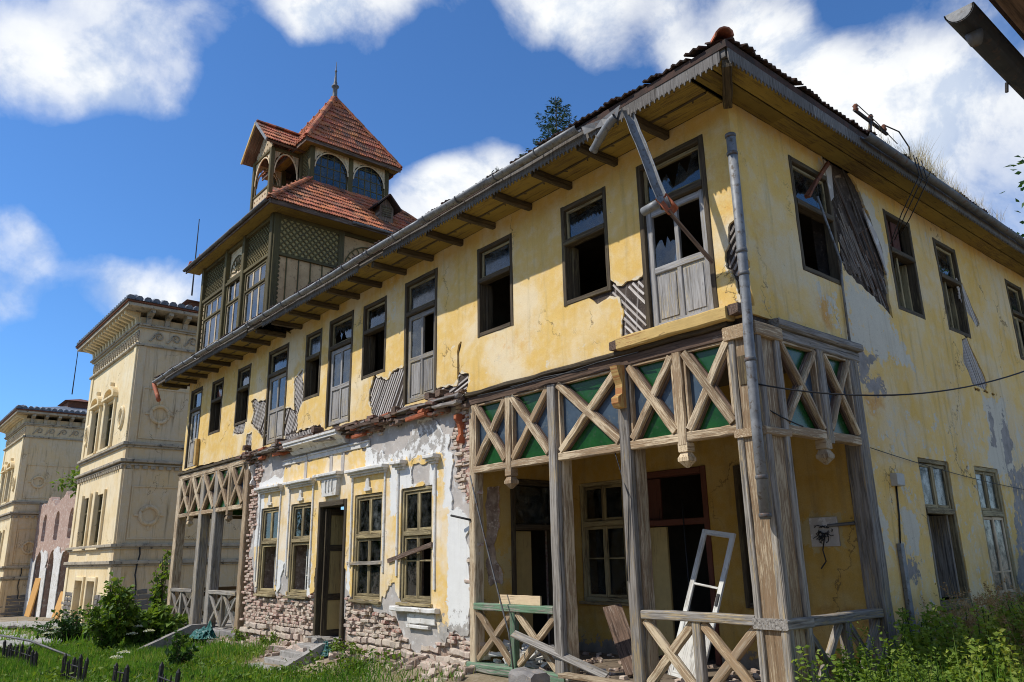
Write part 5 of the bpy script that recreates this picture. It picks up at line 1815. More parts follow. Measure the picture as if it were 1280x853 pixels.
def slope(name, A, B, T0, T1, single, parent, rows, bulk, tw=.235):
    """tiles on the slope with eave A-B and upper edge T0-T1"""
    A, B, T0, T1 = (np.array(q, float) for q in (A, B, T0, T1))
    U = (B - A) / np.linalg.norm(B - A)
    mid = (T0 + T1) / 2 - (A + B) / 2
    S = mid - U * (mid @ U)
    L = np.linalg.norm(S)
    S /= L
    Nn = np.cross(U, S)
    step = L / rows
    Rm = Matrix(((U[0], S[0], Nn[0]), (U[1], S[1], Nn[1]), (U[2], S[2], Nn[2])))
    q = Rm.to_quaternion()
    for r in range(rows):
        t = r / rows
        a, b = A + (T0 - A) * t, B + (T1 - B) * t
        ln = np.linalg.norm(b - a)
        k = max(1, int(round(ln / tw)))
        for i in range(k):
            c = a + (b - a) * ((i + .5) / k) + Nn * (.03 + rr.uniform(0, .016)) - S * (.03 + (rr.uniform(-.012, .012) if rr.random() < .93 else rr.uniform(-.05, .08)))
            me = rr.choice(tile_me)
            if single:
                o = place('roof_tile', me, parent, tuple(c))
                o.rotation_mode = 'QUATERNION'
                o.rotation_quaternion = q @ Matrix.Rotation(rr.uniform(-.03, .03), 4, 'Y').to_quaternion()
                o.scale = (ln / k / .235, (step + .09) / .40, 1)
            else:
                vs = [c + U * v.co.x * (ln / k / .235) + S * v.co.y * ((step + .09) / .4) + Nn * v.co.z for v in me.vertices]
                bulk.add(vs, [tuple(f.vertices) for f in me.polygons])


EO = .62
ex0, ex1, ey0, ey1 = TX0 - EO, TX1 + EO, TY0 - .42, TY1 + .42
zl = 11.80
LX0, LX1, LY0, LY1, ZL = -19.5, -16.5, 1.57, 4.55, 13.75
lr = MB().add([(ex0, ey0, zl), (ex1, ey0, zl), (ex1, ey1, zl), (ex0, ey1, zl), (LX0, LY0, ZL), (LX1, LY0, ZL), (LX1, LY1, ZL), (LX0, LY1, ZL)],
              [(0, 1, 5, 4), (1, 2, 6, 5), (2, 3, 7, 6), (3, 0, 4, 7), (4, 5, 6, 7), (3, 2, 1, 0)]).build('lower_roof', 'tile_dark', tower)
bulk = MB()
slope('s', (ex1, ey0, zl), (ex1, ey1, zl), (LX1, LY0, ZL), (LX1, LY1, ZL), True, lr, 9, bulk, .25)
slope('s', (ex0, ey0, zl), (ex1, ey0, zl), (LX0, LY0, ZL), (LX1, LY0, ZL), False, lr, 9, bulk, .27)
slope('s', (ex0, ey1, zl), (ex0, ey0, zl), (LX0, LY1, ZL), (LX0, LY0, ZL), False, lr, 9, bulk, .3)
bulk.build('roof_tiling', 'tile', lr, False, 'stuff')
mbr = MB()
hip_me = MB().half_pipe((0, 0, 0), (0, .36, 0), .10, .02, 6, 1, (0, 0, -1)).mesh('ridge_tile', 'tile')


def ridge_line(a, b, parent, step=.32, sc_=1.0):
    a, b = np.array(a, float), np.array(b, float)
    d = b - a
    L = np.linalg.norm(d)
    rot = Vector(d).to_track_quat('Y', 'Z')
    for k in range(int(L / step)):
        o = place('ridge_tile', hip_me, parent, tuple(a + d * (k * step / L) + np.array((0, 0, .05 + rr.uniform(-.01, .015)))))
        o.rotation_mode = 'QUATERNION'
        o.rotation_quaternion = rot
        o.scale = (sc_, 1, sc_)


ridge_line((ex1, ey0, zl), (LX1, LY0, ZL), lr)
ridge_line((ex1, ey1, zl), (LX1, LY1, ZL), lr)
# boxed eave under the lower roof
mb = MB()
mb.box(WORLD, ex0 + .03, ex1 - .03, ey0 + .03, TY0 + .05, zl - .09, zl - .01)
mb.box(WORLD, TX1 - .05, ex1 - .03, TY0 + .06, ey1 - .03, zl - .09, zl - .012)
mb.build('eave_board', 'wood_soffit', tower)
fbox('fascia', 'wood_rot', WORLD, ex0, ex1 + .02, ey0 - .02, ey0 + .02, zl - .13, zl + .02, tower)
fbox('fascia', 'wood_rot', WORLD, ex1 - .02, ex1 + .024, ey0 + .03, ey1, zl - .13, zl + .02, tower)
MB().half_pipe((ex0, ey0 - .08, zl - .02), (ex1, ey0 - .08, zl - .02), .06, .008, 8, 8, jit=.008).build('gutter', 'zinc_dark', tower, True)
MB().half_pipe((ex1 + .08, 2.2, zl - .03), (ex1 + .08, ey1, zl - .03), .06, .008, 8, 6, jit=.01).build('gutter', 'zinc', tower, True)
# small dormer on the right slope
dy, t_ = 3.72, .36
dc = np.array((ex1 + (LX1 - ex1) * t_, dy, zl + (ZL - zl) * t_))
FD_ = Fr(tuple(dc), (0, 1, 0))
dm = MB().poly(FD_, [(-.26, -.1), (.26, -.1), (.26, .42), (0, .72), (-.26, .42)], -.6, .18).build('dormer', 'wood_rot', tower)
one('louvre', 'wood_brown', lambda mb: [mb.box(FD_, -.18, .18, v, v + .05, .18, .2) for v in (.05, .13, .21, .29, .37)], dm)
for s in (-1, 1):
    one('dormer_roof', 'tile_dark', lambda mb: mb.bar(Fr(tuple(dc + np.array((-.2, 0, 0))), (0, 1, 0)), (0, .80), (s * .45, .33), .05, -.5, .6), dm)

# ---- lantern
LF = Fr((0, LY0, 0), (1, 0, 0))
LS = Fr((LX1, 0, 0), (0, 1, 0))
ZT = 15.0
fbox('lantern_floor', 'wood_rot', WORLD, LX0, LX1, LY0, LY1, ZL - .1, ZL + .05, tower)


def arch_field(uc, hw, vs, rise, scal=0.0):
    def f(U, V):
        x, y = (U - uc) / hw, (V - vs) / rise
        rr_ = np.hypot(x, np.maximum(y, 0))
        ang = np.arctan2(np.maximum(y, 0), x)
        return (rr_ - 1) * hw + scal * np.abs(np.sin(ang * 7)) * (V > vs) + scal * .5
    return f


def arched_bay(F, u0, u1, v0, v1, parent, glazed=True, post_w=.14, vs=.45, mat='wood_buff'):
    uc, hw = (u0 + u1) / 2, (u1 - u0) / 2
    af = arch_field(uc, hw - .02, v0 + (v1 - v0) * vs, (v1 - v0) * (1 - vs) - .08, -.035)
    b = sheet('arch_board', mat, F, u0, u1, v0, v1, .03, af, parent, -.03, .03)
    rim = [(uc + (hw - .02) * math.cos(t), v0 + (v1 - v0) * vs + ((v1 - v0) * (1 - vs) - .08) * math.sin(t)) for t in np.linspace(0, math.pi, 15)]
    mb = MB()
    for p, q in zip(rim[:-1], rim[1:]):
        mb.bar(F, p, q, .045, -.005, .025, .004)
    mb.build('arch_trim', 'wood_buff', b)
    if glazed:
        mb = MB()
        k = 5
        for i in range(k + 1):
            u = u0 + .03 + (u1 - u0 - .06) * i / k
            mb.box(F, u - .014, u + .014, v0, v1 - .1, -.09, -.06, .003)
        for i in range(4):
            v = v0 + .02 + (v1 - v0) * .27 * i
            mb.box(F, u0 + .02, u1 - .02, v - .014, v + .014, -.088, -.062, .003)
        mb.build('glazing_bars', 'wood_olive', b)
        pane(F, u0 + .02, u1 - .02, v0, v1 - .1, -.077, b, 'glass_dust')
    return b


for y in (LY0 + .07, (LY0 + LY1) / 2, LY1 - .07):
    fbox('post', 'wood_olive', LS, y - .08, y + .08, ZL - .3, ZT + .05, -.14, .03, tower, .012, .002, 5)
for x in (LX0 + .07, (LX0 + LX1) / 2 - .78, (LX0 + LX1) / 2 + .78):
    fbox('post', 'wood_olive', LF, x - .07, x + .07, ZL - .3, ZT + .05, -.14, .03, tower, .012, .002, 5)
ym = (LY0 + LY1) / 2
arched_bay(LS, LY0 + .15, ym - .08, ZL - .05, ZT + .05, tower)
arched_bay(LS, ym + .08, LY1 - .15, ZL - .05, ZT + .05, tower)
for a, b in ((LX0 + .14, -18.85), (-17.15, LX1 - .14)):
    lattice_screen(LF, a, b, ZL, ZT, -.02, tower, .14, .03)
FBk = Fr((0, LY1, 0), (-1, 0, 0))
for a in (-LX1 + .1, -LX1 + 1.55):
    arched_bay(FBk, a, a + 1.3, ZL - .05, ZT + .05, tower)
FLk = Fr((LX0, 0, 0), (0, -1, 0))
for a in (-LY1 + .1, -LY1 + 1.55):
    arched_bay(FLk, a, a + 1.3, ZL - .05, ZT + .05, tower)
# pyramid roof
uo = .30
ux0, ux1, uy0, uy1, zu = LX0 - uo, LX1 + uo, LY0 - uo, LY1 + uo, 15.10
apex = ((LX0 + LX1) / 2, (LY0 + LY1) / 2, 18.15)
ap = np.array(apex)
ur = MB().add([(ux0, uy0, zu), (ux1, uy0, zu), (ux1, uy1, zu), (ux0, uy1, zu), apex], [(0, 1, 4), (1, 2, 4), (2, 3, 4), (3, 0, 4), (3, 2, 1, 0)]).build('upper_roof', 'tile_dark', tower)
bulk = MB()
slope('p', (ux1, uy0, zu), (ux1, uy1, zu), tuple(ap), tuple(ap), True, ur, 12, bulk, .27)
slope('p', (ux0, uy0, zu), (ux1, uy0, zu), tuple(ap), tuple(ap), True, ur, 12, bulk, .42)
slope('p', (ux1, uy1, zu), (ux0, uy1, zu), tuple(ap), tuple(ap), False, ur, 12, bulk, .3)
slope('p', (ux0, uy1, zu), (ux0, uy0, zu), tuple(ap), tuple(ap), False, ur, 12, bulk, .3)
bulk.build('roof_tiling', 'tile', ur, False, 'stuff')
for q in ((ux1, uy0, zu), (ux1, uy1, zu), (ux0, uy0, zu)):
    ridge_line(q, apex, ur)
mb = MB()
mb.box(WORLD, ux0, ux1, uy0 - .02, uy0 + .02, zu - .12, zu + .03)
mb.box(WORLD, ux1 - .02, ux1 + .02, uy0 + .02, uy1, zu - .12, zu + .03)
mb.build('fascia', 'wood_rot', tower)
mb = MB()
mb.box(WORLD, LX1 - .05, ux1 - .03, uy0 + .03, uy1 - .03, zu - .06, zu - .01)
mb.box(WORLD, ux0 + .03, LX1 - .06, uy0 + .03, LY0 + .05, zu - .06, zu - .01)
mb.build('eave_board', 'wood_soffit', tower)
one('finial', 'zinc_dark', lambda mb: mb.lathe((apex[0], apex[1], 18.0), [(.18, 0), (.13, .12), (.09, .3), (.085, .62), (.14, .66), (.14, .70), (.06, .74), (.075, .82), (.05, .9), (.035, 1.15), (.028, 1.3), (.05, 1.34), (.02, 1.4), (.008, 1.75)], 10), tower, True)

# ---- gabled balcony in front of the lantern
BX0, BX1, BY, BZ = -18.74, -17.32, .6, 13.12
BT = 14.95
BF = Fr((0, BY, 0), (1, 0, 0))
BS = Fr((BX1, 0, 0), (0, 1, 0))
BL = Fr((BX0, 0, 0), (0, -1, 0))
for (x, y) in ((BX0, BY), (BX1, BY)):
    fbox('balcony_post', 'wood_olive', WORLD, x - .07, x + .07, y - .07, y + .07, 12.6, BT + .02, tower, .012)
fbox('balcony_floor', 'wood_rot', WORLD, BX0, BX1, BY, LY0 + .3, 13.0, 13.1, tower)
for F_, a, b in ((BF, BX0 + .07, BX1 - .07), (BS, BY + .07, LY0 - .05), (BL, -LY0 + .05, -BY - .07)):
    arched_bay(F_, a, b, 13.7, BT, tower, False, vs=.3)
    fbox('handrail', 'wood_olive', F_, a, b, 13.58, 13.66, -.05, .04, tower)
    pr = sheet('parapet', 'wood_buff', F_, a, b, 13.08, 13.58, .03,
               lambda U, V: np.minimum(np.hypot(np.mod(U - a, .22) - .11, V - 13.42) - .045, np.hypot(np.mod(U - a, .22) - .11, V - 13.24) - .055), tower, -.02, .03)
GR, GE = 16.05, 15.0
gx0, gx1 = BX0 - .32, BX1 + .32
gc = (BX0 + BX1) / 2
sheet('gable_board', 'wood_buff', BF, BX0, BX1, BT + .02, GR - .1, .03,
      lambda U, V: np.minimum((GR - .22 - V) - np.abs(U - gc) * (GR - GE) / (gx1 - gc) * 1.0, np.hypot(np.mod(U - gc + .11, .22) - .11, np.mod(V, .2) - .1) - .04), tower, -.03, .03)
fbox('balcony_beam', 'wood_olive', BF, BX0 - .05, BX1 + .05, BT - .05, BT + .06, -.09, .05, tower)
fbox('balcony_beam', 'wood_olive', BS, BY, LY0 + .1, BT - .05, BT + .06, -.09, .05, tower)
for s, gx in ((1, gx1), (-1, gx0)):
    d_ = Fr((0, BY - .35, 0), (1, 0, 0))
    pl = MB().bar(d_, (gc, GR), (gx, GE), .07, -1.75, 0).build('gable_roof', 'wood_rot', tower)
    if s > 0:
        bulk = MB()
        slope('g', (gx, BY - .38, GE + .04), (gx, BY + 1.2, GE + .04), (gc, BY - .38, GR + .04), (gc, BY + 1.4, GR + .04), True, pl, 4, bulk, .25)
    fbar('barge_board', 'zinc' if s > 0 else 'wood_beam', d_, (gc, GR + .06), (gx + s * .04, GE), .10, 0, .05, tower)
ridge_line((gc, BY - .35, GR + .05), (gc, BY + 1.3, GR + .05), tower)

# ------------------------------------------------------------------ the tall stucco buildings further along
def tall_building():
    b = thing('tall_building', 'tall ochre stucco building beside the yellow house, with heavy cornice and ring ornaments', 'building', (-38.5, 5, -1.0))
    X0, X1, Y0, Y1 = -43.2, -34.0, 1.17, 10.5
    S = Fr((X1, 0, 0), (0, 1, 0))
    Fn = Fr((0, Y0, 0), (1, 0, 0))
    wins = [(-41.5, -40.0, 7.45, 9.75), (-38.7, -37.0, 7.45, 9.75), (-41.2, -39.7, 2.65, 5.1), (-38.4, -36.8, 2.65, 5.1)]
    doors = [(-40.55, -39.0, -1.6, .95), (-38.0, -36.5, -1.6, .95)]
    wall_boxes('wall', 'plaster_t', Fn, X0, X1 - .4, -2.5, 13.4, -.4, 0, wins + doors, b)
    wall_boxes('wall', 'plaster_side', S, Y0 + .001, Y1, -2.5, 13.4, -.4, 0, [], b)
    wall_boxes('wall', 'plaster_t', Fr((X0, 0, 0), (0, -1, 0)), -Y1, -Y0 - .41, -2.5, 13.4, -.4, 0, [], b)
    wall_boxes('wall', 'plaster_t', Fr((0, Y1, 0), (-1, 0, 0)), -X1 + .41, -X0 - .41, -2.5, 13.4, -.4, 0, [], b)
    fbox('inner_wall', 'room', WORLD, X0 + .5, X1 - .5, Y0 + 2.5, Y0 + 2.7, -2, 13, b)
    fbox('floor', 'room', WORLD, X0 + .5, X1 - .5, Y0 + .5, Y1 - .5, 6.6, 6.8, b)

    def course(v0, v1, out, mat='plaster_t', ch=.02):
        mb = MB()
        mb.box(Fn, X0 - out, X1 + out, v0, v1, -.05, out, ch)
        mb.box(S, Y0 + .01, Y1, v0, v1, -.05, out, ch)
        return mb.build('string_course', mat, b)
    for v0, v1, o in ((7.02, 7.12, .10), (7.12, 7.26, .18), (6.18, 6.26, .12), (6.32, 6.46, .22), (2.38, 2.48, .10), (2.48, 2.62, .2), (1.62, 1.72, .08), (1.72, 1.88, .18),
                      (11.95, 12.08, .14), (12.86, 12.95, .12), (12.95, 13.05, .2)):
        course(v0, v1, o, 'white_dirty')
    for k in range(26):
        u = Y0 + .1 + k * .36
        fbox('dentil', 'white_dirty', S, u, u + .2, 6.02, 6.17, 0, .1, b)
    for k in range(24):
        u = X0 + .1 + k * .385
        fbox('dentil', 'white_dirty', Fn, u, u + .2, 6.02, 6.17, 0, .1, b)
    # raised panels, rings
    for v0, v1 in ((7.45, 9.95), (2.8, 5.25)):
        mb = MB()
        for a, c, e, f in ((Y0 + .45, Y1 - .3, v1 - .07, v1), (Y0 + .45, Y1 - .3, v0, v0 + .07), (Y0 + .45, Y0 + .52, v0 + .07, v1 - .07)):
            mb.box(S, a, c, e, f, -.01, .04, .01)
        mb.build('panel_moulding', 'plaster_side', b)
        vc = 8.67 if v0 > 5 else 3.9
        c = S.p(2.5, vc, .03)
        ring = [S.p(2.5 + .40 * math.cos(t), vc + .40 * math.sin(t), .03) for t in np.linspace(0, 2 * math.pi, 25)[:-1]]
        mb = MB().tube(ring, .09, 8, False, True)
        for t in (0, math.pi, -math.pi / 2, math.pi / 2):
            mb.bar(S, (2.5 + .42 * math.cos(t), vc + .42 * math.sin(t)), (2.5 + .66 * math.cos(t), vc + .66 * math.sin(t)), .09, -.01, .06)
        mb.build('ring_ornament', 'plaster_side', b)
    for uc in (-42.4, -35.4):
        ring = [Fn.p(uc + .38 * math.cos(t), 8.6 + .5 * math.sin(t), .03) for t in np.linspace(0, 2 * math.pi, 21)[:-1]]
        MB().tube(ring, .09, 8, False, True).build('ring_ornament', 'plaster_t', b)
    # corner pilasters
    for F_, a, c in ((S, Y0 + .02, Y0 + .4), (Fn, X1 - .42, X1 - .02), (Fn, X0 + .02, X0 + .5)):
        for v0, v1 in ((7.27, 11.94), (2.63, 6.0), (-2.4, 1.6)):
            fbox('pilaster', 'plaster_side' if F_ is S else 'plaster_t', F_, a, c, v0, v1, -.02, .06, b, .015)
    # scroll frieze on the side
    for k in range(11):
        u = Y0 + .5 + k * .82
        pts = []
        for t in np.linspace(0, 1, 16):
            an = math.pi * (1.1 - 2.6 * t)
            r = .24 * (1 - .72 * t)
            pts.append(S.p(u + .42 + r * math.cos(an), 12.5 + r * math.sin(an), .04))
        tail = [S.p(u - .02 + .22 * t, 12.26 + .32 * t * t, .04) for t in np.linspace(0, 1, 5)]
        MB().tube(tail + pts, .035, 6).build('scroll', 'white_dirty', b)
    for k in range(22):
        u = X0 + .3 + k * .42
        ring = [Fn.p(u + .14 * math.cos(t), 12.48 + .24 * math.sin(t), .03) for t in np.linspace(0, 2 * math.pi, 11)[:-1]]
        MB().tube(ring, .03, 5, False, True).build('scroll', 'white_dirty', b)
    # modillions and cornice
    for k in range(11):
        u = Y0 + .35 + k * .86
        FK_ = Fr(tuple(S.p(u, 0, 0)), (1, 0, 0))
        MB().poly(FK_, [(0, 12.95), (.12, 12.95), (.16, 13.1), (.2, 13.35), (.7, 13.5), (.7, 13.66), (0, 13.66)], -.11, .11).build('modillion', 'white_dirty', b)
    for k in range(16):
        u = X0 + .3 + k * .575
        FK_ = Fr(tuple(Fn.p(u, 0, 0)), (0, -1, 0))
        MB().poly(FK_, [(0, 12.95), (.12, 12.95), (.16, 13.1), (.2, 13.35), (.7, 13.5), (.7, 13.66), (0, 13.66)], -.11, .11).build('modillion', 'plaster_t', b)
    fbox('cornice', 'white_dirty', WORLD, X0 - .82, X1 + .82, Y0 - .82, Y1 + .8, 13.66, 13.84, b, .03)
    fbox('cornice', 'rust', WORLD, X0 - .9, X1 + .9, Y0 - .9, Y1 + .88, 13.84, 13.92, b, .02)
    rx0, rx1, ry0, ry1 = X0 - .95, X1 + .95, Y0 - .95, Y1 + .95
    h = 1.25
    rf_ = MB().add([(rx0, ry0, 13.93), (rx1, ry0, 13.93), (rx1, ry1, 13.93), (rx0, ry1, 13.93), (rx0 + 4.2, ry0 + 4.2, 13.93 + h), (rx1 - 4.2, ry0 + 4.2, 13.93 + h), (rx1 - 4.2, ry1 - 4.2, 13.93 + h), (rx0 + 4.2, ry1 - 4.2, 13.93 + h)],
                   [(0, 1, 5, 4), (1, 2, 6, 5), (2, 3, 7, 6), (3, 0, 4, 7), (4, 5, 6, 7), (3, 2, 1, 0)]).build('roof', 'slate', b)
    st = MB().tube([(0, 0, 0), (0, 0, .36)], [.19, .15], 8).mesh('roof_tile', 'slate')
    for k in range(28):
        place('roof_tile', st, rf_, (rx1 - .12, ry0 + .2 + k * .39, 14.0), (0, -1.2, rr.uniform(-.1, .1)), (1, 1, rr.uniform(.8, 1.3)))
        place('roof_tile', st, rf_, (rx0 + .2 + k * .39, ry0 + .12, 14.0), (-1.2, 0, rr.uniform(-.1, .1)), (1, 1, rr.uniform(.8, 1.3)))
    # roof lantern and rod
    rl = fbox('roof_lantern', 'rust', WORLD, -39.3, -36.6, 4.2, 6.4, 14.6, 15.5, b, .04)
    MB().add([(-39.6, 3.9, 15.5), (-36.3, 3.9, 15.5), (-36.3, 6.7, 15.5), (-39.6, 6.7, 15.5), (-38, 5.3, 16.0)], [(0, 1, 4), (1, 2, 4), (2, 3, 4), (3, 0, 4), (3, 2, 1, 0)]).build('lantern_roof', 'rust', rl)
    MB().tube([(-37.9, 4.6, 16.3), (-37.9, 4.6, 21.0)], [.05, .025], 6).build('lightning_rod', 'iron', b)
    # windows with segmental hoods
    for k, r in enumerate(wins):
        mb = MB()
        frame(mb, Fn, r[0], r[1], r[2], r[3], .12, -.22, -.1, 0)
        mb.box(Fn, (r[0] + r[1]) / 2 - .05, (r[0] + r[1]) / 2 + .05, r[2] + .1, r[3] - .1, -.2, -.1)
        mb.box(Fn, r[0] + .1, r[1] - .1, r[3] - .85, r[3] - .75, -.2, -.1)
        w = mb.build('window', 'wood_olive', b)
        pane(Fn, r[0] + .1, r[1] - .1, r[2] + .1, r[3] - .1, -.17, w, 'glass')
        mb = MB()
        mb.box(Fn, r[0] - .22, r[0] - .02, r[2] - .1, r[3] + .15, -.02, .12, .02)
        mb.box(Fn, r[1] + .02, r[1] + .22, r[2] - .1, r[3] + .15, -.02, .12, .02)
        mb.box(Fn, r[0] - .3, r[1] + .3, r[2] - .24, r[2] - .1, -.02, .2, .02)
        mb.build('architrave', 'plaster_t', w)
        if k < 2:
            uc, hw = (r[0] + r[1]) / 2, (r[1] - r[0]) / 2 + .3
            arc = [(uc + hw * math.cos(t), r[3] + .2 + .6 * math.sin(t)) for t in np.linspace(0, math.pi, 13)]
            arc2 = [(uc + hw * .7 * math.cos(t), r[3] + .28 + .36 * math.sin(t)) for t in np.linspace(math.pi, 0, 13)]
            mb = MB().poly(Fn, arc + arc2, -.02, .25)
            mb.box(Fn, uc - hw, uc + hw, r[3] + .14, r[3] + .27, -.02, .26, .02)
            mb.box(Fn, uc - .12, uc + .12, r[3] + .7, r[3] + 1.02, -.02, .2, .03)
            mb.build('pediment', 'plaster_t', w)
    for r, m_ in zip(doors, ('wood_panel', 'wood_grey')):
        d = fbox('door', m_, Fn, r[0], r[1], r[2], r[3], -.3, -.22, b)
        mb = MB()
        mb.box(Fn, r[0] - .2, r[0], r[2], r[3] + .2, -.02, .1, .02)
        mb.box(Fn, r[1], r[1] + .2, r[2], r[3] + .2, -.02, .1, .02)
        mb.box(Fn, r[0], r[1], r[3], r[3] + .2, -.02, .1, .02)
        mb.build('door_frame', 'plaster_t', d)
    # rough stone footing where the stucco has gone
    stn = piece_mesh('stone', 'greystone', .5, .2, .1, .02, 5)
    for k in range(9):
        u = Y0 + .1
        while u < Y0 + (3.0 if k < 8 else 1.6):
            ln = rr.uniform(.4, .75)
            place('stone', rr.choice(stn), b, (X1 + .0 + rr.uniform(-.02, .02), u + ln / 2, -1.35 + k * .23), (0, 0, math.pi / 2), (ln / .52, 1, 1))
            u += ln
    for k in range(8):
        for (a, c) in ((X1 - 2.3, X1), (X0, X0 + 2.4)):
            u = a
            while u < c - .2:
                ln = rr.uniform(.4, .75)
                place('stone', rr.choice(stn), b, (min(u + ln / 2, c - .25), Y0 + rr.uniform(-.03, .02), -1.35 + k * .23), (0, 0, 0), (ln / .52, 1, 1))
                u += ln
    one('cable', 'cable', lambda mb: mb.tube([S.p(2.2 + .06 * math.sin(k * 1.7), 2.6 - k * .45, .12) for k in range(6)], .035, 5), b)
    return b


M['white_dirty'] = mat_patchy('dirty buff stucco', (.46, .39, .28), (.30, .26, .20), (.10, .09, .075), 1.8, .95, .4)
M['greystone'] = mat_masonry('grey footing stone', [(.20, .19, .18), (.27, .25, .23), (.17, .16, .15), (.25, .22, .18)], mortar=(.22, .2, .17))


def copy_tree(o, parent=None):
    c = o.copy()
    COL.objects.link(c)
    if parent is not None:
        c.parent = parent
        c.matrix_parent_inverse = o.matrix_parent_inverse.copy()
    for ch in list(o.children):
        copy_tree(ch, c)
    return c


tb = tall_building()
tb2 = copy_tree(tb)
tb2.location = Vector(tb.location) + Vector((-28.5, -.3, -.9))
tb2['label'] = 'farther ochre stucco building beyond the roofless brick wing'

# roofless link between them
wing = thing('ruined_wing', 'roofless brick and white plaster wing with arched openings between the tall stucco buildings', 'ruin', (-52, 3, -1.3))
FWg = Fr((0, 2.5, 0), (1, 0, 0))
arches = [(-59.5, 1.1), (-55.2, 1.1), (-50.9, 1.1), (-46.8, 1.1)]


def f_w(U, V):
    f = np.full(U.shape, 1.0)
    for uc, hw in arches:
        r = np.maximum(np.abs(U - uc) - hw, V - 1.6)
        f = np.minimum(f, np.minimum(np.maximum(r, -9), 9) if False else np.where(V < 1.6, np.abs(U - uc) - hw, np.hypot(U - uc, (V - 1.6)) - hw))
        f = np.minimum(f, np.where(V < 4.6, np.where(V > 3.4, np.abs(U - uc) - .65, 3.4 - V), np.hypot(U - uc, V - 4.6) - .65))
    return np.minimum(f, 6.0 + fbm(U, V, .8, 3, 6) * 1.2 - V)


sheet('wall', 'brick_far', FWg, -64, -43.3, -2.3, 6.6, .16, f_w, wing, -.5, .5, rel(.04, 3)) if 'brick_far' in M else None
M['brick_far'] = mat_patchy('pink brick', (.46, .32, .25), (.36, .235, .18), (.62, .54, .45), 2.2, .95, .8, bscale=14)
sheet('wall', 'brick_far', FWg, -64, -43.3, -2.3, 6.6, .16, f_w, wing, -.5, .5, rel(.05, 3))
sheet('plaster', 'white_stucco', FWg, -64, -43.3, -2.3, 2.9, .12, lambda U, V: np.minimum(f_w(U, V) - .02, 2.3 + fbm(U, V, .7, 4, 9) * 2.2 - V) + 0 * V, wing, .03, .05)
fbox('inner_wall', 'brick_far', FWg, -64, -43.4, -2.3, 3.3, -2.2, -2.0, wing)
for uc, hw in arches:
    mb = MB()
    frame(mb, FWg, uc - hw + .05, uc + hw - .05, -1.4, 1.9, .14, -.4, -.3, 0)
    mb.box(FWg, uc - .07, uc + .07, -1.3, 1.8, -.4, -.3)
    w = mb.build('window', 'wood_olive', wing)
    pane(FWg, uc - hw + .1, uc + hw - .1, -1.3, 1.8, -.36, w, 'glass_dust')
for (x, y, w_, h_, tl) in ((-57.7, 1.9, 1.9, 2.5, .06), (-48.9, 1.9, 1.6, 1.5, -.05)):
    z = float(terrain(x, y))
    o = MB().prism((x - w_ / 2, y + .2, z), (x - w_ / 2 + tl * h_, y + .55, z + h_), (1, 0, 0), (0, -1, .08), w_ / 2, .04, .01).build('leaning_board', 'orange_board')
    tag(o, 'tall orange board leaning on the ruined wing' if h_ > 2 else 'shorter orange board leaning on the ruined wing', 'board', 'orange boards')

# ------------------------------------------------------------------ neighbour's eave over the lane
out = thing('outbuilding', 'dark timber eave with metal gutter reaching over the lane opposite the side wall', 'building', (6.5, 2, -.1))
GX, GY, GZ = 4.07, -4.12, 4.5
MB().half_pipe((GX, GY, GZ), (GX, 2.2, GZ), .075, .008, 10, 1).build('gutter', 'iron', out, True)  # near-black material stands in for the gutter's shaded underside and silhouette
one('gutter_end', 'zinc', lambda mb: mb.poly(Fr((GX, GY, GZ), (1, 0, 0)), [(.072 * math.cos(t), .072 * math.sin(t)) for t in np.linspace(math.pi, 2 * math.pi, 12)], -.006, 0), out)
one('gutter_outlet', 'zinc_dark', lambda mb: mb.lathe((GX, GY + .18, GZ - .13), [(.03, 0), (.04, .03), (.045, .07)], 10), out, True)
one('gutter_hook', 'iron', lambda mb: mb.tube([(GX - .07, GY + .9, GZ - .03), (GX - .08, GY + .9, GZ - .09)], .01, 6), out)
rp = [(GX + .10, GZ + .08), (GX + .10, GZ + .16), (GX + 2.6, GZ + 1.1), (GX + 5.0, GZ + .16), (GX + 5.0, GZ + .08), (GX + 2.6, GZ + 1.0)]
FO = Fr((0, GY - .06, 0), (1, 0, 0))
MB().poly(FO, rp, -6.5, 0).build('roof', 'tile_dark', out)
fbox('soffit', 'wood_rot', WORLD, GX + .14, GX + .75, GY, 2.2, GZ + .02, GZ + .06, out)
wall_boxes('wall', 'concrete', Fr((GX + .72, 0, 0), (0, -1, 0)), -1.9, 3.4, -.4, GZ + .02, -.25, 0, [], out)
wall_boxes('wall', 'room', Fr((0, -3.4, 0), (1, 0, 0)), GX + .97, GX + 4.3, -.4, GZ + .02, -.25, 0, [], out)

# ------------------------------------------------------------------ stone steps at the front door
st = thing('stone_steps', 'worn concrete steps with sloping cheek wall at the open front door', 'steps', (-10.8, -.6, -.35))
for k in range(4):
    fbox('step', 'concrete', FA, -11.45 - .08 * k, -10.2, -.7, .02 - k * .115, .07 + k * .31, .40 + k * .31, st, .015, .008, 6)
one('cheek_wall', 'concrete', lambda mb: mb.poly(Fr((-10.18, 0, 0), (0, -1, 0)), [(.05, -.75), (1.55, -.75), (1.5, -.34), (1.35, -.27), (.5, .12), (.1, .13)], -.02, -.20), st)
for (u, n, r) in ((-11.0, .1, .3), (-10.7, .25, -.4), (-10.45, .12, .1)):
    o = place('plank', MB().prism((-.35, 0, 0), (.4, 0, .02), (0, 1, 0), (0, 0, 1), .05, .015, None, 3, .004).mesh('plank', 'wood_grey'), None, (u, -n, .15 + (.02 if r < 0 else 0)), (0, 0, r))
    tag(o, 'short grey plank lying on the door threshold', 'plank', 'planks on the threshold')
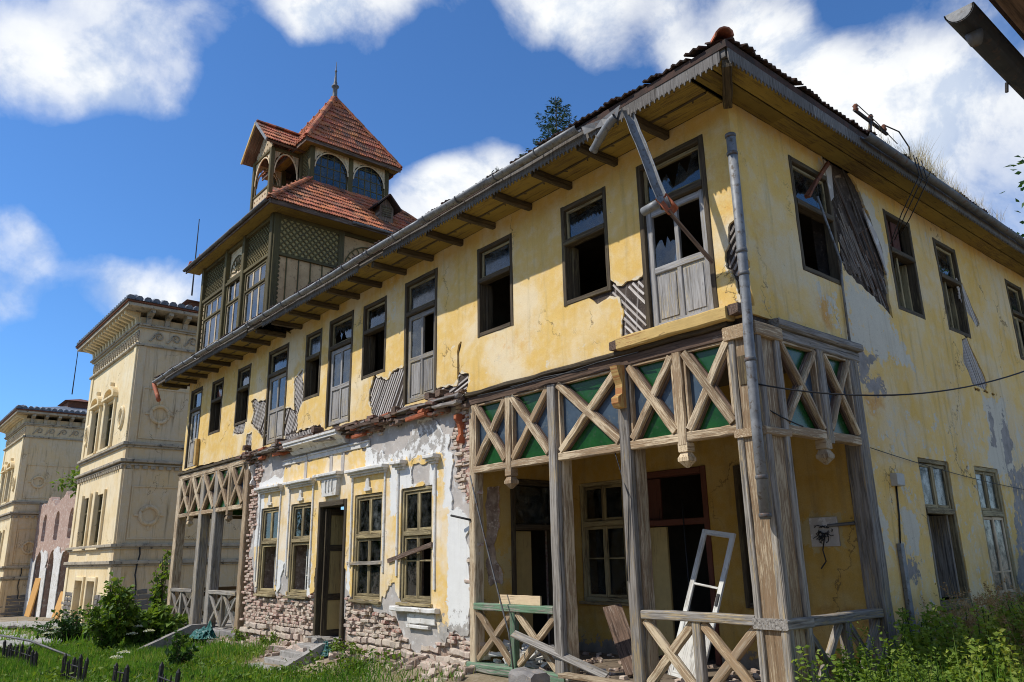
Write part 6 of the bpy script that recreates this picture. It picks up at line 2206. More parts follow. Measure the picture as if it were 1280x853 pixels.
# steps of the far porch
fs_ = thing('porch_steps', 'dark stone steps and cheek wall before the far porch', 'steps', (-18.8, -.7, -.6))
one('cheek_wall', 'darkstone', lambda mb: mb.poly(Fr((-18.05, 0, 0), (0, -1, 0)), [(.06, -1.3), (2.1, -1.3), (2.0, -.52), (.5, .08), (.06, .08)], 0, -.24), fs_)
for k in range(4):
    fbox('step', 'concrete', FA, -19.4, -18.32, -1.1, -.1 - k * .14, .06 + k * .32, .38 + k * .32, fs_, .015, .006, 5)

# ------------------------------------------------------------------ loose things about the corner porch
leaf = thing('door_leaf', 'white glazed door leaf leaning inside the corner porch', 'door', (-2.0, 1.2, .08))
Lb, Lt = np.array((-2.04, .88, .08)), np.array((-1.74, 1.55, 2.04))
vv = (Lt - Lb) / np.linalg.norm(Lt - Lb)
uu = np.array((1.0, .05, 0)) - vv * (np.array((1.0, .05, 0)) @ vv)
uu /= np.linalg.norm(uu)
FLf = Fr(tuple(Lb), tuple(uu), tuple(vv))
HL = float(np.linalg.norm(Lt - Lb))
mb = MB()
frame(mb, FLf, -.28, .28, 0, HL, .075, -.02, .02, .001)
mb.box(FLf, -.2, .2, HL * .38, HL * .38 + .09, -.019, .019)
mb.box(FLf, -.2, .2, HL * .61, HL * .61 + .03, -.016, .016)
mb.build('frame', 'wood_white', leaf)
fbox('panel', 'wood_white', FLf, -.21, .21, .07, HL * .39, -.008, .008, leaf)
one('handle', 'iron', lambda mb: mb.box(FLf, .22, .26, HL * .5, HL * .58, .02, .035), leaf)


def loose(name, mat, a, b, w, t, label, cat, group=None, side=None):
    a, b = np.array(a, float), np.array(b, float)
    d = (b - a) / np.linalg.norm(b - a)
    s = np.cross(d, (0, 0, 1.0)) if side is None else np.array(side, float)
    s = s - d * (s @ d)
    s /= np.linalg.norm(s)
    o = MB().prism(a, b, s, np.cross(d, s), w / 2, t / 2, .004, 5, .003).build(name, mat)
    return tag(o, label, cat, group)


loose('plank', 'wood_grey', (-4.35, -.22, .62), (-2.75, .1, .14), .13, .03, 'grey plank propped from the green balustrade down to the floor', 'plank', side=(0, .8, .5))
loose('plank', 'wood_cream', (-3.35, -.16, .13), (-1.9, -.12, .11), .2, .05, 'long pale plank lying across the porch entrance', 'plank')
loose('plank', 'wood_rot', (-3.75, 1.35, .95), (-2.65, .6, .12), .3, .03, 'broad dark board slanting behind the second post', 'board', side=(.4, .8, .3))
loose('plank', 'wood_buff', (-4.9, -.02, 1.09), (-3.95, .0, 1.09), .03, .14, 'short notched board standing on the green rail', 'board', side=(0, 1, 0))
loose('plank', 'wood_maroon', (-3.2, 1.9, .2), (-2.55, 1.6, .12), .16, .03, 'maroon board lying before the porch door', 'board')
for k, (x, y, w_, h_) in enumerate(((-3.62, -.55, .5, .34), (-2.15, -.5, .6, .18))):
    z = float(terrain(x, y))
    o = MB().prism((x - w_ / 2, y, z + h_ / 2 - .03), (x + w_ / 2, y, z + h_ / 2 - .03), (0, 0, 1), (0, 1, 0), h_ / 2, .17, .05, 3, .02).build('stone_block', 'darkstone')
    tag(o, ('upright grey stone block before the middle porch post' if k == 0 else 'flat grey stone slab before the porch entrance'), 'stone', 'stone blocks')


def crumple(name, c, rx, ry, h, mat, label, cat):
    k = 26
    vs, fs = [], []
    for i in range(k):
        for j in range(k):
            x, y = i / (k - 1) * 2 - 1, j / (k - 1) * 2 - 1
            r = min(1, math.hypot(x, y))
            z = h * (1 - r ** 2) * (.35 + 1.1 * float(vnoise(x * 2.5 + c[0], y * 2.5, 5)) * (.4 + float(vnoise(x * 7 + c[0], y * 7, 8)))) + .02
            vs.append((c[0] + x * rx * (1 + .2 * rr.uniform(-1, 1)), c[1] + y * ry, c[2] + z + rr.uniform(0, .012)))
    fs = [(i * k + j, (i + 1) * k + j, (i + 1) * k + j + 1, i * k + j + 1) for i in range(k - 1) for j in range(k - 1)]
    o = MB().add(vs, fs).build(name, mat)
    return tag(o, label, cat)


crumple('tarpaulin', (-1.75, -.32, .05), .35, .22, .10, 'tarp', 'dark teal rag on the ground at the porch entrance', 'rag')
crumple('tarpaulin', (-16.9, -.5, float(terrain(-16.9, -.5)) + .15),   .55, .3, .34, 'tarp', 'teal tarpaulin heaped below the far porch balustrade', 'tarpaulin')
crumple('tarpaulin', (-10.0, -.42, float(terrain(-10, -.42))), .22, .15, .22, 'tarp', 'small teal rag beside the front steps', 'rag')

# rubble: broken bricks at the foot of the wall and inside the porch
mb = MB()
rub = MB()
for k in range(420):
    if k < 260:
        x, y = rr.uniform(-16.5, -5.2), -abs(rr.gauss(0, .45)) - .08
        z = float(terrain(x, y))
        s = rr.uniform(.03, .12) * (1.3 if y > -.5 else .8)
    else:
        x, y, z = rr.uniform(-5.4, -.3), rr.uniform(.05, 2.2), .07
        s = rr.uniform(.02, .07)
    a = rr.uniform(0, 6.28)
    d = np.array((math.cos(a), math.sin(a), rr.uniform(-.4, .4)))
    d /= np.linalg.norm(d)
    q = np.cross(d, (0, 0, 1.0))
    q /= np.linalg.norm(q)
    c = np.array((x, y, z + s * .35))
    (rub if k % 2 else mb).prism(c - d * s, c + d * s, q, np.cross(d, q), s * .6, s * .45, s * .15, 1, s * .12)
o = mb.build('rubble', 'mortar', None, False, 'stuff')
tag(o, 'pale crumbled mortar and stones along the foot of the wall', 'rubble')
o = rub.build('rubble', 'brick', None, False, 'stuff')
tag(o, 'reddish broken bricks scattered along the foot of the wall', 'rubble')
mb = MB()
for k in range(60):
    x, y = rr.uniform(-5.4, -4.0), rr.uniform(.1, .8)
    s = rr.uniform(.05, .14)
    d = np.array((rr.uniform(-1, 1), rr.uniform(-1, 1), rr.uniform(-.3, .8)))
    d /= np.linalg.norm(d)
    q = np.cross(d, (.1, .2, .9))
    q /= np.linalg.norm(q)
    c = np.array((x, y, .1 + rr.uniform(0, .22)))
    mb.prism(c - d * s, c + d * s, q, np.cross(d, q), s * .7, s * .3, s * .1, 1, s * .15)
tag(mb.build('rubble', 'white_stucco', None, False, 'stuff'), 'heap of white plaster lumps behind the green balustrade', 'rubble')

# fuse panel
fz = thing('fuse_panel', 'stripped fuse panel with a tangle of black wires in the porch', 'panel', (-.57, 2.37, 2.0))
fbox('backplate', 'render', FP, -.78, -.36, 1.8, 2.2, .0, .02, fz)
for k in range(22):
    a = rr.uniform(0, 6.28)
    pts = [FP.p(-.57 + .07 * math.cos(a), 2.03 + .05 * math.sin(a), .03)]
    for i in range(5):
        a += rr.uniform(-2.2, 2.2)
        l = pts[-1] + FP.u * .028 * math.cos(a) + FP.v * (.024 * math.sin(a) - .010) + FP.n * rr.uniform(-.01, .025)
        pts.append(l)
    MB().tube(pts, .006, 5).build('wire', 'cable', fz)
MB().tube([FP.p(-.55, 1.98, .04), FP.p(-.6, 1.75, .06), FP.p(-.58, 1.6, .05), FP.p(-.66, 1.5, .06)], .01, 5).build('wire', 'cable', fz)
MB().tube([FP.p(-.5, 2.08, .03), FP.p(-.1, 2.10, .03)], .022, 6).build('conduit', 'zinc_dark', fz)


def sag(p, q, s, k=16):
    p, q = np.array(p, float), np.array(q, float)
    return [p + (q - p) * t - np.array((0, 0, s * 4 * t * (1 - t))) for t in np.linspace(0, 1, k)]


tag(MB().tube(sag((.12, -.17, 3.70), (1.35, .75, 3.45), .05, 8) + sag((1.35, .75, 3.45), (2.6, 4.0, 4.35), .16)[1:] + sag((2.6, 4.0, 4.35), (4.7, 10.5, 6.2), .3)[1:], .010, 6).build('cable', 'cable', None, True), 'thick black cable sagging from the corner column across the lane', 'cable')
tag(MB().tube(sag((.1, -.18, 3.52), (.28, .62, 3.22), .03, 8), .009, 5).build('cable', 'cable', None, True), 'short black wire running down around the corner column', 'cable')
tag(MB().tube(sag((XB + .05, 2.6, 3.12), (XB + .05, 12.0, 2.75), .12), .006, 5).build('cable', 'cable', None, True), 'thin wire strung along the side wall above the windows', 'cable')
tag(MB().tube(sag((-5.55, -.12, 3.1), (-4.45, -.22, .62), .05, 10) + [np.array((-4.38, -.2, .1))], .014, 6).build('cable', 'cable_grey' if 'cable_grey' in M else 'zinc_dark', None, True), 'grey cable drooping from the lattice to the green balustrade', 'cable')
tag(MB().tube(sag((-2.3, .0, 3.2), (-1.98, -.1, 2.5), .02, 6) + sag((-1.98, -.1, 2.5), (-2.1, -.09, 1.4), .0, 6), .008, 5).build('cable', 'cable', None, True), 'thin wire hanging beside the third porch post', 'cable')
tag(MB().tube([(-2.95, 2.3, 2.6), (-2.9, 2.25, 1.6), (-2.7, 2.0, .6), (-2.6, 1.9, .2)], .014, 5).build('cable', 'cable', None, True), 'loose cable hanging down the back wall of the porch', 'cable')
for q_, dy_ in enumerate((0, .12, .3)):
    tag(MB().tube([(XB + OB + .2, 4.0 + dy_, 7.86), (XB + OB + .22, 4.05 + dy_, 7.5), (XB + .4, 4.12 + dy_, 7.0), (XB + .1, 4.25 + dy_ * 1.6, 6.6 + dy_)], .009, 5).build('cable', 'cable', None, True), 'thin wire hanging from the side eave before a window', 'cable', 'wires hanging from the side eave')
for (s) in (0, 1):
    tag(MB().tube([(-5.3 + s * .9, -.13, 4.46), (-4.4 + s * 1.0, -.15, 4.42), (-3.6 + s * 1.2, -.13, 4.47), (-2.6 + s * 1.0, -.16, 4.40 + .05 * s)], .012, 5).build('cable', 'cable', None, True),
        'black cable clipped along the porch beam', 'cable', 'cables on the porch beam')
tag(MB().tube([(-5.62, -.06, 2.36), (-6.0, -.2, 2.45)], .02, 6).build('iron_stub', 'iron', None, True), 'black iron stub sticking out beside the white pier', 'stub')

# insulator bracket on the roof
ib = thing('insulator_bracket', 'rusty iron cable bracket with insulators on the roof edge', 'bracket', (.55, 3.0, 8.0))
MB().tube([(.6, 3.1, 7.95), (.62, 3.25, 8.42)], .028, 6).build('upright', 'iron', ib)
MB().tube([(.6, 2.72, 8.32), (.62, 3.75, 8.26)], .03, 6).build('crossarm', 'iron', ib)
for y in (2.75, 3.25, 3.7):
    one('insulator', 'rust', lambda mb: mb.lathe((.61, y, 8.30), [(.03, 0), (.045, .03), (.03, .06), (.045, .09), (.02, .12)], 8), ib, True)
MB().tube([(.61, 3.7, 8.42), (.7, 4.05, 8.38), (.74, 4.25, 8.15), (.72, 4.3, 7.8)], .012, 5).build('wire', 'cable', ib)
MB().tube([(.61, 2.8, 8.45), (.66, 3.3, 8.3), (.7, 3.9, 8.1)], .008, 5).build('wire', 'cable', ib)

# ------------------------------------------------------------------ low iron fence and the far yard
def fence_bit(x0, x1, y, label):
    t = thing('iron_fence', label, 'fence', ((x0 + x1) / 2, y, float(terrain((x0 + x1) / 2, y))), 'stretches of low iron fence')
    n = max(3, int((x1 - x0) / .15))
    for k in range(n + 1):
        x = x0 + (x1 - x0) * k / n
        z = float(terrain(x, y))
        big = k in (0, n) or k % 5 == 0
        if not big and rr.random() < .18:
            continue
        h = (.58 if big else .46) * rr.uniform(.85, 1.05)
        tx, ty = rr.uniform(-.04, .04), rr.uniform(-.04, .04)
        MB().tube([(x, y, z - .05), (x + tx, y + ty, z + h * .9), (x + tx, y + ty, z + h)], [.038 if big else .016, .038 if big else .016, .008], 6).build('post' if big else 'picket', 'iron', t)
    for h in (.16, .36):
        MB().tube([(x0, y, float(terrain(x0, y)) + h), (x1, y, float(terrain(x1, y)) + h)], .012, 5).build('rail', 'iron', t)


fence_bit(-19.5, -15.2, -4.6, 'long stretch of low black iron fence by the gravel path')
fence_bit(-12.9, -11.2, -4.55, 'short stretch of low black iron fence standing in the grass')
fence_bit(-9.95, -9.15, -4.35, 'stub of low black iron fence between two posts')
fence_bit(-8.35, -7.6, -4.1, 'last leaning stub of low black iron fence before the front steps')
k = 0
for i in range(7):
    for j in range(3):
        x, y = -46 + i * 3.0 + rr.uniform(-.3, .3), -4.6 + j * 2.1 + rr.uniform(-.2, .2)
        z = float(terrain(x, y))
        w_, d_ = rr.uniform(2.3, 2.9), rr.uniform(1.6, 2.0)
        o = MB().prism((x - w_ / 2, y, z + .02), (x + w_ / 2, y, z + .03), (0, 1, 0), (0, 0, 1), d_ / 2, .06, .02, 3, .03).build('paving_slab', 'slab')
        tag(o, 'cracked pale concrete slab in the yard of the tall building', 'slab', 'slabs of the far yard')
tank = thing('rusty_tank', 'dark red rusty iron tank lying at the edge of the far yard', 'tank', (-22.5, -5.0, -.6))
zt = float(terrain(-22.5, -5.0))
one('shell', 'rust', lambda mb: mb.tube([(-23.8, -5.0, zt + .45), (-23.7, -5.0, zt + .5), (-21.6, -5.0, zt + .5), (-21.5, -5.0, zt + .45)], [.3, .52, .52, .3], 16), tank, True)
one('saddle', 'concrete', lambda mb: mb.box(WORLD, -23.4, -21.8, -5.4, -4.6, zt - .1, zt + .12), tank)
tag(MB().tube([(-25, -4.1, float(terrain(-25, -4)) + .5), (-21.0, -3.8, float(terrain(-21, -4)) + .42), (-17.5, -3.4, float(terrain(-17.5, -3.4)) + .12)], .03, 8).build('iron_pipe', 'zinc_dark', None, True), 'long grey pipe lying along the edge of the far yard', 'pipe')

# ------------------------------------------------------------------ vegetation
rng = np.random.default_rng(5)


def grass_patch(n, x0, x1, y0, y1, h0, h1, dens=None, name='grass', mat='grass', label='', w=.006, zf=terrain, lean=.35):
    x, y = rng.uniform(x0, x1, n), rng.uniform(y0, y1, n)
    if dens is not None:
        k = rng.uniform(0, 1, n) < dens(x, y)
        x, y = x[k], y[k]
    n = len(x)
    C = np.column_stack([x, y, zf(x, y) - .01])
    D = np.column_stack([rng.normal(0, lean, n), rng.normal(0, lean, n), np.ones(n)])
    cl = vnoise(x * 1.7, y * 1.7, 4)
    L = rng.uniform(h0, h1, n) * (.55 + .8 * cl)
    t = np.clip(.15 + .5 * vnoise(x * .8, y * .8, 9) + rng.uniform(-.15, .3, n), 0, 1)
    t = np.where(rng.uniform(0, 1, n) < .10, .97, t)
    me = leaf_mesh(name, mat, C, D, L, w * rng.uniform(.7, 1.5, n), t, None, .1, .0 if h1 > .32 or name == 'dry_grass' else .05)
    o = put(name, me, None, 'stuff')
    return tag(o, label, 'grass')


grass_patch(90000, -24, -5.2, -6.0, -.15, .10, .30, lambda x, y: np.clip((.15 + 1.1 * sst(-y, .3, 1.1)) * (1 - .75 * sst(x, -9.2, -7) * sst(y, -2.2, -1.2)) * (1 - sst(-x, 8.3, 9) * sst(x, -12.5, -12) * sst(y, -1.7, -1.4)), 0, 1),
            label='bright green grass growing before the long front', w=.007)
grass_patch(9000, -46, -24, -6, 1, .12, .45, lambda x, y: .5 * (vnoise(x * .6, y * .6, 2) > .5), label='sparse weeds between the slabs of the far yard', w=.02, name='weeds')


# broad-leaved weeds through the lawn
n_ = 15000
x_, y_ = rng.uniform(-23, -6, n_), rng.uniform(-5.6, -.3, n_)
k_ = (vnoise(x_ * .9, y_ * .9, 41) > .52) & (rng.uniform(0, 1, n_) < .8) & ~((x_ > -12.4) & (x_ < -9.9) & (y_ > -1.7))
x_, y_ = x_[k_], y_[k_]
a_ = rng.uniform(0, 6.28, len(x_))
o = put('lawn_weeds', leaf_mesh('lawn_weeds', 'leaf', np.column_stack([x_, y_, terrain(x_, y_) + rng.uniform(.02, .22, len(x_))]), np.column_stack([np.cos(a_), np.sin(a_), rng.uniform(.0, .9, len(x_))]),
                                rng.uniform(.05, .14, len(x_)), rng.uniform(.015, .035, len(x_)), rng.uniform(0, .8, len(x_))), None, 'stuff')
tag(o, 'broad-leaved weeds growing through the grass before the long front', 'weeds')


def stems_to_mesh(tubes, name, mat, parent, label=None):
    mb = MB()
    for pts, r in tubes:
        mb.tube(pts, r, 5, False)
    return mb.build(name, mat, parent)


def leafy(name, label, cat, base, height, spread, nst, nleaf, lsize, mat, group=None, droop=.3, stem='bark', bushy=.35, top=None, lw=.3):
    """a shrub: arching stems from one foot, leaves along the upper part of each"""
    t = thing(name, label, cat, base, group)
    tubes, C, D, T = [], [], [], []
    for s in range(nst):
        a = rng.uniform(0, 2 * math.pi)
        out_ = spread * math.sqrt(rng.uniform(0.02, 1))
        h = height * rng.uniform(.55, 1.0) * (1 - .45 * (out_ / spread) ** 2)
        p0 = np.array(base) + np.array((math.cos(a), math.sin(a), 0)) * spread * .12 * rng.uniform(0, 1)
        p3 = np.array(base) + np.array((math.cos(a) * out_, math.sin(a) * out_, h))
        pts = [p0 + (p3 - p0) * np.array((u ** 1.5, u ** 1.5, u ** .85)) + rng.normal(0, .015, 3) * u for u in np.linspace(0, 1, 6)]
        tubes.append((pts, [.016 * height * .6 * (1 - .8 * u) + .003 for u in np.linspace(0, 1, 6)]))
        m = int(nleaf * rng.uniform(.7, 1.3))
        u = 1 - rng.uniform(0, 1, m) ** 1.4 * (1 - bushy * .3)
        idx = np.clip((u * 5).astype(int), 0, 4)
        P = np.array(pts)
        q = P[idx] + (P[idx + 1] - P[idx]) * (u * 5 - idx)[:, None]
        off = rng.normal(0, 1, (m, 3))
        off /= np.linalg.norm(off, axis=1)[:, None]
        q = q + off * (bushy * spread * .35) * rng.uniform(.1, 1, m)[:, None]
        dd = off + np.array((0, 0, -droop)) + rng.normal(0, .3, (m, 3))
        C.append(q)
        D.append(dd)
        T.append(np.clip(rng.uniform(0, .55, m) + .4 * (q[:, 2] - base[2]) / height + rng.normal(0, .08) , 0, 1))
    C, D, T = np.vstack(C), np.vstack(D), np.concatenate(T)
    ok = C[:, 2] > base[2] - .05
    C, D, T = C[ok], D[ok], T[ok]
    n = len(C)
    L = lsize * rng.uniform(.6, 1.3, n)
    stems_to_mesh(tubes, 'stem', stem, t)
    put('foliage', leaf_mesh('foliage', mat, C, D, L, L * lw, T, up=np.tile((0, 0, 1.0), (n, 1))), t)
    return t


def gz(x, y, d=0.0):
    return (x, y, float(terrain(x, y)) + d)


leafy('shrub', 'tall bright green shrub growing before the tall stucco building', 'shrub', gz(-19.6, -2.1), 2.25, .72, 46, 64, .16, 'leaf', lw=.34)
leafy('shrub', 'low pale green shrub with broad leaves beside the far porch steps', 'shrub', gz(-20.3, -1.0), 1.25, 1.15, 44, 50, .2, 'leaf_pale', lw=.42)
leafy('shrub', 'dark leafy bush at the foot of the tall stucco building', 'shrub', gz(-26.5, -1.6), 1.3, 1.3, 30, 45, .16, 'leaf_dark')
leafy('climber', 'thin climbing plant on the far porch corner post', 'plant', gz(-22.2, -.1), 2.9, .35, 12, 40, .16, 'leaf', lw=.4)
leafy('shrub', 'small bush growing below the far porch cheek wall', 'shrub', gz(-16.9, -.9), .45, .4, 12, 26, .11, 'leaf')
leafy('sapling', 'small dark sapling standing in the grass before the tarpaulin', 'plant', gz(-12.6, -2.5), .85, .35, 14, 26, .11, 'leaf_dark')
leafy('weed', 'small weed growing beside the front steps', 'plant', gz(-9.6, -.35), .35, .3, 8, 24, .08, 'leaf')
leafy('weed', 'small weed growing at the foot of the brick wall', 'plant', gz(-8.8, -.55), .35, .3, 8, 24, .08, 'leaf', 'weeds at the wall foot')
leafy('weed', 'small weed growing at the foot of the brick wall', 'plant', gz(-8.0, -.8), .28, .35, 8, 24, .07, 'leaf', 'weeds at the wall foot')
leafy('weed', 'small weed growing at the foot of the brick wall', 'plant', gz(-14.9, -.25), .45, .3, 8, 22, .09, 'leaf', 'weeds at the wall foot')
leafy('weed', 'small weed growing at the foot of the brick wall', 'plant', gz(-13.0, -.3), .4, .3, 8, 22, .09, 'leaf', 'weeds at the wall foot')
leafy('bush', 'bush growing from the broken top of the ruined wing', 'shrub', (-49.5, 3.0, 5.9), 1.6, 2.2, 30, 40, .3, 'leaf')
leafy('shrub', 'dark twig of leaves reaching in front of the side wall', 'shrub', (.95, 7.45, -.1), 3.3, .75, 16, 26, .16, 'leaf_dark', droop=.5)

# hogweed in flower
for k, (x, y, h) in enumerate(((-18.2, -1.5, .62), (-18.9, -1.75, .55), (-19.4, -1.45, .7), (-14.3, -3.1, .35), (-13.9, -3.35, .3), (-21.5, -3.3, .6), (-22.3, -3.0, .7))):
    t = thing('hogweed', 'white flowering umbel plant standing in the grass', 'flower', gz(x, y), 'hogweeds in flower')
    z = float(terrain(x, y))
    stems_to_mesh([([(x, y, z), (x + .03, y, z + h)], .008)] + [([(x + .03, y, z + h * .85), (x + .03 + .1 * math.cos(a), y + .1 * math.sin(a), z + h)], .004) for a in (0, 1.3, 2.6, 3.9, 5.2)], 'stem', 'leafstem', t) if 'leafstem' in M else None
    n = 90
    a, r = rng.uniform(0, 6.28, n), .14 * np.sqrt(rng.uniform(0, 1, n))
    C = np.column_stack([x + .03 + r * np.cos(a), y + r * np.sin(a), z + h + .03 - r * r * 2])
    put('umbel', leaf_mesh('umbel', 'flower', C, rng.normal(0, 1, (n, 3)) * (1, 1, .3), .035, .016, rng.uniform(0, 1, n)), t)
    MB().tube([(x, y, z), (x + .02, y, z + h * .6), (x + .03, y, z + h)], .009, 5).build('stem', 'stem_green', t) if 'stem_green' in M else None

# rank weeds along the side wall
def weed_bank():
    tubes, C, D, L, T, W_ = [], [], [], [], [], []
    for s in range(760):
        y = rng.uniform(-.2, 9.8)
        x = XB + .25 + rng.uniform(0, 2.0) * rng.uniform(.3, 1)
        hmax = .66 + .42 * float(vnoise(y * .9, x * .9, 12)) + .16 * (y > 1.8)
        h = hmax * rng.uniform(.55, 1.15) * (1.0 if y > .8 else .78)
        b = np.array((x, y, float(terrain(x, y))))
        tip = b + np.array((rng.normal(0, .16), rng.normal(0, .16), h))
        m = int(62 * h + 10)
        u = rng.uniform(.15, 1, m)
        q = b + (tip - b) * u[:, None] + rng.normal(0, .02, (m, 3))
        a = rng.uniform(0, 6.28, m)
        d = np.column_stack([np.cos(a), np.sin(a), rng.uniform(-.2, .8, m)])
        kind = float(vnoise(y * .7, x * .7 + 3, 30))
        sz = (.085 if kind > .55 else .06) * (1.25 - .6 * u) * rng.uniform(.7, 1.3, m)
        C.append(q)
        D.append(d)
        L.append(sz)
        W_.append(sz * (.30 if kind > .55 else .17))
        T.append(np.clip(.15 + .55 * kind * rng.uniform(.5, 1.2) + .35 * u * rng.uniform(.2, 1, m), 0, 1))
        if s % 2 == 0:
            tubes.append(([b, (b + tip) / 2 + rng.normal(0, .01, 3), tip], .004))
    o = put('weeds', leaf_mesh('weeds', 'weed', np.vstack(C), np.vstack(D), np.concatenate(L), np.concatenate(W_), np.concatenate(T)), None, 'stuff')
    tag(o, 'dense bank of green weeds along the foot of the side wall', 'weeds')
    mb = MB()
    for pts, r in tubes:
        mb.tube(pts, r, 4, False)
    o2 = mb.build('stems', 'leaf_dark', o, False, 'stuff')


weed_bank()


grass_patch(3200, XB + .6, XB + 2.4, 2.0, 7.5, .55, 1.1, None, 'tall_grass', 'seed', 'tall dry grass stalks standing among the weeds of the side wall', .0025, terrain, .16)
grass_patch(2200, XB + .3, XB + 2.3, -.3, 9.5, .35, .85, None, 'tall_grass', 'grass', 'tall green grass blades standing among the weeds of the side wall', .006, terrain, .25)


def dry_weed(x, y, h, k):
    t = thing('dry_weed', 'brown dried weed with branching seed heads beside the side wall', 'plant', gz(x, y), 'dried weeds along the side wall')
    mb = MB()
    b = np.array(gz(x, y))
    C, D = [], []
    for i in range(k):
        tip = b + np.array((rng.normal(0, .22), rng.normal(0, .25), h * rng.uniform(.7, 1.05)))
        mid = b + (tip - b) * .45 + rng.normal(0, .03, 3)
        mb.tube([b, mid, tip], [.005, .004, .002], 4, False)
        for j in range(7):
            u = rng.uniform(.45, 1)
            p = mid + (tip - mid) * (u - .45) / .55
            e = p + np.array((rng.normal(0, .1), rng.normal(0, .1), rng.uniform(.02, .16)))
            mb.tube([p, e], [.0025, .0015], 3, False)
            m = 9
            C.append(p + (e - p) * rng.uniform(.2, 1.1, (m, 1)) + rng.normal(0, .008, (m, 3)))
            D.append(rng.normal(0, 1, (m, 3)))
    mb.build('stalk', 'straw_stem', t)
    C, D = np.vstack(C), np.vstack(D)
    put('seed_heads', leaf_mesh('seed_heads', 'seed', C, D, .04, .008, rng.uniform(0, .7, len(C))), t)


M['straw_stem'] = mat_patchy('dry stalk', (.46, .30, .15), (.56, .39, .21), None, 9, .8, .1)
M['stem_green'] = mat_patchy('green stalk', (.08, .15, .03), (.13, .2, .05), None, 9, .7, .1)
for (x, y, h) in ((.9, 3.0, 1.08), (.8, 3.5, 1.2), (1.0, 3.9, 1.12), (.8, 4.4, 1.2), (1.05, 4.9, 1.1), (.9, 5.5, 1.12), (.8, 6.1, 1.1), (1.1, 5.2, 1.0), (1.4, 3.6, 1.0), (1.6, 4.2, .98), (1.5, 4.9, 1.02), (1.7, 3.1, .9), (1.3, 5.7, 1.0), (1.9, 3.8, .85)):
    dry_weed(x, y, h, 16)
for (x, y, h, dx) in ((1.0, 3.9, 1.1, .5), (1.1, 6.1, 1.15, -.2), (1.2, 7.2, 1.2, .3)):
    b = np.array(gz(x, y))
    tag(MB().tube([b, b + np.array((.0, dx * .4, h * .6)), b + np.array((.05, dx, h))], [.006, .004, .002], 5).build('dry_stalk', 'straw_stem'), 'long bent straw stalk rising out of the weeds', 'stalk', 'long stalks in the weeds')


# dry grass growing in the gutter of the side eave
def eave_z(x, y):
    return np.full(np.shape(x), 7.86)


for (y0, y1, h, n) in ((4.2, 5.4, .62, 420), (4.6, 6.4, .34, 620), (2.6, 4.2, .2, 260), (7.0, 8.4, .36, 220), (6.4, 7.2, .18, 160)):
    grass_patch(n, XB + OB - .12, XB + OB + .14, y0, y1, h * .4, h, None, 'dry_grass', 'straw', 'tuft of dry straw-coloured grass growing along the eave of the side wall', .002, eave_z, .4)
grass_patch(300, XB + OB + .02, XB + OB + .17, 3.6, 6.6, .1, .25, None, 'dry_grass', 'straw', 'dead grass hanging over the side gutter', .002, lambda x, y: np.full(np.shape(x), 7.7), .2)


# ---- spruce behind the house
def spruce(base, H, label):
    t = thing('spruce_tree', label, 'tree', base)
    b = np.array(base, float)
    MB().tube([b, b + (0, 0, H * .5), b + (0, 0, H)], [.32, .17, .015], 8).build('trunk', 'bark', t)
    mb = MB()
    C, D, T = [], [], []
    z = 2.0
    while z < H - .1:
        k = 4 if z > H - 2.5 else 5
        L = min(3.4, .16 + (H - z) * .62) * rng.uniform(.75, 1.15)
        a0 = rng.uniform(0, 6.28)
        near = z > H - 7
        for i in range(k):
            a = a0 + 2 * math.pi * i / k + rng.normal(0, .25)
            l = L * rng.uniform(.6, 1.15)
            d = np.array((math.cos(a), math.sin(a), 0))
            up = .35 if z > H - 2 else .05
            p0 = b + (0, 0, z)
            pts = [p0 + d * l * u + np.array((0, 0, l * (up * u - .22 * math.sin(u * 2.6)))) for u in np.linspace(0, 1, 5)]
            mb.tube(pts, [.02 * l + .006, .012 * l + .005, .01, .006, .003], 4, False)
            m = int((95 if near else 50) * l + 10)
            u = rng.uniform(.1, 1, m)
            P = np.array(pts)
            idx = np.clip((u * 4).astype(int), 0, 3)
            q = P[idx] + (P[idx + 1] - P[idx]) * (u * 4 - idx)[:, None]
            side = np.cross(d, (0, 0, 1))
            w = rng.uniform(-1, 1, m) * (.28 * l * (1 - .6 * u) + .03)
            q = q + side * w[:, None] + np.column_stack([np.zeros(m), np.zeros(m), -np.abs(w) * .35 - rng.uniform(0, .12, m) * min(1, l)])
            C.append(q)
            dd = d * .6 + side * np.sign(w)[:, None] * .5 + rng.normal(0, .35, (m, 3)) + np.array((0, 0, -.15))
            D.append(dd)
            T.append(rng.uniform(0, 1, m))
        z += .30 if near else .5
    mb.build('branches', 'bark', t)
    C, D, T = np.vstack(C), np.vstack(D), np.concatenate(T)
    put('crown', leaf_mesh('crown', 'needle', C, D, rng.uniform(.10, .2, len(C)), .022, T), t)


spruce((-16.5, 13.0, -.3), 21.85, 'dark green spruce whose top shows above the roof')


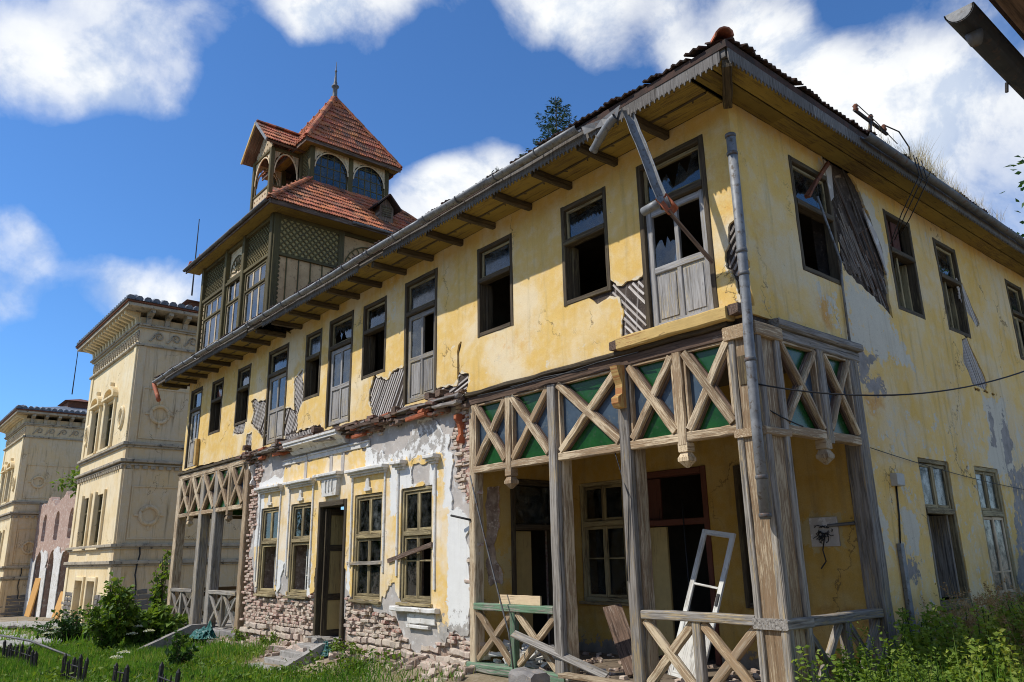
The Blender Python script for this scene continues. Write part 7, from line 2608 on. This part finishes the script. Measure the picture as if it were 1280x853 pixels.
def broadleaf(base, H, R, label, mat='leaf_dark'):
    t = thing('leafy_tree', label, 'tree', base)
    b = np.array(base, float)
    mb = MB()
    mb.tube([b, b + (.1, .1, H * .3), b + (0, .2, H * .6)], [.3, .22, .14], 8)
    C, D = [], []
    for i in range(70):
        v = rng.normal(0, 1, 3)
        v /= np.linalg.norm(v)
        c = b + np.array((0, 0, H * .62)) + v * np.array((R, R, H * .36)) * rng.uniform(.45, 1)
        mb.tube([b + (0, .1, H * .35 + rng.uniform(0, H * .2)), (b + (0, 0, H * .55) + c) / 2, c], [.07, .04, .012], 5, False)
        m = 130
        o_ = rng.normal(0, 1, (m, 3))
        C.append(c + o_ * R * .2)
        D.append(o_ + (0, 0, -.4))
    mb.build('trunk', 'bark', t)
    C, D = np.vstack(C), np.vstack(D)
    put('crown', leaf_mesh('crown', mat, C, D, rng.uniform(.14, .26, len(C)), .06, rng.uniform(0, 1, len(C))), t)


broadleaf((1.5, 17.6, -.1), 14.4, 2.6, 'leafy tree standing past the end of the side wall')


# the wood across the road, which the window panes mirror
mb = MB()
C, D, T = [], [], []
for k in range(20):
    x, y = -66 + k * 4.7 + rng.uniform(-1.2, 1.2), -29 + rng.uniform(-3, 3)
    H, R_ = rng.uniform(10, 14), rng.uniform(2.6, 3.8)
    b = np.array((x, y, float(terrain(x, y)) - .2))
    mb.tube([b, b + (.2, .1, H * .4), b + (0, 0, H * .75)], [.35, .25, .08], 7)
    for i in range(26):
        v = rng.normal(0, 1, 3)
        v /= np.linalg.norm(v)
        c = b + np.array((0, 0, H * .58)) + v * np.array((R_, R_, H * .4)) * rng.uniform(.4, 1)
        m = 90
        o_ = rng.normal(0, 1, (m, 3))
        C.append(c + o_ * .75)
        D.append(o_ + (0, 0, -.4))
        T.append(rng.uniform(0, 1, m))
C, D, T = np.vstack(C), np.vstack(D), np.concatenate(T)
o = put('woodland', leaf_mesh('woodland', 'leaf_dark', C, D, rng.uniform(.5, .9, len(C)), .2, T), None, 'stuff')
tag(o, 'dark green wood across the road from the house', 'woodland')
mb.build('trunks', 'bark', o, False, 'stuff')
